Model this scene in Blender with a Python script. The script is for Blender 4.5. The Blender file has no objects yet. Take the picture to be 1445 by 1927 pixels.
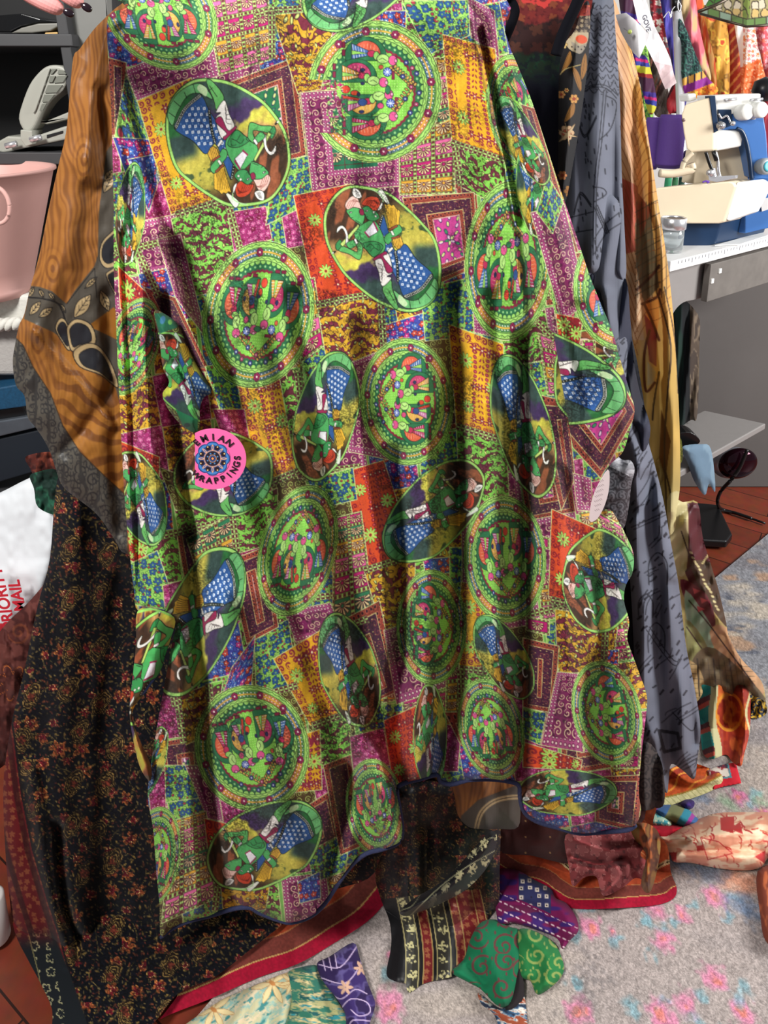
import bpy, bmesh, math, random
import numpy as np
from mathutils import Vector, Matrix
scene = bpy.context.scene; COL = scene.collection
# ---------------------------------------------------------------- camera, world, lights, exposure
CAM_Z, PITCH, FPX, CXP, CYP = 1.52, math.radians(15), 1402.0, 722.5, 534.0
cam = bpy.data.cameras.new('camera'); cam_ob = bpy.data.objects.new('camera', cam); COL.objects.link(cam_ob); scene.camera = cam_ob
cam_ob.location = (0, 0, CAM_Z); cam_ob.rotation_euler = (math.pi / 2 - PITCH, 0, 0)
cam.sensor_width = 36; cam.lens = FPX / 1927 * 36; cam.shift_y = -(963.5 - CYP) / 1927; cam.clip_start = .05
world = bpy.data.worlds.new('world'); scene.world = world; world.use_nodes = True
world.node_tree.nodes['Background'].inputs[0].default_value = (.95, .97, 1, 1); world.node_tree.nodes['Background'].inputs[1].default_value = .30
def area(name, loc, aim, size, power, colr=(1, 1, 1)):
    l = bpy.data.lights.new(name, 'AREA'); l.energy = power; l.size = size; l.color = colr; o = bpy.data.objects.new(name, l); COL.objects.link(o)
    o.location = loc; o.rotation_euler = (Vector(aim) - Vector(loc)).to_track_quat('-Z', 'Y').to_euler(); return o
area('ceiling_light', (-1.1, -.25, 2.5), (0, .95, 1.1), .45, 68, (1, .98, .95))
area('window_daylight', (3.3, .95, 2.1), (1.0, 2.2, 1.1), 1.2, 150, (1, .99, .97))
scene.view_settings.view_transform = 'Standard'; scene.view_settings.look = 'None'; scene.view_settings.exposure = 0.0; scene.view_settings.gamma = 1; scene.view_settings.use_curve_mapping = False
# ---------------------------------------------------------------- cloth prints: a small numeric pattern generator
F32 = np.float32
def col(c): return np.array(c[:3], F32) / 255.0
def hsh(i, j, k=0):
    n = (np.asarray(i).astype(np.int64) * 374761393 + np.asarray(j).astype(np.int64) * 668265263 + k * 1442695041) & 0x7fffffff
    n = ((n ^ (n >> 13)) * 1274126177) & 0x7fffffff
    n = ((n ^ (n >> 16)) * 1103515245) & 0x7fffffff
    return ((n >> 7) & 0xffff).astype(F32) / 65535.0
def vnoise(x, y, k=0):
    i = np.floor(x); j = np.floor(y); fx = (x - i).astype(F32); fy = (y - j).astype(F32)
    fx = fx * fx * (3 - 2 * fx); fy = fy * fy * (3 - 2 * fy)
    a = hsh(i, j, k); b = hsh(i + 1, j, k); c = hsh(i, j + 1, k); d = hsh(i + 1, j + 1, k)
    return (a + (b - a) * fx) * (1 - fy) + (c + (d - c) * fx) * fy
def fbm(x, y, k=0, o=3):
    s = 0; a = .5
    for q in range(o):
        s = s + a * vnoise(x * 2 ** q, y * 2 ** q, k + q); a *= .5
    return s / (1 - .5 ** o)
def mixc(base, c, m):
    return base + (np.asarray(c, F32) - base) * np.asarray(m, F32)[..., None]
def ss(a, b, x): 
    t = np.clip((x - a) / (b - a), 0, 1); return t * t * (3 - 2 * t)
def full(u, c): 
    return np.broadcast_to(col(c), u.shape + (3,)).astype(F32).copy()
def cellf(u, v, size, k=0, jit=.5):
    i = np.floor(u / size); j = np.floor(v / size)
    dx = u - (i + .5 + (hsh(i, j, k) - .5) * jit) * size; dy = v - (j + .5 + (hsh(i, j, k + 1) - .5) * jit) * size
    return dx, dy, hsh(i, j, k + 2), hsh(i, j, k + 3)
def spline(pts, n=8, closed=False):
    p = np.array(pts, float); N = len(p); out = []
    for i in range(N if closed else N - 1):
        if closed: a, b, c, d = p[(i - 1) % N], p[i], p[(i + 1) % N], p[(i + 2) % N]
        else: a, b, c, d = p[max(i - 1, 0)], p[i], p[i + 1], p[min(i + 2, N - 1)]
        for t in np.arange(n) / n:
            out.append(.5 * (2 * b + (c - a) * t + (2 * a - 5 * b + 4 * c - d) * t * t + (3 * b - a - 3 * c + d) * t ** 3))
    if not closed: out.append(p[-1])
    return np.array(out)
def seg_dist(X, Y, pts, closed=False):
    p = np.asarray(pts, float); D = np.full(X.shape, 1e12, F32); n = len(p)
    for i in range(n if closed else n - 1):
        a = p[i]; b = p[(i + 1) % n]; ex, ey = b - a; L = ex * ex + ey * ey + 1e-9
        dx = X - F32(a[0]); dy = Y - F32(a[1]); t = np.clip((dx * F32(ex) + dy * F32(ey)) / F32(L), 0, 1)
        dx -= t * F32(ex); dy -= t * F32(ey); np.minimum(D, dx * dx + dy * dy, out=D)
    return np.sqrt(D)
def poly_sdf(X, Y, pts):
    p = np.asarray(pts, float); n = len(p); ins = np.zeros(X.shape, bool)
    for i in range(n):
        a = p[i]; b = p[(i + 1) % n]
        if a[1] == b[1]: continue
        c = (a[1] > Y) != (b[1] > Y); ins ^= c & (X < (b[0] - a[0]) * (Y - a[1]) / (b[1] - a[1]) + a[0])
    d = seg_dist(X, Y, p, True); return np.where(ins, -d, d)
class Cv:
    def __init__(s, x0, y0, x1, y1, sc=1.0, bg=None):
        s.x0, s.y0, s.sc = x0, y0, sc; s.w = int((x1 - x0) * sc) + 1; s.h = int((y1 - y0) * sc) + 1
        s.a = np.zeros((s.h, s.w, 4), F32)
        if bg is not None: s.a[..., :3] = col(bg); s.a[..., 3] = 1
    def box(s, xa, ya, xb, yb):
        i0 = max(int((xa - s.x0) * s.sc), 0); i1 = min(int((xb - s.x0) * s.sc) + 2, s.w)
        j0 = max(int((ya - s.y0) * s.sc), 0); j1 = min(int((yb - s.y0) * s.sc) + 2, s.h)
        if i1 <= i0 or j1 <= j0: return None
        X, Y = np.meshgrid(s.x0 + np.arange(i0, i1, dtype=F32) / s.sc, s.y0 + np.arange(j0, j1, dtype=F32) / s.sc)
        return s.a[j0:j1, i0:i1], X.astype(F32), Y.astype(F32)
    def put(s, A, m, c):
        m = m[..., None]; A[..., :3] += (c - A[..., :3]) * m; A[..., 3:] = np.maximum(A[..., 3:], m)
    def cov(s, d): return np.clip(.5 - d * s.sc, 0, 1).astype(F32)
    def fn(s, pts, f, feather=None):
        p = np.array(pts, float); b = s.box(*(p.min(0) - 3), *(p.max(0) + 3))
        if b is None: return
        A, X, Y = b; d = poly_sdf(X, Y, p); m = s.cov(d) if feather is None else np.clip(.5 - d / feather, 0, 1)
        s.put(A, m, f(X, Y))
    def poly(s, pts, c, line=None, lw=1.2):
        p = np.array(pts, float); b = s.box(*(p.min(0) - 3), *(p.max(0) + 3))
        if b is None: return
        A, X, Y = b; d = poly_sdf(X, Y, p)
        if c is not None: s.put(A, s.cov(d), col(c))
        if line is not None: s.put(A, s.cov(np.abs(d) - lw / 2), col(line))
    def stroke(s, pts, w, c, closed=False):
        p = np.array(pts, float); b = s.box(*(p.min(0) - w - 2), *(p.max(0) + w + 2))
        if b is None: return
        A, X, Y = b; s.put(A, s.cov(seg_dist(X, Y, p, closed) - w / 2), col(c))
    def ell(s, cx, cy, rx, ry=None, rot=0, c=None, line=None, lw=1.0):
        ry = rx if ry is None else ry; R = max(rx, ry) + 3; b = s.box(cx - R, cy - R, cx + R, cy + R)
        if b is None: return
        A, X, Y = b; co, si = math.cos(rot), math.sin(rot); dx = X - cx; dy = Y - cy
        k = np.sqrt(((dx * co + dy * si) / rx) ** 2 + ((-dx * si + dy * co) / ry) ** 2); d = (k - 1) * min(rx, ry)
        if c is not None: s.put(A, s.cov(d), col(c))
        if line is not None: s.put(A, s.cov(np.abs(d) - lw / 2), col(line))
    def chain(s, pts, w=13, bg=(178, 228, 118), dash=(104, 34, 50)):
        p = np.array(pts, float); L0 = 0
        for a, b in zip(p[:-1], p[1:]):
            e = b - a; L = math.hypot(*e); t = e / L; q = s.box(*(np.minimum(a, b) - w), *(np.maximum(a, b) + w))
            if q is not None:
                A, X, Y = q; u = (X - a[0]) * t[0] + (Y - a[1]) * t[1]; v = -(X - a[0]) * t[1] + (Y - a[1]) * t[0]
                d = np.maximum(np.abs(v) - w / 2, np.maximum(-u, u - L)); s.put(A, s.cov(d), col(bg))
                x = (u + L0) % 9 - 4.5; dd = np.hypot(np.maximum(np.abs(x) - 2.2, 0), np.maximum(np.abs(np.abs(v) - w * .26) - .8, 0)) - 1.1
                s.put(A, s.cov(np.maximum(dd, d)), col(dash)); s.put(A, s.cov(np.maximum(np.abs(np.abs(v) - w * .5) - .5, d)), col((60, 50, 40)))
                x2 = (u + L0 + 4.5) % 9 - 4.5; s.put(A, s.cov(np.maximum(np.abs(np.hypot(x2, v) - 1.6) - .5, d)), col((90, 60, 40)))
            L0 += L
    def sample(s, X, Y):
        x = np.clip((X - s.x0) * s.sc, 0, s.w - 1.001); y = np.clip((Y - s.y0) * s.sc, 0, s.h - 1.001)
        i = x.astype(int); j = y.astype(int); fx = (x - i).astype(F32)[..., None]; fy = (y - j).astype(F32)[..., None]; a = s.a
        return (a[j, i] * (1 - fx) + a[j, i + 1] * fx) * (1 - fy) + (a[j + 1, i] * (1 - fx) + a[j + 1, i + 1] * fx) * fy
    def stamp(s, proto, src, dst, fade=None):
        """prints a motif again: three points of the motif go to three points of the cloth"""
        S = np.array([[x, y, 1] for x, y in src], float); M = np.linalg.solve(np.array([[x, y, 1] for x, y in dst], float), S)
        x1 = proto.x0 + proto.w / proto.sc; y1 = proto.y0 + proto.h / proto.sc
        c = np.array([[proto.x0, proto.y0, 1], [x1, proto.y0, 1], [x1, y1, 1], [proto.x0, y1, 1]]) @ np.linalg.inv(M)
        b = s.box(*c[:, :2].min(0), *c[:, :2].max(0))
        if b is None: return
        A, X, Y = b; U = X * M[0, 0] + Y * M[1, 0] + M[2, 0]; V = X * M[0, 1] + Y * M[1, 1] + M[2, 1]
        ok = (U > proto.x0) & (U < x1) & (V > proto.y0) & (V < y1); q = proto.sample(U, V); m = q[..., 3] * ok
        if fade is not None: m = m * fade(U, V)
        A[..., :3] += (q[..., :3] / np.maximum(q[..., 3:], 1e-3) - A[..., :3]) * m[..., None]
def homog(quad, w, h):
    A = []; B = []
    for (x, y), (u, v) in zip(quad, [(0, 0), (w, 0), (w, h), (0, h)]):
        A.append([x, y, 1, 0, 0, 0, -u * x, -u * y]); B.append(u); A.append([0, 0, 0, x, y, 1, -v * x, -v * y]); B.append(v)
    return np.append(np.linalg.lstsq(np.array(A, float), np.array(B, float), rcond=None)[0], 1)
def patch(cv, kind, quad, seed=0, **kw):
    q = np.array(quad, float); w = (math.dist(q[0], q[1]) + math.dist(q[3], q[2])) / 2; h = (math.dist(q[0], q[3]) + math.dist(q[1], q[2])) / 2
    H = homog(quad, w, h); f = PATCH[kind]
    def g(X, Y):
        d = H[6] * X + H[7] * Y + 1
        return f(((H[0] * X + H[1] * Y + H[2]) / d).astype(F32), ((H[3] * X + H[4] * Y + H[5]) / d).astype(F32), w, h, seed, **kw)
    cv.fn(quad, g); cv.stroke(np.vstack([q, q[:1]]), 1.4, (214, 230, 150))
# --- patches of the green kimono's print; u, v are lengths on the cloth
def flower(dx, dy, n, R, a=.35, ph=0.0):
    r = np.hypot(dx, dy); t = np.arctan2(dy, dx); return r - R * (1 - a + a * np.abs(np.cos(n * t / 2 + ph)))
def spiral(dx, dy, R, p=4.2, ph=0.0):
    r = np.hypot(dx, dy); t = np.arctan2(dy, dx) / (2 * np.pi); f = (r / p - t + ph) % 1
    return np.where(r < R, np.abs(f - .5) * p - .75, 9)
def cv1(d, k=1.2): return np.clip(.5 - d * k, 0, 1)
def p_blue(u, v, w, h, k=0):
    c = full(u, (146, 208, 84))
    dx, dy, a, b = cellf(u, v, 7.5, k + 9, .8); d = np.hypot(dx, dy) - 2.1; c = mixc(c, col((36, 96, 62)), cv1(d - .9)); c = mixc(c, np.where((a > .55)[..., None], col((176, 44, 62)), col((160, 220, 90))), cv1(d))
    dx, dy, a, b = cellf(u, v, 16, k, .6); d = flower(dx, dy, 5, 6.8, .45, a * 6); c = mixc(c, col((22, 44, 60)), cv1(d - 1)); c = mixc(c, col((34, 84, 146)), cv1(d))
    c = mixc(c, col((120, 180, 90)), cv1(np.hypot(dx, dy) - 1.6)); return c
def p_indigo(u, v, w, h, k=0):
    c = full(u, (52, 62, 160)); dx, dy, a, b = cellf(u, v, 7, k + 5, .9); c = mixc(c, col((196, 206, 232)), cv1(np.hypot(dx, dy) - 1.3))
    dx, dy, a, b = cellf(u, v, 13, k, .6); d = flower(dx, dy, 5, 6, .45, a * 6); c = mixc(c, col((30, 24, 80)), cv1(d - 1))
    c = mixc(c, np.where((a > .6)[..., None], col((206, 64, 44)), np.where((a > .3)[..., None], col((190, 40, 124)), col((60, 110, 190)))), cv1(d)); return mixc(c, col((240, 220, 200)), cv1(np.hypot(dx, dy) - 1.2))
def p_vine(u, v, w, h, k=0, bg=(132, 214, 74), ink=(108, 40, 56)):
    c = full(u, bg); n1 = vnoise(u / 20, v / 20, k); n2 = vnoise(u / 6, v / 6, k + 3)
    f = np.sin(v / 3.4 + 5 * n1 + np.sin(u / 9.0) * 1.8) + (n2 - .5) * 2.6; c = mixc(c, col((70, 30, 30)), ss(.05, .28, f)); c = mixc(c, col(ink), ss(.3, .5, f))
    dx, dy, a, b = cellf(u, v, 9, k + 7, .9); co, si = np.cos(a * 6), np.sin(a * 6); e = np.hypot((dx * co + dy * si) / 3.8, (-dx * si + dy * co) / 1.6)
    c = mixc(c, col((50, 30, 30)), cv1((e - 1.35) * 2)); c = mixc(c, np.where((b > .5)[..., None], col(bg), np.where((b > .25)[..., None], col((214, 230, 120)), col((152, 52, 82)))), cv1((e - .85) * 2))
    return c
def p_gold(u, v, w, h, k=0): return p_vine(u, v, w, h, k, (222, 170, 34), (124, 36, 58))
def p_pink(u, v, w, h, k=0):
    c = full(u, (168, 38, 108)); dx, dy, a, b = cellf(u, v, 12, k, .7); d = flower(dx, dy, 6, 5.4, .4, a * 6); c = mixc(c, col((88, 18, 52)), cv1(d - .9)); c = mixc(c, np.where((a > .5)[..., None], col((214, 84, 150)), col((140, 30, 70))), cv1(d))
    c = mixc(c, col((236, 190, 200)), cv1(np.hypot(dx, dy) - 1.1)); dx, dy, a, b = cellf(u, v, 6, k + 4, .9); return mixc(c, col((226, 150, 190)), cv1(np.hypot(dx, dy) - .8))
def edge(u, v, w, h): return np.minimum(np.minimum(u, w - u), np.minimum(v, h - v))
def dots(c, u, v, size, r, cc, ring=None, k=0):
    dx, dy, a, b = cellf(u, v, size, k, .25); d = np.hypot(dx, dy) - r
    if ring is not None: c = mixc(c, col(ring), cv1(d - 1))
    return mixc(c, col(cc), cv1(d))
def scrolls(c, u, v, size, cc, k=0, p=4.2):
    dx, dy, a, b = cellf(u, v, size, k, .35); s = np.where(a > .5, 1.0, -1.0); d = spiral(dx * s, dy, size * .46, p, a); return mixc(c, col(cc), cv1(d, 1.4))
def p_fan(u, v, w, h, c0, k=0):
    dx = u - w / 2; dy = v - h * .42; r = np.hypot(dx, dy); t = np.arctan2(dy, dx); c = c0; R = min(w, h) * .4
    lobe = np.abs(((t / .52) % 1) - .5) * .52 * r; d = np.maximum(np.maximum(lobe * 1.0 - r * .12, r - R), R * .25 - r); d = np.where(dy > -R * .35, d, 9)
    c = mixc(c, col((70, 14, 40)), cv1(d - 1)); return mixc(c, col((240, 220, 150)), cv1(d))
GRIDC = [(232, 96, 158), (198, 22, 112), (234, 172, 44), (44, 130, 84)]
def p_grid(u, v, w, h, k=0, n=None, rows=(0, 1, 2), S=31.0):
    nx = max(round(w / S), 1); ny = max(round(h / S), 1); sx = w / nx; sy = h / ny; i = np.clip(np.floor(u / sx), 0, nx - 1); j = np.clip(np.floor(v / sy), 0, ny - 1); x = u - (i + .5) * sx; y = v - (j + .5) * sy
    c = full(u, (176, 226, 110)); q = np.where(sx / 2 - np.abs(x) < sy / 2 - np.abs(y), y, x) % 8 - 4; e = np.minimum(sx / 2 - np.abs(x), sy / 2 - np.abs(y))
    c = mixc(c, col((110, 40, 50)), cv1(np.maximum(np.abs(q) - 2.4, np.abs(e - .2) - 2.3)))
    base = np.array([GRIDC[m] for m in rows], F32)[(j.astype(int) + k) % len(rows)] / 255.0; inner = 4.2 - e
    c = mixc(c, col((60, 30, 40)), cv1(inner - 1)); sq = p_fan(x + sx / 2, y + sy / 2, sx, sy, base)
    m = cv1(inner)[..., None]; return c + (sq - c) * m
def p_scroll(u, v, w, h, k=0, inner='green'):
    e = edge(u, v, w, h); c = full(u, (176, 72, 126)); c = dots(c, u, v, 6.5, 1.5, (240, 214, 200), (108, 26, 74), k); m = full(u, (128, 30, 88)); dx, dy, a, b = cellf(u, v, 12, k + 8, 1); m = mixc(m, col((86, 20, 60)), cv1(np.hypot(dx, dy) - 4, .4))
    m = scrolls(m, u, v, 15, (232, 206, 160), k + 2, 5.0); band = np.minimum(min(w, h) * .5, 1e9)
    c = c + (m - c) * (ss(11, 12, e) * (1 - ss(34, 35, e)))[..., None]
    if min(w, h) > 100:
        g = full(u, (30, 112, 74)); sx = 34.0; x = u % sx; y = v % sx; g = p_fan(x, y, sx, sx, g); g = mixc(g, col((90, 40, 40)), cv1(np.minimum(x, y) - 1.5))
        c = c + (g - c) * ss(46, 47, e)[..., None]
    return c
def p_brown(u, v, w, h, k=0, inner=(208, 60, 146), open_=''):
    e = np.full(u.shape, 1e3, F32)
    if 'l' not in open_: e = np.minimum(e, u)
    if 'r' not in open_: e = np.minimum(e, w - u)
    if 't' not in open_: e = np.minimum(e, v)
    if 'b' not in open_: e = np.minimum(e, h - v)
    c = full(u, (150, 58, 44)); c = dots(c, u, v, 7, 1.7, (60, 22, 40), (206, 96, 70), k); m = full(u, (74, 30, 58)); dx, dy, a, b = cellf(u, v, 9, k + 3, .8); m = mixc(m, col((212, 190, 110)), cv1(np.hypot(dx, dy * 2) - 1.4)); m = scrolls(m, u, v, 13, (130, 60, 66), k + 5, 4.6); 
    c = c + (m - c) * (ss(9, 10, e) * (1 - ss(27, 28, e)))[..., None]; c = mixc(c, col((226, 214, 130)), cv1(np.abs(e - 28) - .6) + cv1(np.abs(e - 9.5) - .5)); c = mixc(c, col((236, 196, 180)), cv1(np.abs(e - 37) - .8))
    g = full(u, inner); cx, cy = w * .5, h * .5; dx = u - cx; dy = v - cy; r = np.hypot(dx, dy); t = np.arctan2(dy, dx); ring = np.floor(r / 12); n = np.maximum(ring * 5, 5); ft = (t * n / (2 * np.pi)) % 1 - .5
    d = np.hypot(ft * 2 * np.pi * r / n, (r % 12 - 6) * .55) - 2.3; al = hsh(ring, np.floor(t * n / (2 * np.pi)), k); g = mixc(g, col((44, 40, 90)), cv1(d - .9)); g = mixc(g, np.where((al > .5)[..., None], col((214, 226, 130)), np.where((al > .25)[..., None], col((60, 150, 90)), col((240, 200, 220)))), cv1(d))
    return c + (g - c) * ss(37.5, 38.5, e)[..., None]
def p_panel(u, v, w, h, k=0, bg=(236, 176, 26), ink=(150, 38, 60), fill=(206, 78, 84), flip=False):
    if flip: u = w - u
    c = full(u, bg); c = c * (1 + (vnoise(u / 9, v / 9, k)[..., None] - .5) * .05)
    e = np.minimum(np.minimum(u, v), h - v); dx, dy, a, b = cellf(u, v, 14, k, .4); s = np.where(a > .5, 1.0, -1.0); d = np.where((np.abs(e - 9) < 10), spiral(dx * s, dy, 6.4, 4.6, a), 9)
    c = mixc(c, col(ink), cv1(d - .7, 1.0)); 
    for q, fx in enumerate((.42, .56, .70, .84, .97)):
        x = u - w * fx - 3 * np.sin(v / 30 + q); per = 8.5 if q % 2 == 0 else 11; y = v % per - per / 2; L = ss(.16, .17, v / h) * (1 - ss(.84, .85, v / h)) * (np.abs(v / h - .5) > .05)
        d = (np.hypot(x / 3.6, y / (3.4)) - 1) * 3 if q % 2 == 0 else np.abs(np.hypot(np.abs(x) - 3.2, (y - np.abs(x)) * .8)) - 2.2
        c = mixc(c, col(ink), cv1(d) * L)
        if q % 2 == 0: c = mixc(c, col(fill), cv1(d + 1.5) * L)
        for fy in (.13, .5, .87):
            dd = flower(x, v - h * fy, 6, 8.5, .75); c = mixc(c, col(ink), cv1(dd)); c = mixc(c, col((236, 226, 170)), cv1(np.hypot(x, v - h * fy) - 1.7))
    for fx, fy, R in ((.27, .27, 13), (.27, .74, 13), (.80, .47, 14)):
        x = u - w * fx; y = v - h * fy; d = flower(x, y, 10, R, .62); c = mixc(c, col((52, 60, 30)), cv1(d - 1.1)); c = mixc(c, col((176, 226, 92)), cv1(d)); r = np.hypot(x, y)
        c = mixc(c, col((232, 200, 90)), cv1(r - 3.8)); c = mixc(c, col((150, 40, 40)), cv1(r - 2.5))
    return c
def p_orange(u, v, w, h, k=0, flip=False): return p_panel(u, v, w, h, k, (228, 74, 30), (150, 26, 40), (236, 96, 90), flip)
def p_dark(u, v, w, h, k=0): 
    c = full(u, (84, 62, 34)); return scrolls(c, u, v, 14, (170, 190, 90), k)
PATCH = dict(B=p_blue, N=p_indigo, V=p_vine, W=p_gold, P=p_pink, G=p_grid, M=p_scroll, K=p_brown, Y=p_panel, O=p_orange, D=p_dark)
# --- the round village medallion, drawn once around (705, 172) and printed again wherever it returns
def medallion():
    cv = Cv(568, 30, 842, 316, 2.0); CX_, CY_ = 705.0, 172.0; RX, RY = 126.0, 134.0
    A, X, Y = cv.box(568, 30, 842, 316); dx = (X - CX_) / RX; dy = (Y - CY_) / RY; r = np.hypot(dx, dy); t = np.arctan2(dy, dx); q = (t / (2 * np.pi)) % 1
    PX = 130.0; c = full(r, (170, 230, 104)); wv = lambda rr, n, am: cv1((np.abs(r - rr - am * np.sin(n * t)) * PX) - .55)
    dk = col((40, 74, 38)); c = mixc(c, dk, wv(.955, 46, .010)); c = mixc(c, dk, cv1(np.hypot((r - .965) * PX, ((q * 92) % 1 - .5) * 8) - .8)); c = mixc(c, dk, cv1(np.abs(r - .915) * PX - .6))
    band = (r > .80) & (r < .905); seg = np.floor(q * 12 + .3).astype(int) % 12; SEG = np.array([(44, 110, 64), (206, 88, 44), (40, 74, 134), (44, 110, 64), (206, 88, 44), (40, 74, 134)] * 2, F32) / 255
    bead = ((q * 84) % 1 - .5) * 9.5; bc = c.copy(); bc[:] = col((150, 205, 96)); row = np.abs(np.abs(r - .8525) - .026) * PX
    d = np.maximum(row - 3.2, np.abs(bead) - 4.2); bm = cv1(d)[..., None]; bc = bc + (SEG[seg] - bc) * bm; bc = mixc(bc, col((236, 240, 220)), cv1(np.hypot(bead * .6, row) - 1.3)); bc = mixc(bc, col((238, 180, 60)), cv1(np.abs(r - .8525) * PX - 1.5))
    c = np.where(band[..., None], bc, c); c = mixc(c, dk, cv1(np.abs(r - .795) * PX - .6)); c = mixc(c, dk, wv(.765, 40, .010)); c = mixc(c, dk, cv1(np.abs(r - .735) * PX - .6))
    g = r < .73; gc = full(r, (38, 112, 68)); sc_ = ((q * 46) % 1 - .5) * 12; ds = np.hypot(sc_, (r - .725) * PX) - 5; gc = mixc(gc, col((26, 60, 40)), cv1(ds - 1)); gc = mixc(gc, col((150, 214, 96)), cv1(ds)); sc2 = ((q * 46 + .5) % 1 - .5) * 10; ds = np.hypot(sc2, (r - .655) * PX) - 2; gc = mixc(gc, col((150, 214, 130)), cv1(ds))
    c = np.where(g[..., None], gc, c); rim = .60 + .018 * np.abs(np.sin(23 * t)); c = np.where((r < rim)[..., None], col((138, 34, 58)), c); c = np.where((r < rim - .035)[..., None], col((132, 216, 72)), c)
    c = mixc(c, col((176, 236, 116)), cv1(np.hypot(((X / 5) % 1 - .5) * 5, ((Y / 5) % 1 - .5) * 5) - 1.1) * (r < .55))
    m = cv1((r - 1) * PX); c = mixc(c, col((52, 60, 30)), cv1(np.abs(r - .993) * PX - .8)); A[..., :3] = c; A[..., 3] = m
    for k in range(12):
        a = (k - .3) / 12 * 2 * np.pi; x, y = CX_ + .8525 * RX * math.cos(a), CY_ + .8525 * RY * math.sin(a)
        for p in range(6): cv.ell(x + 4.6 * math.cos(p * 1.047), y + 4.6 * math.sin(p * 1.047), 3.4, c=(150, 32, 82), line=(86, 16, 46), lw=.8)
        cv.ell(x, y, 2, c=(244, 224, 216))
    # z: coordinates of the enlarged view; folk figures lie on their side, skirts to the left, pots to the right
    Z = lambda *p: [(570 + x / 5.352, 30 + y / 5.352) for x, y in p]; E = lambda x, y, a, b, c, rot=0, line=(40, 40, 40): cv.ell(570 + x / 5.352, 30 + y / 5.352, a / 5.352, b / 5.352, rot, c, line, .9)
    for (y0, skirt, shawl, s, x0) in ((340, (70, 112, 176), (226, 92, 62), 1, 0), (560, (222, 160, 60), (206, 54, 110), 1, -95), (900, (190, 90, 140), (226, 172, 70), -1, -40), (1120, (190, 40, 90), (230, 96, 60), -1, 5)):
        f = lambda x, y: Z((x + x0, y0 + s * y))[0]
        arc = [f(430 + 200 + 210 * math.cos(a) * 1.0, 60 - 190 * math.sin(a)) for a in np.linspace(0, math.pi, 20)]; cv.poly(arc + [f(430, 110), f(800, 110)], (38, 118, 72), (24, 60, 40), 1)
        arc = [f(640 + 140 * math.cos(a), 40 - 130 * math.sin(a)) for a in np.linspace(0, math.pi, 16)]; cv.poly(arc, shawl, (60, 30, 40), 1)
        for k in range(7): cv.stroke([f(530 + 36 * k, 30), f(550 + 34 * k, -60 + 4 * (k - 3) ** 2)], .7, (244, 190, 150))
        cv.poly([f(490, -65), f(490, 95), f(660, 60), f(660, 10)], skirt, (40, 40, 40), 1)
        for k in range(5): cv.stroke([f(500 + 28 * k, -50 + 12 * k), f(515 + 28 * k, 90 - 8 * k)], 1.0, (226, 230, 236))
        cv.poly([f(490, 5), f(490, 50), f(655, 38)], (150, 220, 90), (40, 40, 40), .8)
        E(690 + x0, y0 + s * 40, 42, 34, (196, 40, 84)); E(740 + x0, y0 + s * 62, 30, 44, (152, 222, 100)); E(805 + x0, y0 + s * 92, 62, 46, (178, 230, 120)); cv.stroke([f(770, 100), f(800, 84), f(840, 110)], 1, (40, 60, 30)); E(905 + x0, y0 + s * 108, 44, 50, (226, 78, 140)); E(935 + x0, y0 + s * 112, 14, 20, (240, 150, 190))
        cv.poly([f(395, -80), f(425, -80), f(425, -20), f(395, -20)], (134, 28, 60), (60, 20, 30), .8); cv.poly([f(395, 0), f(425, 0), f(425, 60), f(395, 60)], (134, 28, 60), (60, 20, 30), .8)
    for x, y in ((850, 565), (882, 880)):
        E(x, y, 44, 46, (64, 92, 180)); [cv.stroke(Z((x, y), (x + 36 * math.cos(k * .785), y + 36 * math.sin(k * .785))), 1.1, (226, 234, 250)) for k in range(8)]; cv.poly(Z((x + 45, y - 60), (x + 72, y - 60), (x + 72, y + 75), (x + 45, y + 75)), (142, 28, 66), (70, 16, 36), .8)
    for a, b in (((930, 510), (1130, 690)), ((1130, 690), (950, 950))):
        for k in range(9):
            t_ = k / 8; x = a[0] + (b[0] - a[0]) * t_; y = a[1] + (b[1] - a[1]) * t_; E(x, y, 22, 13, (214, 170, 70), .6 if b[1] > 700 and a[1] < 600 else -.9); E(x - 42, y + (14 if a[1] < 600 else -14), 20, 12, (196, 150, 60), .6)
    for x, y in ((1040, 470), (1145, 580), (1170, 775), (1080, 975), (1005, 610), (1030, 835)): E(x, y, 26, 26, (52, 66, 130)); E(x, y, 8, 8, (220, 226, 240), 0, None)
    for x, y in ((1100, 525), (1090, 715), (1140, 890)): E(x, y, 24, 24, (160, 48, 84)); E(x, y, 7, 7, (230, 200, 210), 0, None)
    E(430, 740, 46, 40, (220, 62, 40)); E(520, 775, 40, 26, (220, 70, 40)); cv.poly(Z((400, 800), (560, 830), (560, 850), (400, 830)), (200, 60, 40), (60, 30, 20), .8); E(600, 870, 46, 36, (42, 76, 140)); E(560, 790, 16, 22, (30, 36, 70)); E(780, 905, 34, 30, (214, 70, 120)); E(855, 745, 26, 44, (38, 120, 72)); E(785, 515, 24, 22, (222, 90, 60)); E(600, 545, 24, 18, (40, 44, 100)); E(600, 680, 20, 16, (40, 44, 100)); E(590, 965, 26, 16, (40, 44, 100))
    return cv
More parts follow.
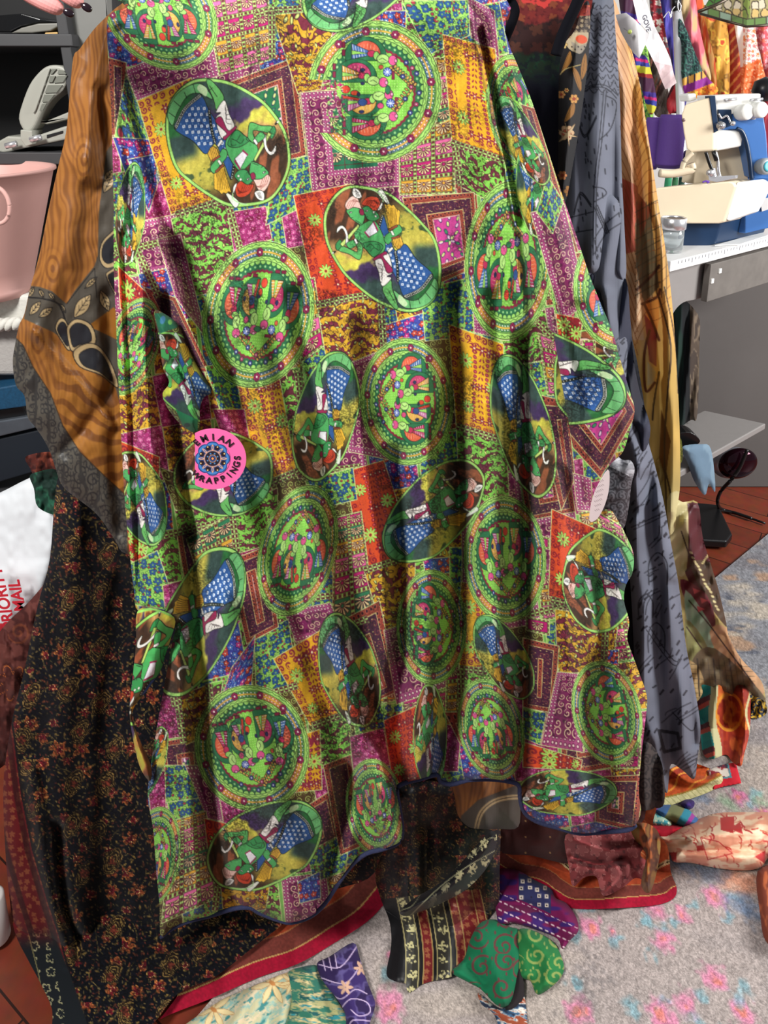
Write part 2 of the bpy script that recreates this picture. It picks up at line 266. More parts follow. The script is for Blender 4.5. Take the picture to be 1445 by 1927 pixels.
# --- the leaf-shaped picture with two dancing figures, drawn once in place and printed again wherever it returns
def leafpic():
    cv = Cv(600, 338, 856, 602, 2.0); k = 1 / 5.78; Z = lambda *p: [(600 + x * k, 340 + y * k) for x, y in p]; S = lambda *p, n=6: spline(Z(*p), n); SC = lambda *p, n=5: spline(Z(*p), n, True); K = (26, 34, 24)
    out = SC((335, 50), (560, 70), (760, 130), (960, 290), (1130, 460), (1270, 640), (1330, 900), (1320, 1150), (1230, 1330), (1040, 1430), (850, 1410), (600, 1300), (330, 1080), (190, 900), (80, 680), (48, 470), (75, 300), (190, 130))
    def bgf(X, Y):
        x = (X - 600) / k; y = (Y - 340) / k; n = fbm(X / 22, Y / 22, 5); n2 = fbm(X / 6, Y / 6, 9); yy = y + (n - .5) * 240 + (x - 500) * .12; c = full(X, (66, 44, 28))
        c = mixc(c, col((176, 92, 54)), ss(.52, .75, vnoise(X / 8 + Y / 30, Y / 26 - X / 60, 4)) * .75 * (x < 520)); c = mixc(c, col((196, 150, 84)), ss(560, 760, yy)); c = mixc(c, col((206, 200, 66)), ss(740, 860, yy) + ss(600, 780, x) * ss(200, 420, y) * .8 * (1 - ss(760, 900, yy)))
        c = mixc(c, col((66, 46, 92)), ss(900, 960, yy)); c = mixc(c, col((52, 78, 72)), ss(1040, 1120, yy) + ss(960, 1080, x) * ss(640, 760, y)); c = mixc(c, col((60, 84, 46)), ss(.60, .7, fbm(X / 16, Y / 9, 21)) * ss(820, 900, x) * (y < 620))
        return np.clip(c * (.86 + .32 * n2[..., None]), 0, 1)
    cv.fn(out, bgf); cv.stroke(np.vstack([out, out[:1]]), 1.2, K); inn = np.array(out); ce = inn.mean(0); cv.stroke(ce + (inn - ce) * .972, 4.4, (160, 224, 104), True); cv.stroke(ce + (inn - ce) * .945, .8, (60, 80, 50), True)
    L = (170, 226, 120); G1 = (74, 176, 92); G2 = (54, 150, 80)
    def leafy(p, c=G1): cv.poly(SC(*p), c, K, 1.1)
    leafy(((690, 1180), (780, 1080), (800, 1180), (860, 1380), (800, 1370)), (98, 186, 92)); leafy(((810, 1190), (950, 1290), (1080, 1290), (1200, 1160), (1260, 1060), (1300, 1180), (1200, 1330), (1040, 1390), (900, 1360)), (104, 190, 110)); cv.poly(SC((880, 1240), (960, 1330), (930, 1370), (860, 1310)), (196, 230, 170))
    for a, b in (((980, 1290), (1000, 1390)), ((1080, 1280), (1100, 1340)), ((1160, 1220), (1220, 1290)), ((1220, 1130), (1280, 1190)), ((760, 1200), (830, 1330)), ((800, 1300), (850, 1280))): cv.stroke(Z(a, b), 1.0, K)
    cv.poly(SC((690, 95), (770, 250), (740, 250), (640, 140)), (226, 232, 214), K, .9); cv.stroke(S((560, 90), (640, 130), (700, 200), (660, 310)), 2.2, (170, 220, 150))
    cv.poly(Z((710, 250), (740, 265), (765, 250), (790, 270), (815, 260), (840, 300), (885, 330), (870, 480), (760, 520)), (238, 184, 44), K, .9); [cv.stroke(S((735 + 20 * q, 300), (748 + 16 * q, 400), (765 + 14 * q, 500)), .8, (70, 50, 10)) for q in range(7)]
    leafy(((690, 380), (720, 420), (760, 560), (830, 760), (940, 690), (1060, 850), (1240, 1020), (1170, 1130), (1090, 1210), (935, 1270), (860, 1100), (800, 980), (760, 860), (680, 700), (640, 600)), (40, 88, 158))
    for q in range(6): cv.stroke(S((700 + 34 * q, 620 + 56 * q), (800 + 40 * q, 760 + 60 * q), (960 + 30 * q, 800 + 66 * q)), .8, (22, 48, 104))
    rng = random.Random(4)
    for i in range(-6, 14):
        for j in range(-4, 12):
            x = 860 + i * 62 + j * 26; y = 600 + j * 64 + i * 16; p = Z((x, y))[0]; side = poly_sdf(np.array([x], F32), np.array([y], F32), [(690, 430), (740, 560), (830, 770), (940, 700), (1060, 850), (1210, 1010), (1090, 1170), (935, 1220), (860, 1060), (760, 860), (680, 700)])[0]
            if side < -14:
                cv.poly([(p[0] - 2.4, p[1] - 2.4), (p[0] + 2.4, p[1] - 2.4), (p[0] + 2.4, p[1] + 2.4), (p[0] - 2.4, p[1] + 2.4)], (232, 240, 246)); cv.ell(p[0], p[1], .9, c=(40, 88, 158)); cv.ell(p[0] + 5, p[1] + 5.4, .8, c=(150, 190, 226))
    hem = S((1225, 1030), (1130, 1160), (1040, 1220), (935, 1262)); cv.stroke(hem, 6.5, K); cv.stroke(hem + [[-.9, -1.6]], .9, (236, 236, 226)); cv.stroke(hem + [[1.2, 1.9]], .9, (236, 236, 226)); [cv.ell(x, y, .8, c=(236, 236, 226)) for x, y in hem[::1]]
    for st in (S((690, 385), (650, 520), (632, 640)), S((830, 770), (850, 900), (860, 1090))): cv.stroke(st, 5, K); [cv.ell(x, y, .9, c=(240, 240, 230)) for x, y in st]
    cv.poly(SC((610, 870), (690, 800), (760, 800), (800, 990), (740, 1040), (790, 1060), (690, 1150), (650, 1000)), (240, 236, 228), K, 1); [cv.stroke(S((640 + 6 * q, 900 + 50 * q), (690, 930 + 40 * q), (680, 1000 + 36 * q)), .8, (60, 50, 50)) for q in range(4)]
    # torso, arms and heads
    leafy(((390, 530), (480, 470), (600, 430), (700, 600), (720, 740), (640, 830), (560, 810), (470, 690), (400, 640))); leafy(((470, 690), (600, 660), (700, 720), (600, 830), (520, 760)), G2)
    for a in ((480, 690, 500, 720, 470, 730), (520, 720, 560, 690, 600, 720), (560, 770, 600, 730, 650, 760), (610, 690, 660, 700, 660, 760)): cv.stroke(S(a[:2], a[2:4], a[4:]), .9, K)
    leafy(((400, 640), (470, 700), (475, 760), (440, 860), (330, 800), (215, 760), (230, 700), (330, 740), (420, 770)), (88, 184, 92)); leafy(((180, 700), (230, 640), (250, 700), (200, 760)), G2); cv.ell(*Z((165, 780))[0], 4.5, 2, -.6, (30, 30, 26)); cv.ell(*Z((152, 786))[0], 2, 1.4, -.6, (240, 240, 230))
    cv.poly(Z((230, 690), (430, 470), (440, 500), (260, 720)), (196, 226, 110), K, .9); cv.poly(SC((195, 570), (205, 510), (260, 490), (310, 560), (320, 690), (290, 700), (290, 590), (250, 520)), (244, 240, 232), K, .9)
    leafy(((300, 680), (400, 640), (420, 690), (340, 740)), G1); cv.poly(Z((380, 640), (400, 625), (430, 680), (405, 695)), (236, 234, 226), K, .8)
    cv.poly(Z((500, 560), (590, 450), (640, 560), (550, 610)), (238, 234, 240), K, .9); cv.stroke(Z((500, 560), (545, 615)), 2.6, (160, 34, 84)); cv.stroke(Z((596, 450), (640, 540)), 2.6, (160, 34, 84))
    cv.poly(SC((300, 320), (380, 290), (470, 320), (500, 380), (470, 480), (420, 460), (390, 440), (340, 400), (320, 370)), G1, K, 1.1); cv.poly(SC((470, 300), (560, 270), (620, 330), (660, 400), (600, 440), (530, 420), (495, 360)), G2, K, 1.1)
    cv.poly(SC((285, 260), (340, 180), (410, 170), (460, 290), (470, 310), (380, 290), (310, 315)), (236, 190, 176), K, 1); [cv.stroke(S((300 + 22 * q, 300 - 4 * q), (330 + 24 * q, 230), (400 + 14 * q, 200 + 12 * q)), .8, (120, 50, 40)) for q in range(4)]
    cv.poly(SC((380, 80), (440, 110), (465, 180), (400, 185), (365, 140)), (242, 240, 232), K, .9); [cv.stroke(Z((395 + 8 * q, 100 + 6 * q), (410 + 12 * q, 175)), .7, (60, 60, 60)) for q in range(4)]
    cv.poly(SC((465, 260), (510, 190), (590, 170), (655, 200), (660, 290), (600, 330), (540, 280)), (206, 62, 32), K, 1); [cv.stroke(S((480 + 26 * q, 270), (540 + 20 * q, 215), (640, 220 + 16 * q)), .8, (100, 20, 10)) for q in range(5)]
    cv.poly(SC((440, 320), (480, 310), (490, 370), (450, 370)), (150, 30, 70), K, .8); 
    for x, y in ((345, 345), (520, 328)): cv.ell(*Z((x, y))[0], 2.6, 1.6, -.2, (240, 244, 232), K, .7); cv.ell(*Z((x - 2, y))[0], .9, c=K)
    for p in ((322, 370, 335, 385), (345, 405, 370, 402), (498, 365, 512, 378), (510, 395, 530, 392), (400, 430, 460, 470)): cv.stroke(Z(p[:2], p[2:]), .9, K)
    cv.ell(*Z((598, 345))[0], 2.2, c=(232, 240, 220), line=K, lw=.6); cv.ell(*Z((618, 385))[0], 2.2, c=(232, 240, 220), line=K, lw=.6); cv.poly(SC((690, 230), (680, 300), (640, 320)), (240, 240, 232), K, .8)
    cv.poly(SC((600, 870), (600, 840), (720, 770), (740, 800), (700, 830), (805, 970), (740, 1000), (680, 850)), (164, 32, 84), K, .9)
    leafy(((720, 600), (800, 540), (870, 480), (905, 550), (820, 620), (760, 690), (715, 660))); cv.poly(Z((755, 525), (850, 478), (860, 500), (770, 548)), (150, 66, 40), K, .8); cv.poly(Z((775, 550), (800, 540), (825, 590), (800, 600)), (230, 232, 220), K, .7)
    cv.poly(Z((790, 625), (890, 600), (920, 690), (880, 740), (850, 745), (810, 700)), (232, 176, 50), K, .9); [cv.stroke(Z((800 + 18 * q, 625), (822 + 17 * q, 735)), .7, (80, 56, 10)) for q in range(5)]; cv.poly(Z((785, 620), (870, 595), (885, 615), (795, 640)), (150, 66, 40), K, .7)
    cv.poly(Z((745, 760), (800, 715), (810, 740), (760, 790)), (240, 240, 232), K, .8)
    return cv
def kimono_print(sleeve=False):
    cv = Cv(196, -8, 1228, 1772, 1.3, (120, 190, 80)); R = random.Random(7)
    kinds = 'VMBWPKGNVDPB'
    for j in range(-1, 20):
        for i in range(-2, 13):
            x = 180 + i * 92 + j * 14; y = -60 + j * 96 - i * 16; a = R.uniform(-6, 6)
            patch(cv, kinds[(i * 5 + j * 7 + R.randrange(3)) % len(kinds)], [(x + a, y), (x + 90, y - 16 + a), (x + 104 - a, y + 80), (x + 14, y + 97 - a)], i + 3 * j)
    for x, y, L in ((200, 480, 300), (430, 545, 140), (850, 590, 200), (560, 900, 120), (300, 1010, 300), (870, 880, 160), (480, 1150, 200), (980, 1160, 200), (640, 1440, 200)): cv.chain([(x, y), (x + L * .5, y - L * .12), (x + L, y - L * .18)])
    Q = [('K', (203, 108), (238, 118), (236, 250), (208, 256)), ('B', (236, 140), (264, 200), (300, 330), (215, 262)), ('N', (212, 258), (282, 262), (300, 340), (262, 402)), ('N', (240, 300), (294, 290), (296, 350), (280, 400)),
      ('M', (236, 132), (396, 62), (414, 142), (258, 192)), ('Y', (258, 190), (360, 146), (412, 372), (322, 404)), ('G', (388, 2), (504, -22), (512, 112), (412, 142)), ('K', (428, 156), (554, 108), (576, 292), (452, 330)),
      ('V', (322, 412), (424, 378), (456, 540), (352, 560)), ('P', (428, 400), (500, 388), (512, 450), (440, 474)), ('B', (516, 306), (584, 292), (592, 378), (500, 424)), ('W', (512, 28), (634, 18), (604, 168), (560, 176)), ('B', (756, 2), (882, 0), (884, 66), (806, 104)),
      ('N', (702, 22), (764, 20), (764, 52), (710, 50)), ('M', (880, -6), (930, 20), (940, 110), (886, 70)), ('M', (565, 174), (756, 160), (754, 350), (588, 366)), ('G', (750, 250), (856, 214), (856, 364), (752, 367)), ('G', (818, 108), (852, 108), (852, 222), (820, 236)),
      ('V', (856, 272), (952, 300), (948, 392), (868, 352)), ('Y', (832, 64), (932, 92), (950, 300), (850, 265)), ('K', (757, 372), (892, 362), (902, 500), (800, 545)), ('O', (552, 368), (660, 346), (712, 552), (594, 572)),
      ('G', (556, 528), (592, 522), (610, 650), (566, 682)), ('W', (596, 571), (718, 555), (716, 690), (618, 700)), ('N', (722, 612), (800, 588), (800, 638), (724, 656)), ('B', (792, 545), (892, 520), (892, 632), (800, 642)), ('M', (888, 530), (942, 505), (952, 640), (892, 626)),
      ('Y', (844, 610), (948, 648), (944, 822), (858, 800)), ('M', (660, 682), (740, 650), (766, 872), (656, 850)), ('V', (858, 804), (952, 832), (960, 968), (868, 1000)), ('Y', (440, 712), (528, 696), (566, 878), (492, 908)), ('V', (524, 700), (560, 690), (590, 900), (560, 900)), ('O', (648, 888), (722, 866), (780, 1040), (684, 1074)),
      ('B', (574, 905), (664, 880), (672, 940), (590, 960)), ('K', (866, 880), (884, 880), (884, 1000), (868, 1000)), ('G', (630, 974), (680, 962), (704, 1150), (624, 1176)), ('W', (684, 1070), (782, 1044), (778, 1170), (720, 1188)), ('N', (796, 1052), (852, 1048), (850, 1078), (800, 1082)), ('M', (534, 1150), (622, 1134), (644, 1190), (556, 1208)),
      ('B', (478, 1192), (542, 1166), (562, 1292), (482, 1312)), ('Y', (514, 1240), (606, 1184), (654, 1340), (584, 1366)), ('K', (628, 1176), (714, 1130), (750, 1300), (704, 1322)), ('M', (722, 1186), (792, 1164), (848, 1290), (746, 1326)), ('G', (842, 1158), (868, 1150), (862, 1340), (838, 1342)), ('Y', (854, 1094), (946, 1100), (946, 1252), (864, 1258)), ('B', (846, 1030), (870, 1030), (866, 1130), (846, 1130)), ('M', (868, 958), (930, 962), (936, 1100), (870, 1096)),
      ('V', (864, 1260), (954, 1268), (962, 1312), (868, 1304)), ('O', (722, 1356), (792, 1324), (806, 1482), (740, 1480)), ('P', (828, 1362), (868, 1366), (862, 1452), (824, 1452)), ('V', (588, 1366), (656, 1340), (668, 1442), (600, 1446)), ('P', (658, 1386), (722, 1370), (734, 1440), (664, 1446)), ('K', (836, 1340), (880, 1340), (880, 1400), (866, 1400)),
      ('O', (228, 986), (294, 966), (268, 1066), (240, 1052)), ('B', (242, 1062), (296, 1036), (334, 1150), (252, 1138)), ('P', (306, 1102), (358, 1088), (358, 1164), (310, 1144)), ('G', (350, 1014), (436, 966), (444, 1040), (370, 1074)), ('K', (428, 1056), (502, 1028), (524, 1180), (464, 1212)), ('V', (430, 962), (522, 918), (524, 1020), (446, 1042)), ('W', (334, 1310), (392, 1288), (412, 1372), (350, 1402)), ('N', (404, 1350), (436, 1256), (480, 1196), (472, 1312)), ('V', (392, 1286), (420, 1280), (410, 1340), (396, 1350)),
      ('P', (276, 1458), (312, 1450), (312, 1530), (284, 1536)), ('B', (310, 1440), (372, 1440), (374, 1502), (312, 1510)), ('M', (348, 1440), (404, 1440), (420, 1546), (390, 1540)), ('G', (320, 1546), (388, 1526), (408, 1690), (304, 1738)), ('O', (384, 1540), (470, 1560), (442, 1652), (396, 1642)), ('W', (414, 1650), (508, 1662), (500, 1712), (420, 1718)), ('Y', (540, 1392), (602, 1372), (606, 1486), (552, 1492)), ('K', (556, 1530), (622, 1488), (642, 1590), (580, 1616)), ('B', (578, 1604), (660, 1560), (650, 1640), (590, 1660)), ('K', (608, 1440), (660, 1420), (684, 1590), (640, 1610)), ('N', (560, 1660), (602, 1640), (604, 1690), (564, 1700)),
      ('K', (1120, 1462), (1212, 1458), (1200, 1566), (1120, 1546)), ('O', (1038, 958), (1124, 996), (1112, 1152), (1032, 1122)), ('W', (1044, 1146), (1164, 1166), (1152, 1262), (1050, 1268)), ('K', (984, 1200), (1052, 1216), (1042, 1342), (984, 1332)), ('M', (1048, 1264), (1092, 1268), (1098, 1416), (1018, 1402)), ('B', (984, 1330), (1028, 1342), (1016, 1402), (984, 1388)), ('O', (984, 1396), (1096, 1430), (1092, 1450), (984, 1444)), ('N', (1134, 1224), (1164, 1222), (1164, 1252), (1136, 1254)), ('G', (1158, 1394), (1206, 1390), (1204, 1446), (1160, 1446)), ('G', (990, 1004), (1034, 1012), (1034, 1034), (990, 1028)), ('G', (990, 1160), (1034, 1168), (1034, 1196), (990, 1186)),
      ('M', (1036, 478), (1066, 520), (1094, 606), (1044, 600)), ('O', (1046, 596), (1092, 612), (1088, 650), (1052, 646)), ('K', (1076, 700), (1170, 650), (1196, 780), (1110, 880)), ('G', (1012, 626), (1048, 640), (1064, 744), (1030, 744)), ('K', (1004, 740), (1068, 756), (1082, 900), (1056, 962)), ('B', (1096, 858), (1144, 846), (1146, 900), (1100, 910)), ('M', (1078, 890), (1112, 900), (1116, 962), (1086, 960)), ('W', (1050, 650), (1090, 640), (1110, 690), (1060, 720)), ('O', (222, 500), (286, 560), (262, 600), (226, 580)), ('O', (226, 830), (300, 860), (300, 940), (232, 960)), ('M', (296, 450), (340, 440), (390, 640), (330, 560)), ('K', (270, 540), (330, 560), (396, 700), (350, 700)), ('B', (386, 690), (440, 680), (460, 800), (420, 790)), ('P', (400, 770), (460, 770), (470, 830), (420, 830)),
      ('D', (300, 880), (360, 900), (360, 960), (330, 960)), ('G', (1120, 960), (1170, 990), (1190, 1060), (1150, 1060))]
    for n, (kd, *q) in enumerate(Q):
        kw = {}
        if kd == 'K' and n % 3 == 1: kw = dict(inner=(34, 120, 72))
        if kd == 'G': kw = dict(rows=((0, 1, 2), (2, 0, 1, 2), (3, 2, 0, 1))[n % 3])
        if kd in 'YO' and n % 2: kw = {}
        patch(cv, kd, q, n, **kw)
    for p in (((480, 28), (505, 20), (700, 8), (760, -2)), ((512, 110), (512, 22)), ((848, 268), (900, 285), (952, 304)), ((856, 276), (868, 350)), ((594, 574), (660, 560), (718, 552)), ((716, 556), (724, 690)), ((330, 404), (426, 376)), ((430, 384), (452, 470)), ((858, 802), (950, 830)), ((506, 912), (566, 884)), ((560, 700), (580, 900)), ((684, 1074), (780, 1044)), ((652, 1180), (692, 1164)), ((482, 1312), (560, 1290)), ((588, 1366), (654, 1342)), ((864, 1258), (952, 1268)), ((866, 1260), (870, 1340)), ((1036, 1128), (1164, 1160)), ((1140, 1170), (1136, 1250)), ((398, 1640), (440, 1650)), ((412, 1652), (404, 1716)), ((436, 960), (446, 1042)), ((330, 1290), (346, 1400)), ((392, 1286), (400, 1350)), ((300, 1160), (330, 1330)), ((1062, 640), (1110, 700)), ((1004, 600), (1046, 640)), ((1162, 1392), (1160, 1450)), ((232, 400), (262, 480), (300, 560))): cv.chain(p)
    md = medallion(); ms = [(705, 172), (831, 172), (705, 306)]; mstamp = lambda cx, cy, ax, ay, bx, by, f=None: cv.stamp(md, ms, [(cx, cy), (cx + ax, cy + ay), (cx + bx, cy + by)], f)
    nfade = lambda X, Y: ss(.32, .5, fbm(X / 4, Y / 4, 3) + (X - 640) / 90 * (np.abs(Y - 200) < 50) + 2.0 * (np.abs(Y - 200) >= 50))
    for a in ((300, 22, -20, -110, 108, 10), (705, 172, 126, 0, 0, 134), (486, 592, -20, 138, -104, -10), (766, 756, -88, 4, 6, 120), (560, 1036, 10, -122, -76, 20), (474, 1408, 22, 118, -106, 18), (1142, 1342, -64, 10, 20, 98), (950, 1052, 4, 120, -78, 0), (812, 1180, 66, 10, -6, 108), (924, 1372, -14, -96, 62, 0), (706, 1520, 14, 92, -54, 12), (958, 490, 6, -150, 84, 0), (1092, 590, -18, -110, 54, 30), (250, 652, -30, 90, -44, -20), (292, 1612, 20, -92, 44, 20), (975, 210, 44, 90, -40, 60)): mstamp(*a, f=nfade if a[0] == 705 else None)
    lf = leafpic(); ls = [(690, 385), (795, 545), (640, 445)]; st = lambda h, s, n: cv.stamp(lf, ls, [h, s, n])
    for a in (((690, 385), (795, 545), (640, 445)), ((468, 350), (345, 205), (512, 268)), ((614, 862), (640, 690), (568, 836)), ((992, 890), (950, 700), (1030, 856)), ((1084, 660), (1120, 790), (1150, 660)), ((1080, 1086), (1180, 1060), (1110, 1160)), ((318, 1200), (440, 1080), (345, 1272)), ((672, 1336), (618, 1192), (700, 1280)), ((962, 1290), (910, 1178), (990, 1264)), ((806, 1318), (826, 1450), (786, 1378)), ((1008, 1504), (1140, 1496), (1022, 1466)), ((452, 1648), (580, 1548), (424, 1588)), ((246, 876), (300, 990), (226, 930)), ((998, 318), (948, 200), (1020, 300)), ((1010, 420), (985, 290), (1030, 372)), ((400, 842), (480, 930), (352, 900)), ((240, 470), (262, 340), (224, 420)), ((700, -110), (610, 30), (760, -70)), ((300, 1390), (276, 1490), (270, 1420))): st(*a)
    cv.stamp(lf, [(775, 490), (725, 520), (650, 445)], [(792, 1010), (776, 966), (842, 900)])
    if sleeve:
        for n, (kd, *q) in enumerate([('K', (980, 196), (1006, 204), (1088, 474), (1058, 486)), ('M', (998, 400), (1062, 384), (1104, 570), (1058, 606)), ('O', (1046, 590), (1096, 600), (1090, 654), (1052, 650)), ('B', (1030, 330), (1060, 380), (1040, 440), (1010, 400)), ('G', (1096, 640), (1120, 640), (1120, 700), (1100, 700)), ('K', (1040, 800), (1150, 680), (1200, 775), (1130, 900))]): patch(cv, kd, q, n)
        mstamp(1172, 540, -18, -118, 92, -24); cv.stamp(lf, [(725, 520), (740, 575), (790, 530)], [(1072, 690), (1138, 688), (1122, 748)]); cv.stamp(lf, ls, [(1000, 318), (946, 196), (1020, 300)])
    a = cv.a[..., :3]; yy, xx = np.mgrid[0:cv.h, 0:cv.w]; a *= (.93 + .14 * vnoise(xx / 1.7, yy / 1.7, 77))[..., None]; gr = ss(.50, .74, fbm(xx / 62, yy / 74, 61)) * ss(.35, .6, vnoise(xx / 2.6, yy / 2.6, 66)); a *= (1 - .42 * gr)[..., None]
    lum = a.mean(-1, keepdims=True); a[:] = (lum + (a - lum) * .88) * .99; np.clip(a, 0, 1, out=a)
    return cv
# ---------------------------------------------------------------- geometry helpers
def P(px, py, Y):
    """the point at distance Y into the room seen at photo pixel (px, py)"""
    px = np.asarray(px, float); py = np.asarray(py, float); a = (px - CXP) / FPX; b = -(py - CYP) / FPX
    dy = math.cos(PITCH) + b * math.sin(PITCH); dz = b * math.cos(PITCH) - math.sin(PITCH); t = Y / dy
    return np.stack([a * t, dy * t, CAM_Z + dz * t], -1)
def PZ(px, py, z):
    px = np.asarray(px, float); py = np.asarray(py, float); a = (px - CXP) / FPX; b = -(py - CYP) / FPX
    dy = math.cos(PITCH) + b * math.sin(PITCH); dz = b * math.cos(PITCH) - math.sin(PITCH); t = (z - CAM_Z) / dz
    return np.stack([a * t, dy * t, CAM_Z + dz * t], -1)
def lin(c): 
    c = np.asarray(c, float) / 255; return np.where(c < .04045, c / 12.92, ((c + .055) / 1.055) ** 2.4)
def tag(o, label=None, cat=None, group=None, kind=None):
    for k, v in (('label', label), ('category', cat), ('group', group), ('kind', kind)):
        if v: o[k] = v
    return o
def thing(name, label, cat, loc=(0, 0, 0), group=None):
    o = bpy.data.objects.new(name, None); COL.objects.link(o); o.location = tuple(float(x) for x in loc); o.empty_display_size = .05; return tag(o, label, cat, group)
def wloc(o):
    v = Vector(o.location)
    while o.parent: o = o.parent; v = v + Vector(o.location)
    return v
MATS = {}
def mat(name, c, rough=.6, metal=0, spec=.5, trans=0, emit=0, noise=0, nscale=40, bump=0):
    if name in MATS: return MATS[name]
    m = bpy.data.materials.new(name); m.use_nodes = True; nt = m.node_tree; b = nt.nodes['Principled BSDF']; L = (*lin(c), 1)
    b.inputs['Base Color'].default_value = L; b.inputs['Roughness'].default_value = rough; b.inputs['Metallic'].default_value = metal; b.inputs['Specular IOR Level'].default_value = spec; b.inputs['Transmission Weight'].default_value = trans
    tc = nt.nodes.new('ShaderNodeTexCoord'); n = nt.nodes.new('ShaderNodeTexNoise'); n.inputs['Scale'].default_value = nscale; n.inputs['Detail'].default_value = 5; nt.links.new(tc.outputs['Object'], n.inputs['Vector'])
    r = nt.nodes.new('ShaderNodeMapRange'); r.inputs['To Min'].default_value = 1 - max(noise, .03); r.inputs['To Max'].default_value = 1 + max(noise, .03); nt.links.new(n.outputs['Fac'], r.inputs['Value'])
    v = nt.nodes.new('ShaderNodeVectorMath'); v.operation = 'SCALE'; v.inputs[0].default_value = L[:3]; nt.links.new(r.outputs[0], v.inputs['Scale']); nt.links.new(v.outputs[0], b.inputs['Base Color'])
    if bump:
        bp = nt.nodes.new('ShaderNodeBump'); bp.inputs['Strength'].default_value = bump; bp.inputs['Distance'].default_value = .003; nt.links.new(n.outputs['Fac'], bp.inputs['Height']); nt.links.new(bp.outputs[0], b.inputs['Normal'])
    if emit: b.inputs['Emission Color'].default_value = L; b.inputs['Emission Strength'].default_value = emit
    MATS[name] = m; return m
def cloth_mat(name, rough=.75, spec=.25, thru=0.0, bump=.15):
    """woven cloth: the print is carried by the cloth's own colour attribute, a fine weave is added by nodes"""
    if name in MATS: return MATS[name]
    m = bpy.data.materials.new(name); m.use_nodes = True; nt = m.node_tree; b = nt.nodes['Principled BSDF']; b.inputs['Roughness'].default_value = rough; b.inputs['Specular IOR Level'].default_value = spec; b.inputs['Sheen Weight'].default_value = .05
    a = nt.nodes.new('ShaderNodeAttribute'); a.attribute_name = 'print'; nt.links.new(a.outputs['Color'], b.inputs['Base Color'])
    tc = nt.nodes.new('ShaderNodeTexCoord'); n = nt.nodes.new('ShaderNodeTexNoise'); n.inputs['Scale'].default_value = 420; nt.links.new(tc.outputs['Object'], n.inputs['Vector'])
    bp = nt.nodes.new('ShaderNodeBump'); bp.inputs['Strength'].default_value = bump; bp.inputs['Distance'].default_value = .001; nt.links.new(n.outputs['Fac'], bp.inputs['Height']); nt.links.new(bp.outputs[0], b.inputs['Normal'])
    if thru:
        t = nt.nodes.new('ShaderNodeBsdfTranslucent'); nt.links.new(a.outputs['Color'], t.inputs['Color']); mx = nt.nodes.new('ShaderNodeMixShader'); mx.inputs[0].default_value = thru
        nt.links.new(b.outputs[0], mx.inputs[1]); nt.links.new(t.outputs[0], mx.inputs[2]); nt.links.new(mx.outputs[0], nt.nodes['Material Output'].inputs['Surface'])
    MATS[name] = m; return m
def quiltlift(xs, ys, folds):
    """height of the folds over the cloth, summed on a coarse grid and read back smoothly"""
    st = 5.0; cx = np.arange(xs[0] - st, xs[-1] + 2 * st, st); cy = np.arange(ys[0] - st, ys[-1] + 2 * st, st); X, Y = np.meshgrid(cx.astype(F32), cy.astype(F32)); Z = np.zeros(X.shape, F32)
    for f in folds:
        if f[0] == 'g':
            p = spline(f[1], 4); d = seg_dist(X, Y, p); Z += F32(f[3]) * np.exp(-(d / f[2]) ** 2)
        elif f[0] == 'n': Z += F32(f[3]) * (fbm(X / f[1], Y / f[2], int(f[1])) - .5)
        elif f[0] == 'w':  # row of folds running along a direction: angle, wavelength, amplitude
            a = math.radians(f[1]); Z += F32(f[3]) * np.sin(2 * np.pi * (X * math.cos(a) + Y * math.sin(a)) / f[2] + 4 * vnoise(X / 130, Y / 130, 3))
    fx = (xs - cx[0]) / st; fy = (ys - cy[0]) / st; i = fx.astype(int); j = fy.astype(int); tx = (fx - i).astype(F32)[None, :]; ty = (fy - j).astype(F32)[:, None]
    g = lambda a, b: Z[np.ix_(a, b)]
    return (g(j, i) * (1 - tx) + g(j, i + 1) * tx) * (1 - ty) + (g(j + 1, i) * (1 - tx) + g(j + 1, i + 1) * tx) * ty
def lap(X, Y, pts, rng, amp):
    """one layer of cloth lying over the next along a line: sharp on the right-hand side, easing off on the left"""
    p = spline(pts, 4); D = np.full(X.shape, 1e9, F32); S = np.zeros(X.shape, F32)
    for a, b in zip(p[:-1], p[1:]):
        e = b - a; L = e @ e + 1e-9; t = np.clip(((X - a[0]) * e[0] + (Y - a[1]) * e[1]) / L, 0, 1); dx = X - a[0] - t * e[0]; dy = Y - a[1] - t * e[1]; d = dx * dx + dy * dy; s = np.sign(dx * e[1] - dy * e[0]); k = d < D; D = np.where(k, d, D); S = np.where(k, s, S)
    d = np.sqrt(D) * S; return amp * np.exp(-np.abs(d) / rng) / (1 + np.exp(-np.clip(d / 2.2, -30, 30)))
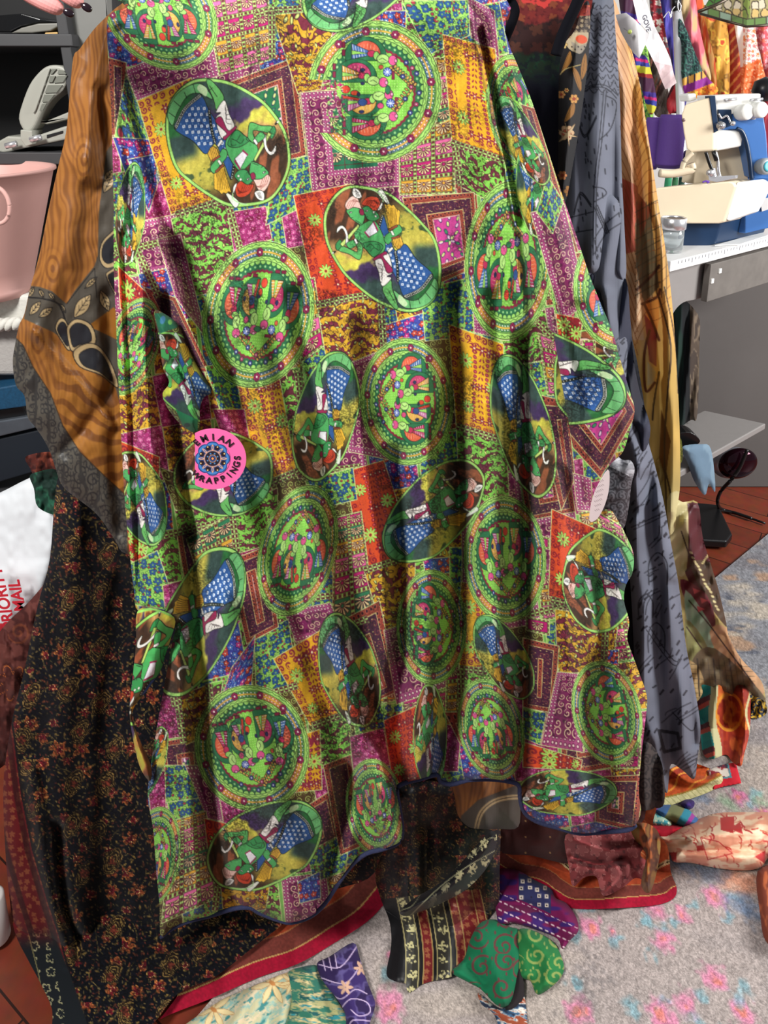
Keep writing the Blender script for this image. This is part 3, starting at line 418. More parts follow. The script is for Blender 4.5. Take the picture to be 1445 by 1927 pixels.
def sheet(name, outline, paint, Yf, sp=2.0, parent=None, m=None, folds=(), laps=(), zmin=.014, roll=0.0, rollw=14.0, floor=None, puff=0.0, puffw=20.0, curve=True, origin=None, thick=0.0):
    o = np.array(outline, float); o = spline(o, 4, True) if curve else o
    x0, y0 = o.min(0) - 2 * sp; x1, y1 = o.max(0) + 2 * sp; xs = np.arange(x0, x1, sp); ys = np.arange(y0, y1, sp); X, Y = np.meshgrid(xs.astype(F32), ys.astype(F32))
    s = poly_sdf(X, Y, o); q = (s[:-1, :-1] + s[1:, :-1] + s[:-1, 1:] + s[1:, 1:]) / 4 < 0
    use = np.zeros(s.shape, bool); full_ = np.ones(s.shape, bool); use[:-1, :-1] |= q; use[1:, :-1] |= q; use[:-1, 1:] |= q; use[1:, 1:] |= q
    pad = np.pad(q, 1); full_ = pad[:-1, :-1] & pad[1:, :-1] & pad[:-1, 1:] & pad[1:, 1:]
    gy, gx = np.gradient(s, sp); bd = use & ~full_; k = np.where(bd, np.clip(s, -sp, sp), 0); gl = np.maximum(np.hypot(gx, gy), .3); X2 = X - k * gx / gl; Y2 = Y - k * gy / gl
    lift = quiltlift(xs, ys, folds) if len(folds) else np.zeros(X.shape, F32)
    for l in laps: lift = lift + lap(X, Y, *l)
    ins = np.maximum(-s, 0)
    if puff: lift = lift + puff * np.sqrt(1 - (1 - np.clip(ins / puffw, 0, 1)) ** 2)
    if floor is not None: pos = PZ(X2, Y2, np.maximum(floor + lift, zmin))
    else:
        D = (Yf(X, Y) if callable(Yf) else Yf) - lift
        if roll: D = D + roll * np.exp(-ins / rollw)
        pos = P(X2, Y2, D); low = pos[..., 2] < zmin + np.maximum(lift, 0) * .7
        if low.any(): pos = np.where(low[..., None], PZ(X2, Y2, zmin + np.maximum(lift, 0) * .7), pos)
    c = paint(X, Y, pos) if callable(paint) else paint.sample(X, Y)[..., :3]
    idx = np.full(s.shape, -1, np.int64); n = int(use.sum()); idx[use] = np.arange(n); jj, ii = np.nonzero(q)
    quads = np.stack([idx[jj, ii], idx[jj + 1, ii], idx[jj + 1, ii + 1], idx[jj, ii + 1]], 1).astype(np.int32)
    V = pos[use].astype(np.float32); base = np.array(wloc(parent) if parent else (origin if origin is not None else V.mean(0)), np.float32)
    me = bpy.data.meshes.new(name); me.vertices.add(n); me.vertices.foreach_set('co', (V - base).ravel()); nq = len(quads); me.loops.add(nq * 4); me.loops.foreach_set('vertex_index', quads.ravel()); me.polygons.add(nq)
    me.polygons.foreach_set('loop_start', np.arange(0, nq * 4, 4, dtype=np.int32)); me.polygons.foreach_set('use_smooth', np.ones(nq, bool)); me.update(calc_edges=True)
    at = me.attributes.new('print', 'FLOAT_COLOR', 'POINT'); cc = np.ones((n, 4), np.float32); cc[:, :3] = lin(np.clip(c[use], 0, 1) * 255); at.data.foreach_set('color', cc.ravel())
    ob = bpy.data.objects.new(name, me); COL.objects.link(ob); me.materials.append(m or cloth_mat('cotton'))
    if parent: ob.parent = parent
    else: ob.location = tuple(float(x) for x in base)
    if thick:
        md = ob.modifiers.new('hem', 'SOLIDIFY'); md.thickness = thick; md.offset = 0
    return ob
def from_bm(name, bm, m, parent=None, smooth=True, bevel=0.0, origin=None):
    bmesh.ops.recalc_face_normals(bm, faces=bm.faces); me = bpy.data.meshes.new(name); base = wloc(parent) if parent else Vector(origin) if origin is not None else sum((v.co for v in bm.verts), Vector()) / max(len(bm.verts), 1)
    bmesh.ops.translate(bm, verts=bm.verts, vec=-base); bm.to_mesh(me); bm.free()
    for p in me.polygons: p.use_smooth = smooth
    ob = bpy.data.objects.new(name, me); COL.objects.link(ob); me.materials.append(m)
    if parent: ob.parent = parent
    else: ob.location = base
    if bevel:
        b = ob.modifiers.new('edge', 'BEVEL'); b.width = bevel; b.segments = 3; b.limit_method = 'ANGLE'; b.angle_limit = .6
        if smooth: me.set_sharp_from_angle(angle=.7) if hasattr(me, 'set_sharp_from_angle') else None
    return ob
def prism(name, base_pts, vec, m, parent=None, bevel=.002, smooth=False):
    """closed solid: a 3-D polygon swept along a vector"""
    bm = bmesh.new(); a = [bm.verts.new(Vector(p)) for p in base_pts]; b = [bm.verts.new(Vector(p) + Vector(vec)) for p in base_pts]; bm.faces.new(a); bm.faces.new(b[::-1]); n = len(a)
    for i in range(n): bm.faces.new((a[i], a[(i + 1) % n], b[(i + 1) % n], b[i]))
    return from_bm(name, bm, m, parent, smooth, bevel)
def pxprism(name, pts, Y, vec, m, parent=None, bevel=.002, curve=0, smooth=False):
    p = spline(pts, curve, True) if curve else np.array(pts, float); return prism(name, P(p[:, 0], p[:, 1], Y), vec, m, parent, bevel, smooth)
def box(name, lo, hi, m, parent=None, bevel=.002):
    (x0, y0, z0), (x1, y1, z1) = lo, hi; return prism(name, [(x0, y0, z0), (x1, y0, z0), (x1, y1, z0), (x0, y1, z0)], (0, 0, z1 - z0), m, parent, bevel)
def tube(name, pts, r, m, parent=None, seg=10, smooth_n=6, taper=None):
    p = [Vector(q) for q in (spline(pts, smooth_n) if smooth_n else np.array(pts))]; bm = bmesh.new(); rings = []; up = Vector((0, 0, 1))
    for i, c in enumerate(p):
        t = (p[min(i + 1, len(p) - 1)] - p[max(i - 1, 0)]).normalized(); a = t.cross(up if abs(t.z) < .9 else Vector((1, 0, 0))).normalized(); b = t.cross(a); rr = r if taper is None else r * taper(i / (len(p) - 1))
        rings.append([bm.verts.new(c + (a * math.cos(k / seg * 2 * math.pi) + b * math.sin(k / seg * 2 * math.pi)) * rr) for k in range(seg)])
    for A, B in zip(rings[:-1], rings[1:]):
        for k in range(seg): bm.faces.new((A[k], A[(k + 1) % seg], B[(k + 1) % seg], B[k]))
    bm.faces.new(rings[0]); bm.faces.new(rings[-1][::-1]); return from_bm(name, bm, m, parent)
def lathe(name, prof, c, m, parent=None, seg=40, axis=(0, 0, 1), closed=False):
    bm = bmesh.new(); ax = Vector(axis).normalized(); q = ax.to_track_quat('Z', 'Y'); rings = [[bm.verts.new(Vector(c) + q @ Vector((r * math.cos(k / seg * 2 * math.pi), r * math.sin(k / seg * 2 * math.pi), z))) for k in range(seg)] for r, z in prof]
    for A, B in zip(rings[:-1], rings[1:]):
        for k in range(seg): bm.faces.new((A[k], A[(k + 1) % seg], B[(k + 1) % seg], B[k]))
    if prof[0][0] > 1e-5: bm.faces.new(rings[0][::-1])
    if not closed and prof[-1][0] > 1e-5: bm.faces.new(rings[-1])
    bmesh.ops.remove_doubles(bm, verts=bm.verts, dist=1e-6); return from_bm(name, bm, m, parent)
def glyphs(word, size):
    """outline of lettering as a small solid mesh"""
    cu = bpy.data.curves.new('lettering', 'FONT'); cu.body = word; cu.size = size; cu.extrude = .0004; cu.offset = size * .022; cu.align_x = 'CENTER'; cu.align_y = 'CENTER'; t = bpy.data.objects.new('lettering', cu); COL.objects.link(t); bpy.context.view_layer.update()
    me = bpy.data.meshes.new_from_object(t.evaluated_get(bpy.context.evaluated_depsgraph_get())); bpy.data.objects.remove(t); return me
def lettering(name, items, m, parent):
    """items: (word, size, 4x4 matrix); all on one surface, one mesh"""
    bm = bmesh.new()
    for w, s, M in items:
        me = glyphs(w, s); n = len(bm.verts); bm.from_mesh(me); bm.verts.ensure_lookup_table(); bmesh.ops.transform(bm, matrix=M, verts=bm.verts[n:])
    return from_bm(name, bm, m, parent, False)
def frame_at(o, right, up):
    r = Vector(right).normalized(); n = r.cross(Vector(up)).normalized(); u = n.cross(r); M = Matrix((r, u, n)).transposed().to_4x4(); M.translation = Vector(o); return M
# ---------------------------------------------------------------- prints of the other cloths
def p_ochre():
    cv = Cv(10, -12, 1010, 1580, 1.0, (170, 112, 38)); A, X, Y = cv.box(10, -12, 1010, 1580); n = fbm(X / 70, Y / 110, 2, 2); n2 = fbm(X / 30, Y / 60, 8, 2)
    g = np.sin(2 * np.pi * (X / 22 + 3.0 * n + 1.2 * n2)) * .4 + .65 * np.sin(2 * np.pi * (X / 9 + 5 * n + 2.0 * n2 - Y / 160)); c = full(X, (180, 120, 54)); c = mixc(c, col((158, 100, 44)), ss(-.4, .4, g)); c = mixc(c, col((134, 84, 38)), ss(.2, .75, g) * .7)
    for kx, ky, R in ((160, 300, 24), (98, 505, 22), (70, 640, 22)):
        r = np.hypot((X - kx) * 1.25, (Y - ky) * .62) + 16 * (n2 - .5); w = np.sin(r / 1.9); m = (1 - ss(R * .5, R * 1.5, r)) * .65; c2 = mixc(full(X, (176, 116, 42)), col((116, 66, 20)), ss(-.1, .7, w)); c = c + (c2 - c) * m[..., None]
    rr = np.hypot((X - 215) * 1.0, Y - 640); m = ss(480, 700, Y) * ss(60, 140, X) * (1 - ss(1000, 1050, Y)); w = np.sin(rr / 4.6 + 14 * n + 6 * n2); c2 = mixc(full(X, (192, 130, 50)), col((132, 80, 32)), ss(.0, .6, w)); c = c + (c2 - c) * (m * .8)[..., None]
    A[..., :3] = c
    GR, CR, NV, K = (88, 84, 78), (206, 184, 142), (36, 38, 48), (24, 22, 24)
    pg = lambda pts, cc=GR, **k: cv.poly(spline(pts, 4, True), cc, **k)
    cv.poly([(200, 285), (226, 250), (226, 760), (206, 690), (140, 655), (100, 625), (45, 600), (50, 575), (58, 538), (75, 540), (98, 548), (125, 572), (140, 548), (178, 500), (184, 480), (186, 400)], GR)
    cv.poly([(162, 616), (214, 578), (230, 600), (222, 640), (180, 620)], (170, 112, 38))
    for x, y, a, b, r in ((66, 580, 17, 7, -.9), (86, 588, 16, 7, -.6), (58, 550, 12, 5, -1), (78, 552, 9, 4, 1.1), (97, 557, 10, 4, .9), (118, 580, 10, 4, 1.0), (155, 576, 27, 12, -.95), (171, 532, 16, 5, -.75), (197, 566, 21, 9, 1.2), (204, 345, 20, 9, -1.1), (205, 330, 15, 7, -.9)):
        co, si = math.cos(r), math.sin(r); lf = [(x + co * a * t - si * b * s * math.sin(math.pi * (t + 1) / 2), y + si * a * t + co * b * s * math.sin(math.pi * (t + 1) / 2)) for s, ts in ((1, np.linspace(-1, 1, 9)), (-1, np.linspace(1, -1, 9))) for t in ts]
        cv.poly(lf, CR, K, 1.4); cv.stroke([(x - co * a * .8, y - si * a * .8), (x + co * a * .8, y + si * a * .8)], 1.2, K)
        for t in (-.4, 0, .4): cv.stroke([(x + co * a * t, y + si * a * t), (x + co * a * (t + .3) - si * b * .55, y + si * a * (t + .3) + co * b * .55)], .9, K); cv.stroke([(x + co * a * t, y + si * a * t), (x + co * a * (t + .3) + si * b * .55, y + si * a * (t + .3) - co * b * .55)], .9, K)
    cv.stroke(spline([(55, 560), (80, 562), (110, 572), (122, 600)], 4), 3, K); cv.stroke([(125, 572), (178, 505), (182, 560)], 1.6, K)
    def petal(pts):
        cv.poly(spline(pts, 4, True), CR, K, 1.6); p = np.array(pts); c0 = p.mean(0); cv.poly(spline(c0 + (p - c0) * .74, 4, True), NV, K, 1.6)
    petal([(104, 618), (112, 600), (124, 604), (136, 640), (130, 660), (116, 642)]); petal([(128, 612), (145, 600), (172, 612), (180, 645), (150, 655), (134, 660), (126, 628)]); petal([(138, 662), (165, 646), (190, 655), (212, 690), (222, 730), (190, 706), (150, 690)]); petal([(206, 440), (190, 460), (188, 490), (202, 505), (224, 490), (226, 430)]); petal([(200, 520), (205, 510), (226, 505), (226, 560), (214, 550)])
    # grey scroll hem of the sleeve and the arc on the lower hem
    hem = [(30, 636), (44, 650), (62, 690), (95, 740), (118, 800), (150, 850), (196, 895), (240, 935), (240, 1060), (180, 1010), (60, 880), (10, 740), (12, 650)]
    def scr(X, Y):
        c = full(X, (98, 96, 92)); dx, dy, a, b = cellf(X, Y, 27, 4, .55); s = np.where(a > .5, 1.0, -1.0); c = mixc(c, col((50, 50, 54)), cv1(spiral(dx * s, dy, 14, 9.5, a) - .6, .9)); dx, dy, a, b = cellf(X, Y, 12, 9, .8); c = mixc(c, col((56, 56, 60)), cv1(np.abs(np.hypot(dx, dy * .6) - 3) - .8)); f = np.sin(X / 5 + 4 * vnoise(X / 25, Y / 25, 3)) ; return mixc(c, col((62, 62, 64)), ss(.8, .95, f))
    cv.fn(hem, scr); cv.stroke(hem[:8], 1.5, (70, 50, 30))
    cv.poly([(868, 1535), (900, 1505), (990, 1470), (1000, 1575), (860, 1575)], (84, 80, 74)); cv.stroke(spline([(895, 1565), (905, 1530), (930, 1508), (965, 1500), (1000, 1502)], 4), 9, CR); cv.stroke(spline([(895, 1565), (905, 1530), (930, 1508), (965, 1500), (1000, 1502)], 4), 1.4, K)
    A[..., :3] *= [.80, .77, .72]
    return cv
def floral_dark(X, Y):
    """black ground with rust and gold flower sprays"""
    c = full(X, (11, 12, 20)); st = np.abs(np.sin(X / 17 + 3.4 * vnoise(X / 50, Y / 44, 5) + .9 * np.sin(Y / 19)) * 22); c = mixc(c, col((104, 88, 50)), cv1(st - .9) * ss(.3, .5, vnoise(X / 24, Y / 24, 15))); dx, dy, a, b = cellf(X, Y, 9, 61, .95); t = a * 6; e = np.hypot((dx * np.cos(t) + dy * np.sin(t)) / 3.8, (-dx * np.sin(t) + dy * np.cos(t)) / 1.5); c = mixc(c, np.where((b > .45)[..., None], col((90, 78, 48)), col((92, 44, 34))), cv1((e - .8) * 2) * (b > .2))
    dx, dy, a, b = cellf(X, Y, 17, 31, .9); t = a * 6; e = np.hypot((dx * np.cos(t) + dy * np.sin(t)) / 6, (-dx * np.sin(t) + dy * np.cos(t)) / 2.2); c = mixc(c, np.where((b > .5)[..., None], col((108, 88, 46)), col((96, 52, 34))), cv1((e - .8) * 2))
    dx, dy, a, b = cellf(X, Y, 46, 12, .85); dx = dx + 6 * (vnoise(X / 7, Y / 7, 73) - .5); dy = dy + 6 * (vnoise(X / 7, Y / 7, 74) - .5); d = flower(dx * (1.2 - .4 * a), dy, 6, 8 + 9 * b, .6, a * 3); c = mixc(c, np.where((b > .5)[..., None], col((132, 66, 36)), np.where((b > .25)[..., None], col((118, 44, 34)), col((112, 94, 48)))), cv1(d)); c = mixc(c, col((196, 152, 84)), cv1(np.abs(d + 1.5) - .5) * .7); d = flower(dx, dy, 5, 8, .4, a * 5); c = mixc(c, col((96, 20, 30)), cv1(d)); r = np.hypot(dx, dy); c = mixc(c, col((214, 178, 116)), cv1(np.abs(r - 5) - .5) * (vnoise(X / 2, Y / 2, 3) > .5))
    dx, dy, a, b = cellf(X, Y, 84, 22, .8); dx = dx + 7 * (vnoise(X / 9, Y / 9, 71) - .5); dy = dy + 7 * (vnoise(X / 9, Y / 9, 72) - .5); r = np.hypot(dx * 1.5 + dy * .5, dy + np.abs(dx) * .25); k = np.clip(1.15 - r / 24, 0, 1); c = mixc(c, mixc(full(X, (34, 22, 18)), col((132, 106, 58)), ss(.2, .7, np.sin(r * 1.25 + a * 6 + 2 * vnoise(X / 7, Y / 7, 8)))), ss(0, .2, k)); c = mixc(c, col((104, 46, 34)), cv1(flower(dx, dy + 2, 7, 9, .5, a * 4)))
    return c * (.30 + 1.0 * vnoise(X / 2.4, Y / 2.4, 50)[..., None]) * (.85 + .3 * vnoise(X / 60, Y / 60, 51)[..., None])
def p_black(X, Y, pos=None):
    c = floral_dark(X, Y); L = [(0, 1380), (12, 1500), (26, 1600), (55, 1700), (95, 1760), (125, 1800), (150, 1850)]; d = seg_dist(X, Y, spline(L, 4)); xe = np.interp(Y, [900, 1380, 1500, 1600, 1700, 1760, 1830, 1990], [-60, 26, 42, 62, 92, 112, 130, 160]).astype(F32) - X
    b = full(X, (92, 20, 24)); dx, dy, a, q = cellf(X, Y, 15, 3, .7); b = mixc(b, col((140, 84, 50)), cv1(flower(dx, dy, 5, 6, .5, a * 6) ) * .7); b = mixc(b, col((40, 12, 14)), ss(.5, .8, np.sin(xe / 6.5)) * .7)
    c = c + (b - c) * ss(0, 2, xe)[..., None]; c = mixc(c, col((20, 14, 16)), cv1(np.abs(xe) - 2))
    low = ss(1700, 1760, Y + X * .1 - 40) * ss(18, 22, xe + (Y - 1700) * .16); k = full(X, (22, 26, 30)); dx, dy, a, q = cellf(X, Y, 26, 6, .4); k = mixc(k, col((150, 146, 110)), cv1(np.abs(flower(dx, dy, 5, 9, .5, a * 4)) - 1.2) * (np.abs(xe - 40) < 16)); k = mixc(k, col((110, 104, 70)), cv1(np.abs(xe - 58) - 1)); return c + (k - c) * low[..., None]
def p_sash(X, Y, pos=None):
    u = X - 735 - (Y - 1650) * .06 + 10 * np.sin(Y / 60); c = floral_dark(X * 1.2, Y * 1.2); m = (Y > 1690 + (X - 735) * -.1); k = full(X, (20, 19, 22))
    for x0, w in ((22, 24), (82, 26)):
        k = mixc(k, col((74, 72, 58)), cv1(np.abs(u - x0) - w / 2) * .5); dx, dy, a, q = cellf(u - x0 + 14, Y, 28, 6, .3); k = mixc(k, col((196, 188, 136)), cv1(flower(dx, dy, 5, 11, .5, a * 4)) * (np.abs(u - x0) < w / 2) * ss(.35, .6, vnoise(X / 3, Y / 3, 9)))
        for s in (-1, 1): k = mixc(k, col((176, 164, 112)), cv1(np.abs(u - x0 - s * w / 2) - 1))
    r = full(X, (104, 24, 28)); dx, dy, a, q = cellf(u, Y, 14, 8, .5); r = mixc(r, col((150, 96, 60)), cv1(flower(dx, dy, 5, 5.5, .5, a * 5)) * .8); rr = ((np.abs(u - 52) < 9) | (np.abs(u - 138) < 32)); k = np.where(rr[..., None], r, k)
    for x0 in (43, 61, 106, 122, 154, 170): k = mixc(k, col((168, 140, 84)), cv1(np.abs(u - x0) - 1))
    return np.where((m & (u < 172))[..., None], k, c)
def p_sashband(X, Y, pos=None):
    v = (Y - 1715) + (X - 760) * .80 + 14 * np.sin((X - 755) / 55); c = full(X, (18, 18, 22)); c = mixc(c, col((172, 170, 134)), cv1(np.abs(v - 22) - .9) + cv1(np.abs(v + 24) - .9)); dx, dy, a, q = cellf(X * 1.28, v + 16, 32, 2, .2)
    c = mixc(c, col((206, 198, 150)), cv1(flower(dx, dy, 6, 12, .45, a * 6)) * ss(.3, .5, vnoise(X / 3, Y / 3, 4)) * ss(760, 900, X)); return mixc(c, col((120, 118, 92)), cv1(np.abs(v + 7 * np.sin(X / 9)) - 1))
def hemstripes(line, bands):
    ln = spline(line, 6)
    def f(X, Y, pos=None):
        d = seg_dist(X, Y, ln) + 3 * vnoise(X / 40, Y / 40, 2); c = full(X, bands[-1][1]); lo = 0
        for w, cc in bands:
            c = np.where(((d >= lo) & (d < lo + w))[..., None], col(cc), c); lo += w
        return c * (.9 + .2 * vnoise(X / 3, Y / 3, 5)[..., None])
    return f
RED_BANDS = [(30, (152, 14, 44)), (2.5, (190, 150, 90)), (34, (112, 52, 44)), (2, (170, 110, 70)), (34, (160, 66, 36)), (5, (214, 194, 140)), (4, (40, 36, 24)), (5, (170, 160, 110)), (60, (178, 86, 44))]
def p_crimson(line, sc=1.0):
    base = hemstripes(line, [(w * sc, c) for w, c in RED_BANDS]); ln = spline(line, 6)
    def f(X, Y, pos=None):
        c = base(X, Y); d = seg_dist(X, Y, ln) / sc; c = mixc(c, col((226, 206, 160)), cv1(np.abs(np.sin((X + Y * .4) / 5) * 6) - 1.5) * (np.abs(d - 109) < 6)); q = np.abs(np.sin((X - Y * .6) / 14 + 2 * vnoise(X / 30, Y / 30, 6))) * 14; return mixc(c, col((226, 168, 110)), cv1(q - .8) * (d > 116) * .8)
    return f
def p_grey():
    cv = Cv(1030, -20, 1340, 1560, 1.3, (118, 124, 138)); A, X, Y = cv.box(1030, -20, 1340, 1560); c = full(X, (104, 108, 122)); c = c * (.86 + .28 * fbm(X / 60, Y / 60, 4)[..., None]); A[..., :3] = c; K = (34, 36, 46); S = lambda p, w=2.0: cv.stroke(spline(p, 5), w, K)
    R = random.Random(5)
    for y in range(10, 170, 13):      # scale-like scallops at the shoulder
        for x in range(1096, 1180, 15): S([(x + R.uniform(-3, 3), y), (x + 7, y + R.uniform(6, 12)), (x + 14, y + R.uniform(-3, 3))], 1.6); cv.ell(x + R.uniform(0, 12), y + R.uniform(0, 12), 1.6, 1.0, 0, K)
    S([(1090, 182), (1110, 166), (1140, 166), (1160, 185)], 1.6); S([(1090, 176), (1112, 161), (1140, 161), (1163, 180)], 1.6)
    for dx in (0, 5): S([(1136 + dx, 170), (1128 + dx, 260), (1118 + dx, 350), (1116 + dx, 480)], 1.8)
    for dx in (0, 4): S([(1085, 215 + dx), (1100, 255 + dx), (1122, 218 + dx)], 2.4); S([(1080, 400 + dx), (1092, 362 + dx), (1112, 385 + dx)], 2.4)
    S([(1140, 180), (1160, 195), (1150, 240), (1130, 262)]); S([(1118, 352), (1135, 355), (1140, 366), (1118, 380)]); [cv.stroke([(1118 + 3 * k, 390 - 2 * k), (1140 + 3 * k, 440 - k)], 2.2, K) for k in range(3)]; S([(1118, 450), (1135, 425), (1165, 400)]); S([(1118, 478), (1140, 440), (1168, 420)]); S([(1070, 410), (1118, 398)]); S([(1065, 440), (1116, 432)])
    for _ in range(60): x = R.uniform(1080, 1170); y = R.uniform(180, 500); cv.stroke([(x, y), (x + 1, y + R.uniform(4, 10))], 2.4, K)
    xl = lambda y: np.interp(y, [540, 700, 900, 1100, 1300, 1500], [1100, 1150, 1180, 1188, 1190, 1200]); xr = lambda y: np.interp(y, [540, 700, 900, 1100, 1300, 1500], [1190, 1200, 1245, 1280, 1315, 1320])
    for k in range(46):
        y = R.uniform(640, 1480); x = R.uniform(xl(y), xr(y)); L = R.uniform(20, 70); a = R.uniform(.4, 1.3); p = [(x, y), (x + L * .5 * math.cos(a) + R.uniform(-9, 9), y - L * .5 * math.sin(a)), (x + L * math.cos(a), y - L * math.sin(a))]; S(p, 1.7)
        if k % 2: S([(a_ + 5, b_ + 4) for a_, b_ in p], 1.7)
    for k in range(150): y = R.uniform(640, 1480); x = R.uniform(xl(y), xr(y)); cv.stroke([(x, y), (x + R.uniform(3, 7), y - R.uniform(3, 9))], R.uniform(2, 4.5), K)
    for x, y, w, h in ((1238, 1070, 34, 60), (1235, 1200, 30, 56), (1215, 1140, 26, 44)): S([(x - w / 2, y + h / 2), (x - w / 2, y - h / 6), (x, y - h / 2), (x + w / 2, y - h / 6), (x + w / 2, y + h / 2)], 2.2)
    cv.poly([(1240, 1375), (1275, 1380), (1280, 1408), (1250, 1415)], None, K, 6); S([(1216, 1185), (1265, 1250), (1282, 1240)], 1.8); S([(1222, 1180), (1268, 1243), (1284, 1232)], 1.8); S([(1245, 1360), (1275, 1335), (1300, 1322)], 2); S([(1265, 1340), (1300, 1375), (1310, 1360)], 2)
    return cv
def p_peach():
    cv = Cv(1130, -12, 1450, 1360, 1.3, (226, 172, 112)); A, X, Y = cv.box(1130, -12, 1450, 1360); c = full(X, (222, 170, 122)); xm = np.interp(Y, [0, 100, 300, 500, 700, 960], [1165, 1180, 1205, 1225, 1235, 1245]).astype(F32); c = mixc(c, col((232, 178, 96)), ss(-4, 6, X - xm)); c = mixc(c, col((212, 176, 96)), ss(560, 720, Y)); c = mixc(c, col((196, 176, 110)), ss(820, 960, Y))
    A[..., :3] = c; Bn = (150, 88, 46)
    cv.poly([(1160, 330), (1200, 350), (1205, 470), (1170, 480)], (196, 96, 74)); cv.poly([(1195, 420), (1222, 380), (1240, 540), (1212, 570), (1196, 500)], (124, 106, 78)); cv.poly([(1198, 360), (1225, 395), (1205, 450)], (156, 84, 58)); cv.poly([(1212, 574), (1240, 550), (1240, 600), (1235, 640), (1222, 610)], (226, 150, 70)); cv.poly([(1212, 590), (1236, 620), (1235, 690), (1222, 680)], (150, 66, 70)); cv.poly([(1170, 500), (1200, 520), (1212, 640), (1180, 640)], (222, 186, 146)); cv.poly([(1218, 680), (1234, 700), (1230, 720), (1218, 726)], (196, 180, 130)); cv.poly([(1240, 860), (1252, 900), (1262, 830), (1244, 770)], (122, 80, 40))
    for k in range(26): y = 40 + k * 22; cv.stroke(spline([(1160, y), (1180, y + 40), (1200, y + 100)], 4), 1.1, Bn); cv.stroke(spline([(1195, y + 60), (1215, y + 20), (1240, y + 10), (1262, y - 10)], 4), 1.1, Bn)
    for k in range(7): cv.stroke([(1195, 400 + 26 * k), (1242, 374 + 26 * k)], 1.6, (84, 70, 50)); cv.stroke([(1198 + 9 * k, 380), (1200 + 9 * k, 560)], 1.4, (92, 80, 60))
    cv.stroke(spline([(1198, 545), (1225, 520), (1240, 500)], 4), 5, (88, 50, 36)); cv.stroke(spline([(1208, 572), (1235, 560), (1242, 545)], 4), 5, (104, 60, 40)); cv.stroke(spline([(1212, 572), (1225, 600), (1240, 640)], 5), 5, (104, 60, 40)); cv.stroke(spline([(1222, 622), (1212, 670), (1215, 735), (1232, 720)], 5), 5, (112, 64, 40))
    DK = (84, 66, 48); cv.stroke(spline([(1240, 560), (1262, 650), (1256, 740), (1250, 850), (1256, 980)], 6), 3.4, DK); cv.stroke(spline([(1250, 540), (1270, 640), (1276, 740)], 6), 2.4, DK); cv.stroke(spline([(1240, 700), (1230, 760), (1228, 790)], 6), 3.4, DK); cv.stroke(spline([(1250, 880), (1262, 940), (1250, 1000)], 6), 3.4, DK)
    # lower skirt that trails to the side
    for pts, cc in (([(1280, 960), (1330, 960), (1345, 1080), (1330, 1130), (1290, 1080)], (92, 36, 44)), ([(1255, 940), (1292, 940), (1292, 1070), (1270, 1070)], (216, 204, 150)), ([(1300, 1060), (1350, 1070), (1372, 1180), (1330, 1130)], (84, 66, 50)), ([(1280, 1090), (1330, 1120), (1345, 1180), (1300, 1150)], (122, 44, 56)), ([(1290, 1110), (1345, 1190), (1340, 1220), (1300, 1200)], (160, 190, 160)), ([(1290, 1165), (1330, 1215), (1310, 1245), (1296, 1240)], (150, 150, 96)), ([(1335, 1190), (1372, 1185), (1436, 1290), (1420, 1310), (1370, 1270)], (206, 160, 118)), ([(1304, 1240), (1345, 1220), (1430, 1300), (1445, 1340), (1400, 1325), (1310, 1290)], (112, 96, 70)), ([(1262, 1240), (1310, 1250), (1330, 1310), (1300, 1320), (1270, 1290)], (216, 186, 128))): cv.poly(spline(pts, 4, True), cc)
    for k in range(9): cv.stroke([(1312 + 10 * k, 1240), (1316 + 11 * k, 1310)], 3 if k % 3 == 0 else 1.2, (70, 58, 46)); cv.stroke([(1300, 1250 + 9 * k), (1420, 1255 + 9 * k)], .8, (90, 78, 56))
    for k in range(16): cv.ell(1300 + 3.4 * k, 1040 + 7 * k + 3 * math.sin(k), 3.6, 2.2, .6, (216, 204, 150)); cv.ell(1322 + 2 * k, 1060 - 3 * k, 2.6, 1.6, 0, (206, 190, 130)) if k < 6 else None
    for p in ([(1282, 1000), (1300, 1060), (1290, 1075)], [(1296, 1130), (1330, 1170), (1360, 1210), (1420, 1290)], [(1292, 1180), (1320, 1220)], [(1340, 1060), (1365, 1130), (1372, 1180)]): cv.stroke(spline(p, 5), 2.4, (70, 50, 44))
    for x, y in ((1310, 1112), (1324, 1130), (1318, 1146)): cv.poly([(x - 7, y - 6), (x + 8, y), (x - 4, y + 6)], (216, 92, 96))
    a = cv.a[..., :3]; yy, xx = np.mgrid[0:cv.h, 0:cv.w]; a *= (.92 + .16 * vnoise(xx / 9, yy / 40, 7))[..., None]; return cv
def p_rich(bg, cols, size=24, k=0, n=5, R=.42, line=None):
    """small all-over flowers"""
    def f(X, Y, pos=None):
        c = full(X, bg); dx, dy, a, b = cellf(X, Y, size * .55, k + 3, .9); c = mixc(c, col(cols[-1]), cv1(flower(dx, dy, 4, size * .17, .6, a * 6))); dx, dy, a, b = cellf(X, Y, size, k, .5); d = flower(dx, dy, n, size * R, .5, a * 6); c = mixc(c, np.array([cols[0], cols[1 % len(cols)]], F32)[(b > .5).astype(int)] / 255, cv1(d))
        if line: c = mixc(c, col(line), cv1(np.abs(d) - .6))
        return c
    return f
def p_swirl(bg, ink, size=26, k=0, p=8.0, w=.8):
    def f(X, Y, pos=None):
        c = full(X, bg) * (.9 + .2 * fbm(X / 30, Y / 30, k)[..., None]); dx, dy, a, b = cellf(X, Y, size, k, .5); s = np.where(a > .5, 1.0, -1.0); c = mixc(c, col(ink), cv1(spiral(dx * s, dy, size * .52, p, a) - w)); dx, dy, a, b = cellf(X, Y, size * .5, k + 5, .9); return mixc(c, col(ink), cv1(np.hypot(dx, dy * .5) - 1.8))
    return f
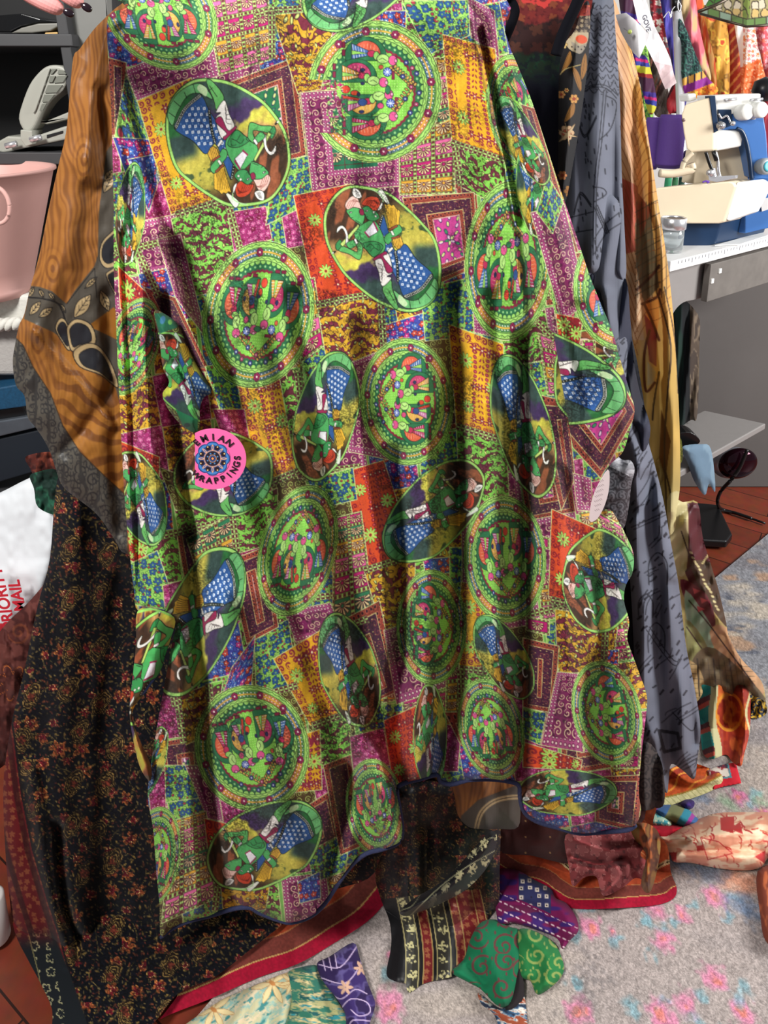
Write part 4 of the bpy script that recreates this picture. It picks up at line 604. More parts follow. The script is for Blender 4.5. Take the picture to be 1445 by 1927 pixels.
def p_brush(cols, sx=9, sy=30, k=0, ang=0.0):
    """brushed streaks of a few colours"""
    co, si = math.cos(ang), math.sin(ang)
    def f(X, Y, pos=None):
        u = X * co + Y * si; v = -X * si + Y * co; n = fbm(u / sx, v / sy, k); c = full(X, cols[0])
        for q, cc in enumerate(cols[1:]): c = mixc(c, col(cc), ss(.38 + .1 * q, .5 + .1 * q, n + .25 * (vnoise(u / sx / 2, v / sy / 2, k + q) - .5)))
        return c
    return f
def p_bands(ang, bands, wob=4):
    co, si = math.cos(ang), math.sin(ang); T = sum(b[0] for b in bands)
    def f(X, Y, pos=None):
        u = (X * co + Y * si + wob * vnoise(X / 30, Y / 30, 2)) % T; c = full(X, bands[0][1]); lo = 0
        for w, cc in bands: c = np.where(((u >= lo) & (u < lo + w))[..., None], col(cc), c); lo += w
        return c
    return f
def compose(base, ops):
    """base print plus drawing on top: ops draw on a canvas in photo lengths"""
    def mk(x0, y0, x1, y1, sc=1.4):
        cv = Cv(x0, y0, x1, y1, sc, (0, 0, 0)); A, X, Y = cv.box(x0, y0, x1, y1); A[..., :3] = base(X, Y); ops(cv); return cv
    return mk
# ---------------------------------------------------------------- the room
def struct(o): o['kind'] = 'structure'; return o
def plank_mat():
    m = bpy.data.materials.new('reddish_planks'); m.use_nodes = True; nt = m.node_tree; b = nt.nodes['Principled BSDF']; tc = nt.nodes.new('ShaderNodeTexCoord'); mp = nt.nodes.new('ShaderNodeMapping'); mp.inputs['Rotation'].default_value = (0, 0, .6); br = nt.nodes.new('ShaderNodeTexBrick'); br.inputs['Scale'].default_value = 4; br.inputs['Mortar Size'].default_value = .008; br.inputs['Brick Width'].default_value = 3.2; br.inputs['Row Height'].default_value = .5
    br.inputs['Color1'].default_value = (*lin((128, 58, 38)), 1); br.inputs['Color2'].default_value = (*lin((104, 42, 26)), 1); br.inputs['Mortar'].default_value = (*lin((40, 16, 10)), 1); n = nt.nodes.new('ShaderNodeTexNoise'); n.inputs['Scale'].default_value = 30; n.inputs['Detail'].default_value = 6; mx = nt.nodes.new('ShaderNodeMix'); mx.data_type = 'RGBA'; mx.blend_type = 'OVERLAY'; mx.inputs[0].default_value = .45
    nt.links.new(tc.outputs['Object'], mp.inputs[0]); nt.links.new(mp.outputs[0], br.inputs['Vector']); nt.links.new(mp.outputs[0], n.inputs['Vector']); nt.links.new(br.outputs['Color'], mx.inputs[6]); nt.links.new(n.outputs['Color'], mx.inputs[7]); nt.links.new(mx.outputs[2], b.inputs['Base Color']); b.inputs['Roughness'].default_value = .4; return m
struct(box('floor', (-2.2, -.6, -.06), (3.2, 4.2, 0), plank_mat(), bevel=0))
WALLM = mat('pale_wall', (206, 204, 200), .9, noise=.04)
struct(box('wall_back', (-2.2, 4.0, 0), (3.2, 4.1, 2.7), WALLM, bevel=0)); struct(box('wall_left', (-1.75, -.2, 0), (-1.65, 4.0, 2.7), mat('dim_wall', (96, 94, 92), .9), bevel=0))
def rug_paint(X, Y, pos):
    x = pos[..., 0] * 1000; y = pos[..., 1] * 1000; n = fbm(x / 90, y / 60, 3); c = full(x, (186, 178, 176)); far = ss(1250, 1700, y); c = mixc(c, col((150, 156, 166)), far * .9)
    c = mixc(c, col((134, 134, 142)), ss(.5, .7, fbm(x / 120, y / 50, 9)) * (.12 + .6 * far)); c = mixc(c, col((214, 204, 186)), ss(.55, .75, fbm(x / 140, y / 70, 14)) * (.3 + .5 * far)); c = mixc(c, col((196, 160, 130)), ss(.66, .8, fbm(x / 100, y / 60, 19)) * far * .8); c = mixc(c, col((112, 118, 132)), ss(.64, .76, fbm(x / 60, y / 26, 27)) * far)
    R = random.Random(3); ed = 18 * (vnoise(x / 9, y / 9, 31) - .5) + 12 * (vnoise(x / 20, y / 20, 35) - .5)
    spots = [(1112, 1745, 26), (1252, 1770, 26), (1280, 1716, 20), (1346, 1690, 28), (1088, 1900, 28), (1245, 1905, 34), (1290, 1890, 26), (1395, 1905, 30), (1345, 1840, 28), (735, 1895, 34), (745, 1800, 20), (1235, 1710, 24), (1390, 1500, 28), (1380, 1590, 24), (1150, 1750, 12), (1400, 1580, 22), (1440, 1530, 24)]
    for px, py, r in spots:
        q = PZ(px, py, .01) * 1000; s = r * .75; cc = (236, 150, 190) if py > 1560 else (226, 130, 180)
        d = np.hypot(x - q[0], y - q[1]) - s * .9 - ed; c = mixc(c, col(cc), ss(9, -9, d) * .85); c = mixc(c, col((246, 150, 130)), ss(5, -8, d + s * .62) * .8)
        for k in range(2):
            a = R.uniform(0, 6.28); d2 = np.hypot((x - q[0] - math.cos(a) * s * 1.9) * .8, y - q[1] - math.sin(a) * s * 1.9) - s * .36 - ed; c = mixc(c, col((140, 190, 206)), ss(7, -7, d2) * .75)
    q = PZ(1395, 1660, .01) * 1000; c = mixc(c, col((226, 160, 130)), ss(12, -12, np.hypot((x - q[0]) * .6, y - q[1]) - 24 - ed) * .8)
    for px, py in ((1330, 1640), (1395, 1700), (1420, 1720), (1300, 1500), (1280, 1620)): q = PZ(px, py, .01) * 1000; c = mixc(c, col((112, 140, 178)), ss(14, -14, np.hypot((x - q[0]) * .6, y - q[1]) - 20 - ed) * .6)
    for px, py in ((1435, 1510), (1370, 1510)): q = PZ(px, py, .01) * 1000; c = mixc(c, col((140, 190, 150)), ss(14, -14, np.hypot((x - q[0]), y - q[1]) - 14 - ed) * .6)
    q = PZ(1110, 1850, .01) * 1000; c = mixc(c, col((120, 118, 122)), ss(20, -10, np.hypot((x - q[0]) * .9 - (y - q[1]) * .5, (y - q[1]) * .6) - 20 - 2 * ed) * .4 * (vnoise(x / 6, y / 6, 2) > .4))
    c = c * [.90, .875, .86]; fb = vnoise(x / 1.5 + y / 4, y / 1.4, 44) * .7 + vnoise(x / 4, y / 5, 47) * .3; return np.clip(c * (.70 + .56 * fb[..., None]), 0, 1)
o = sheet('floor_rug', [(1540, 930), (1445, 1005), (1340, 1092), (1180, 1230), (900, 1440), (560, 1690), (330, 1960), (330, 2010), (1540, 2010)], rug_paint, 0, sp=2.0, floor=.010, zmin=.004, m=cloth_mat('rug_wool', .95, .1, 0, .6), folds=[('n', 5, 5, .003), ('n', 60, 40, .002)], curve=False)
tag(o, 'grey distressed rug with pink flower blotches under the hanging clothes', 'rug')
# ---------------------------------------------------------------- sewing corner on the right
GREY = mat('grey_laminate', (136, 132, 130), .6, noise=.05); WHITE = mat('white_laminate', (226, 226, 226), .45); GWOOD = mat('grey_wood', (104, 99, 94), .7, noise=.3, nscale=26); DGREY = mat('panel_grey', (96, 92, 90), .85)  # DGREY: one even darker grey for the panels under the table
BLACK = mat('black_plastic', (16, 16, 18), .35); CHROME = mat('chrome', (222, 222, 226), .25, .75); CREAM = mat('cream_plastic', (222, 206, 178), .4); BLUE = mat('machine_blue', (64, 114, 182), .35); NAVY = mat('machine_navy', (18, 46, 78), .35); MWHITE = mat('white_plastic', (238, 238, 234), .35)
TZ = 1.05; a_ = PZ(1262, 492, TZ); b_ = PZ(1445, 447, TZ); E1 = (b_ - a_) / np.linalg.norm(b_ - a_); E2 = np.array([-E1[1], E1[0], 0]); EZ = np.array([0, 0, 1.0])
tb = thing('craft_table', 'white topped grey craft table with ruler edge carrying the sewing machine', 'table', a_ * [1, 1, 0])
def tpt(u, v, z): return a_ * [1, 1, 0] + E1 * u + E2 * v + EZ * z
prism('tabletop', [tpt(0, 0, TZ - .03), tpt(1.15, 0, TZ - .03), tpt(1.15, .44, TZ - .03), tpt(0, .44, TZ - .03)], EZ * .03, WHITE, tb)
bm = bmesh.new()
for k in range(1, 60):
    L = .014 if k % 5 == 0 else .008; u = .02 + k * .0175; v4 = [bm.verts.new(Vector(tpt(*q))) for q in ((u, -.0008, TZ - .004), (u + .0016, -.0008, TZ - .004), (u + .0016, -.0008, TZ - .004 - L), (u, -.0008, TZ - .004 - L))]; bm.faces.new(v4)
from_bm('ruler_marks', bm, mat('ruler_ink', (70, 74, 90), .6), tb, False)
pr = spline([(0, .03), (0, .13), (.008, .17), (.03, .205), (.055, .20), (.085, .165), (.12, .15), (.17, .152), (.21, .15), (.25, .12), (.26, .03)], 4)
prism('scalloped_apron', [tpt(.004 + x * 1.15, .03, TZ - y) for x, y in pr], E2 * .02, GREY, tb)
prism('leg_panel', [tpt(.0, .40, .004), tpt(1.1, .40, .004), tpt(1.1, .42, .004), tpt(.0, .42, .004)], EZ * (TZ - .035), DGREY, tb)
dr = prism('drawer', [tpt(.215, .0, TZ - .155), tpt(.75, .0, TZ - .155), tpt(.75, .02, TZ - .155), tpt(.215, .02, TZ - .155)], EZ * .115, GWOOD, tb)
for u, z in ((.26, .06), (.222, .085)): s_ = prism('bracket', [tpt(u, -.004, TZ - z), tpt(u + .014, -.004, TZ - z), tpt(u + .014, -.004, TZ - z - .014), tpt(u, -.004, TZ - z - .014)], E2 * .006, MWHITE, tb, .001)
SZ = .40; s0, s1, s2 = PZ(1270, 893, SZ), PZ(1441, 797, SZ), PZ(1325, 772, SZ); s3 = s0 + (s2 - s1)
prism('shelf', [p - EZ * .022 for p in (s0, s1, s2, s3)], EZ * .022, GREY, tb, .004)
l0 = PZ(1255, 905, .24); prism('shelf', [l0, PZ(1302, 876, .24), PZ(1290, 845, .24), PZ(1240, 870, .24)], EZ * .02, GREY, tb, .004)
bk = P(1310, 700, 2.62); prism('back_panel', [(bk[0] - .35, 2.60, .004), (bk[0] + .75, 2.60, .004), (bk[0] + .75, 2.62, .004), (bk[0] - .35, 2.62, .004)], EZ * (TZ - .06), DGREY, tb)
# sewing machine
mz = TZ; mo = PZ(1300, 462, mz); sm = thing('sewing_machine', 'cream and blue overlock sewing machine standing on the white table', 'sewing machine', mo); MY = float(mo[1]); EV = E1 * .30
pxprism('base', [(1276, 418), (1358, 416), (1345, 460), (1330, 463), (1276, 464)], MY, EV, NAVY, sm, .004)
pxprism('work_bed', [(1232, 354), (1372, 341), (1380, 344), (1384, 352), (1362, 418), (1350, 421), (1232, 421)], MY - .04, E1 * .105, CREAM, sm, .008)
pxprism('bed_corner', [(1386, 343), (1428, 338), (1440, 345), (1438, 362), (1418, 400), (1372, 416), (1366, 414)], MY - .035, E1 * .03, MWHITE, sm, .006)
pxprism('arm_housing', [(1281, 216), (1288, 196), (1336, 182), (1344, 232), (1344, 284), (1300, 287), (1291, 280), (1285, 250)], MY - .03, E1 * .12, CREAM, sm, .006)
pxprism('arm_cover', [(1345, 244), (1392, 246), (1398, 262), (1396, 276), (1346, 285)], MY - .02, E1 * .05 + E2 * .10, MWHITE, sm, .006)
pxprism('face_panel', [(1335, 181), (1346, 180), (1352, 246), (1344, 250)], MY - .032, E1 * .01 + E2 * .02, NAVY, sm, .001)
pxprism('front_panel', [(1346, 182), (1430, 179), (1442, 250), (1448, 338), (1418, 336), (1404, 262), (1392, 243), (1352, 246)], MY - .012, E2 * .05 + E1 * .04, BLUE, sm, .003)
pxprism('front_panel', [(1402, 332), (1470, 320), (1470, 424), (1402, 440)], MY + .06, E2 * .05, BLUE, sm, .003)
pxprism('top_cover', [(1340, 180), (1432, 176), (1431, 210), (1422, 226), (1380, 214), (1352, 228)], MY - .018, E2 * .05, MWHITE, sm, .003)
pxprism('column', [(1313, 284), (1404, 272), (1408, 338), (1304, 346)], MY + .05, E2 * .04, CREAM, sm, .003)
tube('trim_strip', P(np.array([1386, 1396, 1404, 1410, 1414]), np.array([242, 248, 268, 300, 338]), MY - .022), .006, NAVY, sm)
for x, y in ((1391, 212), (1418, 208)): lathe('tension_dial', [(0, .0), (.021, .0), (.023, .006), (.023, .03), (.019, .036), (0, .037)], P(x, y, MY - .012), MWHITE, sm, axis=(.25, -1, .1))
d_ = lathe('tension_dial', [(0, 0), (.024, 0), (.024, .03), (.018, .034), (0, .034)], P(1428, 313, MY - .0), mat('dial_grey', (150, 156, 160), .4), sm, axis=(.3, -1, .1)); lathe('dial_ring', [(.009, .034), (.015, .034), (.015, .0365), (.009, .0365)], P(1428, 313, MY), mat('dial_cyan', (80, 186, 206), .4), d_, axis=(.3, -1, .1))
for x in (1362, 1411): tube('thread_guide', P(np.array([x, x + 24]), np.array([189, 186]), MY - .028), .004, CHROME, sm, smooth_n=0)
lathe('tension_disc', [(0, 0), (.008, 0), (.012, .006), (.006, .012), (.010, .018), (0, .022)], P(1353, 236, MY - .03), CHROME, sm, axis=(.1, -1, 0)); tube('thread_guide', P(np.array([1352, 1358, 1368, 1374]), np.array([214, 222, 218, 230]), MY - .03), .003, CHROME, sm); pxprism('threading_recess', [(1353, 206), (1376, 206), (1378, 236), (1362, 242), (1352, 240)], MY - .022, E2 * .01, NAVY, sm, .001); lathe('guide_knob', [(0, 0), (.006, 0), (.007, .01), (0, .012)], P(1376, 232, MY - .03), CHROME, sm, axis=(.2, -1, 0))
tube('needle_bar', P(np.array([1346, 1350, 1352, 1356]), np.array([286, 300, 322, 338]), MY - .035), .0045, CHROME, sm); tube('presser_lever', P(np.array([1328, 1334, 1340]), np.array([286, 305, 320]), MY - .045), .0048, BLACK, sm); tube('needle_clamp', P(np.array([1342, 1348]), np.array([284, 302]), MY - .04), .006, BLACK, sm, smooth_n=0)
pxprism('presser_foot', [(1331, 322), (1342, 316), (1346, 332), (1385, 330), (1384, 336), (1348, 343), (1334, 340)], MY - .042, E1 * .012, CHROME, sm, .001); lathe('foot_screw', [(0, 0), (.01, 0), (.01, .012), (0, .012)], P(1335, 325, MY - .045), CHROME, sm, axis=(0, -1, 0))
tube('thread_tail', P(np.array([1322, 1328, 1334, 1330]), np.array([343, 341, 342, 344]), MY - .048), .0026, mat('violet_thread', (104, 60, 170), .6), sm)
tube('carry_handle', P(np.array([1241, 1262, 1290, 1302, 1300]), np.array([326, 327, 322, 318, 308]), MY - .03), .012, CREAM, sm); tube('carry_handle', P(np.array([1283, 1287, 1295, 1303]), np.array([318, 305, 295, 288]), MY - .03), .007, CREAM, sm)
lathe('side_screw', [(0, 0), (.005, 0), (.004, .003), (0, .003)], P(1286, 226, MY - .03), mat('screw_brown', (110, 84, 84), .4), sm, axis=(0, -1, 0)); pxprism('spool_knob', [(1294, 178), (1310, 175), (1312, 188), (1296, 192)], MY + .02, E2 * .03, MWHITE, sm, .004)
pxprism('caution_label', [(1430, 374), (1446, 372), (1446, 394), (1434, 398)], MY + .056, E2 * .002, WHITE, sm, 0)
# things around the machine
PURP = cloth_mat('thread_matte', .8, .2)
def spool(name, label, x0, x1, y0, y1, Y, c, grp=None):
    t = P((x0 + x1) / 2, y1, Y); r = abs(P(x1, y1, Y)[0] - P(x0, y1, Y)[0]) / 2; h = P((x0 + x1) / 2, y0, Y)[2] - t[2]; th = thing(name, label, 'thread cone', t, grp); prof = [(0, 0), (r * .8, 0), (r * .96, .01)] + [(r * (.97 + .006 * (k % 2)), .01 + (h - .02) * k / 24) for k in range(25)] + [(r * .9, h), (r * .2, h), (0, h)]
    lathe('thread', prof, t, mat(name + '_' + str(c[0]) + str(c[1]), c, .75, noise=.12, nscale=200), th); lathe('core', [(r * .18, h), (r * .18, h + .004), (r * .12, h + .004), (r * .12, h)], t, MWHITE, th, closed=True); return th
spool('thread_cone', 'large purple thread cone left of the sewing machine beside chrome pole', 1233, 1282, 216, 316, 2.36, (92, 60, 142), 'purple thread cones'); spool('thread_cone', 'purple thread cone half hidden by the yellow silk garment', 1208, 1237, 221, 318, 2.42, (98, 64, 148), 'purple thread cones'); spool('thread_cone', 'dark purple thread cone behind the machine\'s cream carry handle', 1282, 1312, 284, 330, 2.46, (64, 32, 104), 'purple thread cones')
for x0, x1, c, w in ((1243, 1256, (44, 140, 96), 'bright green'), (1257, 1268, (52, 112, 72), 'mid green'), (1269, 1280, (30, 70, 60), 'dark green')): spool('thread_cone', w + ' thread cone low behind the sewing machine bed', x0, x1, 334, 420, 2.44, c, 'green thread cones')
jt = PZ(1262, 474, TZ); jr = .035; jar = thing('glass_jar', 'small glass jar with metal rim standing at the table edge', 'jar', jt)
lathe('glass_body', [(0, .002), (jr * .8, .002), (jr * .9, .012), (jr * .92, .05), (jr * .88, .075), (jr * .84, .075), (jr * .86, .05), (jr * .85, .012), (0, .008)], jt, mat('glass', (236, 242, 244), .04, 0, .5, .85), jar); lathe('rim_band', [(jr * .95, .068), (jr * 1.02, .07), (jr * 1.02, .10), (jr * .95, .102), (jr * .9, .1), (jr * .9, .072)], jt, CHROME, jar, closed=True); lathe('lid', [(0, .094), (jr * .9, .094), (jr * .9, .098), (0, .098)], jt, mat('dark_lid', (60, 44, 44), .4), jar)
tag(prism('pattern_paper', [tuple(PZ(x, y, TZ + .002)) for x, y in ((1345, 463), (1388, 451), (1450, 428), (1452, 442), (1392, 461))], EZ * .003, MWHITE, None, 0), 'white pattern paper lying on the table under the machine front', 'paper')
pole = thing('rack_pole', 'chrome upright pole of the rear clothes rack', 'pole', P(1282, 640, 3.02) * [1, 1, 0]); pa = P(1271, -40, 3.02); pb = P(1285, 330, 3.02); pb = pa + (pb - pa) * (pa[2] / (pa[2] - pb[2])); tube('upright', [pa, (pa + pb) / 2, pb], .016, mat('pole_steel', (226, 226, 230), .3, .35), pole, 16, 0); tube('collar', [pa * .97 + pb * .03, pa * .94 + pb * .06], .018, BLACK, pole, 16, 0); lathe('foot_cap', [(0, 0), (.022, 0), (.022, .03), (0, .03)], pb, BLACK, pole)
for pts in (((1248, 34), (1258, 22), (1262, 34), (1264, 20), (1270, 12)), ((1275, 2), (1281, 10), (1279, 22), (1275, 12), (1277, -4))): p = np.array(pts); o = tube('wire_hook', P(p[:, 0], p[:, 1], 2.98), .0022, CHROME); tag(o, 'white wire hook hanging %s the chrome pole' % ('left of' if pts[0][0] < 1260 else 'against the top of'), 'hook')
# garments on the rear rack
def rear(name, label, cat, pts, paint, Y, folds=(), thru=0.0): return tag(sheet(name, pts, paint, Y + .42, sp=1.6, m=cloth_mat('rear_silk', .6, .3, .15), folds=list(folds) + [('w', 8, 26, .012), ('n', 20, 60, .01)], roll=.03, rollw=7), label, cat, 'garments on the rear rack')
rear('silk_garment', 'dark patterned sleeve with blue and yellow banded edge at rear rack', 'garment', [(1165, -20), (1200, -20), (1206, 30), (1200, 100), (1218, 110), (1236, 190), (1222, 215), (1205, 160), (1175, 60)], p_bands(1.75, [(26, (70, 30, 60)), (9, (60, 40, 130)), (5, (190, 40, 110)), (8, (52, 60, 150)), (14, (206, 200, 60)), (8, (150, 40, 40))]), 2.52)
rear('silk_garment', 'green paisley garment hanging behind the white paper tags', 'garment', [(1195, 80), (1215, 80), (1226, 150), (1229, 222), (1212, 220), (1204, 150)], p_swirl((40, 84, 60), (140, 190, 80), 13, 3, 5, .9), 2.6)
rear('silk_garment', 'taupe grey garment hanging behind the torn white tag', 'garment', [(1212, 70), (1236, 90), (1252, 150), (1264, 214), (1232, 216), (1222, 150)], p_brush([(96, 84, 78), (150, 140, 134), (70, 52, 48), (190, 120, 100)], 6, 40, 2, .3), 2.68)
rear('silk_garment', 'red and white medallion border garment left of chrome pole', 'garment', [(1222, -20), (1238, -20), (1250, 50), (1262, 110), (1268, 150), (1258, 150), (1240, 90), (1226, 40)], p_rich((150, 30, 44), [(226, 220, 206), (90, 90, 96), (226, 120, 120)], 16, 2), 2.62)
rear('silk_garment', 'blue violet plain garment beside the chrome pole', 'garment', [(1234, -20), (1262, -20), (1272, 60), (1282, 120), (1292, 190), (1278, 196), (1262, 120), (1244, 50)], p_brush([(74, 66, 168), (96, 92, 196), (58, 50, 130)], 8, 50, 5), 2.70)
rear('silk_garment', 'red plaid cloth end hanging low by the purple cones', 'garment', [(1262, 166), (1275, 160), (1278, 214), (1262, 216), (1254, 196)], p_bands(.5, [(14, (150, 30, 40)), (4, (60, 20, 30)), (10, (176, 44, 50))]), 2.64)
G_ = p_swirl((66, 116, 104), (24, 44, 48), 15, 6, 5, 1.0)
def greenhem(X, Y, pos=None):
    c = G_(X, Y); v = Y + (X - 1300) * .38; c = np.where((v > 142)[..., None], col((226, 170, 80)), c); c = np.where(((v > 142) & (np.abs(np.sin(X / 4)) < .5))[..., None], col((60, 40, 60)), c); c = np.where((v > 156)[..., None], col((138, 44, 140)), c); q = p_rich((214, 110, 40), [(240, 190, 80), (240, 170, 60), (150, 60, 30)], 14)(X, Y); return np.where((v > 172)[..., None], q, c)
rear('silk_garment', 'teal scroll garment with purple and orange hem above the machine', 'garment', [(1276, 40), (1288, 48), (1308, 100), (1326, 140), (1350, 165), (1346, 176), (1318, 184), (1290, 180), (1280, 120)], greenhem, 2.56)
rear('silk_garment', 'plain pink garment hanging right of the chrome pole', 'garment', [(1280, -20), (1304, -20), (1318, 60), (1330, 110), (1338, 150), (1322, 140), (1304, 90), (1286, 40)], p_brush([(226, 110, 124), (244, 150, 160), (206, 180, 130)], 9, 46, 7), 2.66)
rear('silk_garment', 'orange and yellow garment hanging next to the pink one', 'garment', [(1302, -20), (1316, -20), (1332, 40), (1348, 110), (1356, 190), (1340, 180), (1328, 120), (1312, 50)], p_brush([(216, 84, 44), (236, 190, 120), (226, 130, 60)], 5, 60, 9), 2.72)
rear('silk_garment', 'golden flower print garment under the lamp shade\'s left corner', 'garment', [(1324, 10), (1362, 30), (1372, 90), (1371, 184), (1352, 184), (1346, 120), (1332, 60)], p_brush([(206, 150, 60), (140, 96, 36), (236, 196, 80), (190, 70, 40)], 9, 16, 11), 2.66)
rear('silk_garment', 'rust garment with diagonal gold stripes under the lamp shade', 'garment', [(1358, 30), (1384, 36), (1394, 110), (1400, 190), (1372, 186), (1368, 100)], p_bands(.7, [(9, (176, 56, 36)), (4, (222, 150, 80))], 1), 2.72)
OW = p_rich((240, 226, 220), [(222, 130, 80), (206, 120, 120), (230, 150, 110)], 9, 4)
rear('silk_garment', 'sheer white garment with orange lower block under the lamp', 'garment', [(1382, 30), (1416, 40), (1428, 100), (1444, 160), (1438, 182), (1398, 186), (1392, 110)], lambda X, Y, pos=None: np.where((Y + (X - 1400) * .45 > 124)[..., None], p_rich((222, 96, 40), [(240, 150, 100), (236, 130, 80), (246, 190, 150)], 13)(X, Y), np.where((X < 1399)[..., None], col((246, 232, 224)), OW(X, Y))), 2.66)
rear('silk_garment', 'rose red patterned garment at the right picture edge', 'garment', [(1412, 40), (1470, 30), (1470, 170), (1444, 160), (1430, 100)], p_rich((206, 84, 96), [(240, 180, 190), (224, 110, 90), (236, 160, 160)], 12, 8), 2.74)
rear('silk_garment', 'dark crimson garment low behind the machine knob', 'garment', [(1420, 150), (1470, 150), (1470, 330), (1424, 320)], p_brush([(130, 26, 44), (176, 60, 70)], 8, 40, 3), 2.80)
# stained glass lamp shade
def shade_paint(X, Y, pos=None):
    c = full(X, (196, 186, 128)); i = np.floor((X - 1310) / 22); low = Y - np.where(X < 1405, 24 + (X - 1318) * .30, 50 - (X - 1405) * .12); c = np.where((low > -14)[..., None], np.where((hsh(i, i, 3) > .5)[..., None], col((120, 156, 84)), col((168, 196, 170))), c); dx, dy, a, b = cellf(X, Y, 17, 5, .5); e = flower(dx, dy * .7, 4, 8, .2, a * 5); c = mixc(c, np.where((b > .5)[..., None], col((240, 206, 130)), col((250, 236, 206))), cv1(e) * (low < -16)); ld = np.minimum(np.abs(low + 14), np.abs(low)); ld = np.minimum(ld, np.where(low > -14, np.abs(((X - 1310) / 22) % 1 - .5) * -22 + 11, np.abs(e)))
    c = np.where(((X < 1356) & (low < -16) & (Y < 20 - (X - 1318) * .3))[..., None], col((84, 150, 60)), c); c = np.where((np.abs(X - 1404) < 7)[..., None] & (low < -14)[..., None], col((140, 160, 70)), c); return mixc(c, col((72, 58, 44)), cv1(ld - .9))
lt = P(1400, -40, 1.9); lamp = thing('glass_lamp', 'stained glass lamp shade in green and amber at the top', 'lamp', lt); LM = cloth_mat('stained_glass', .15, .6, .35, 0)
sheet('shade_panel', [(1318, 26), (1405, 50), (1409, -60), (1368, -60)], shade_paint, lambda X, Y: 1.86 + (50 - Y) * .0022 - (X - 1405) * .0009, 1.4, lamp, LM, curve=False); sheet('shade_panel', [(1405, 50), (1500, 42), (1490, -60), (1409, -60)], shade_paint, lambda X, Y: 1.86 + (50 - Y) * .0022 + (X - 1405) * .0008, 1.4, lamp, LM, curve=False)
LY = lambda x, y: 1.855 + (50 - y) * .0022 + (-.0009 if x < 1405 else .0008) * (x - 1405); tube('rim', [P(x, y, LY(x, y)) for x, y in ((1318, 26), (1360, 38), (1405, 50), (1450, 47), (1500, 42))], .003, mat('lead', (80, 70, 58), .4, .6), lamp, smooth_n=0); tube('rim', [P(x, y, 1.84) for x, y in ((1314, 22), (1345, 10), (1376, -6))], .004, MATS['lead'], lamp, smooth_n=0); tube('finial_stem', [P(1409, -60, 2.1), P(1409, -110, 2.1)], .006, MATS['lead'], lamp, smooth_n=0)
# brush with black bristles leaning by the machine
br = thing('dust_brush', 'black dusting brush standing behind the machine\'s top right', 'brush', P(1432, 215, 2.4)); lathe('bristles', [(0, -.03), (.02, -.03), (.036, 0), (.03, .03), (0, .045)], P(1437, 172, 2.4), BLACK, br); tube('handle', [P(1436, 180, 2.4), P(1428, 230, 2.4)], .006, CREAM, br, smooth_n=0)
# under the table
tag(sheet('hanging_coat', [(1262, 560), (1312, 590), (1316, 650), (1312, 780), (1300, 790), (1270, 800), (1255, 700)], lambda X, Y, pos=None: np.where((X < 1284 + (Y - 600) * .03)[..., None], p_brush([(20, 46, 38), (16, 30, 30)], 9, 60, 2)(X, Y), np.where((X < 1299)[..., None], col((14, 18, 22)), p_brush([(74, 62, 52), (110, 96, 80), (60, 50, 44)], 7, 26, 4)(X, Y))), lambda X, Y: 2.30 + 0 * X, 1.8, folds=[('w', 4, 24, .015)], roll=.04, rollw=9), 'dark green and brown coat hanging beneath the table apron', 'coat')
tag(sheet('blue_cloth', [(1282, 842), (1318, 836), (1338, 846), (1346, 924), (1334, 910), (1326, 932), (1306, 905), (1294, 872)], p_brush([(116, 140, 158), (98, 122, 142)], 14, 40, 2), lambda X, Y: 2.02 + (Y - 840) * -.0001 + (X - 1300) * .0012, 1.6, folds=[('g', [(1300, 845), (1320, 900)], 14, .015), ('n', 16, 26, .008)], roll=.02, rollw=8), 'pale blue cloth draped over the grey shelf edge', 'cloth')
tag(pxprism('scissor_case', [(1274, 818), (1300, 814), (1318, 830), (1304, 840), (1274, 842)], 2.06, (0, .05, .0), BLACK, curve=3), 'black pointed case lying on the grey shelf', 'case')
tag(sheet('olive_cloth', [(1272, 826), (1282, 828), (1284, 866), (1272, 872)], p_rich((120, 124, 50), [(160, 150, 70), (90, 90, 40), (70, 74, 30)], 7), 1.98, 1.4), 'small olive patterned cloth end beside the blue cloth', 'cloth')
mc = P(1388, 872, 2.3); mr = thing('round_mirror', 'dark glossy oval mirror on a cord under the shelf', 'mirror', mc); PM = mat('dark_gloss', (44, 16, 28), .06, .7)
bm = bmesh.new(); bmesh.ops.create_uvsphere(bm, u_segments=48, v_segments=24, radius=1); bmesh.ops.transform(bm, matrix=Matrix.Translation(Vector(mc)) @ Matrix.Rotation(-.25, 4, 'Y') @ Matrix.Diagonal((.066, .028, .056, 1)), verts=bm.verts); from_bm('lens', bm, PM, mr)
bm = bmesh.new(); bmesh.ops.create_uvsphere(bm, u_segments=48, v_segments=24, radius=1); bmesh.ops.transform(bm, matrix=Matrix.Translation(Vector(mc) + Vector((-.012, .016, -.006))) @ Matrix.Rotation(-.25, 4, 'Y') @ Matrix.Diagonal((.068, .026, .058, 1)), verts=bm.verts); from_bm('backing', bm, mat('silver_backing', (150, 152, 160), .3, .6), mr); tube('lever', [P(1406, 846, 2.26), P(1392, 880, 2.255), P(1374, 905, 2.26)], .006, BLACK, mr)
tag(tube('power_cord', np.vstack([P(1374, 905, 2.27), P(1356, 925, 2.3), P(1350, 945, 2.32), PZ(1358, 958, .012), PZ(1385, 966, .012), PZ(1415, 976, .012)]), .006, BLACK), 'black power cord running down from the oval mirror to the floor', 'cord')
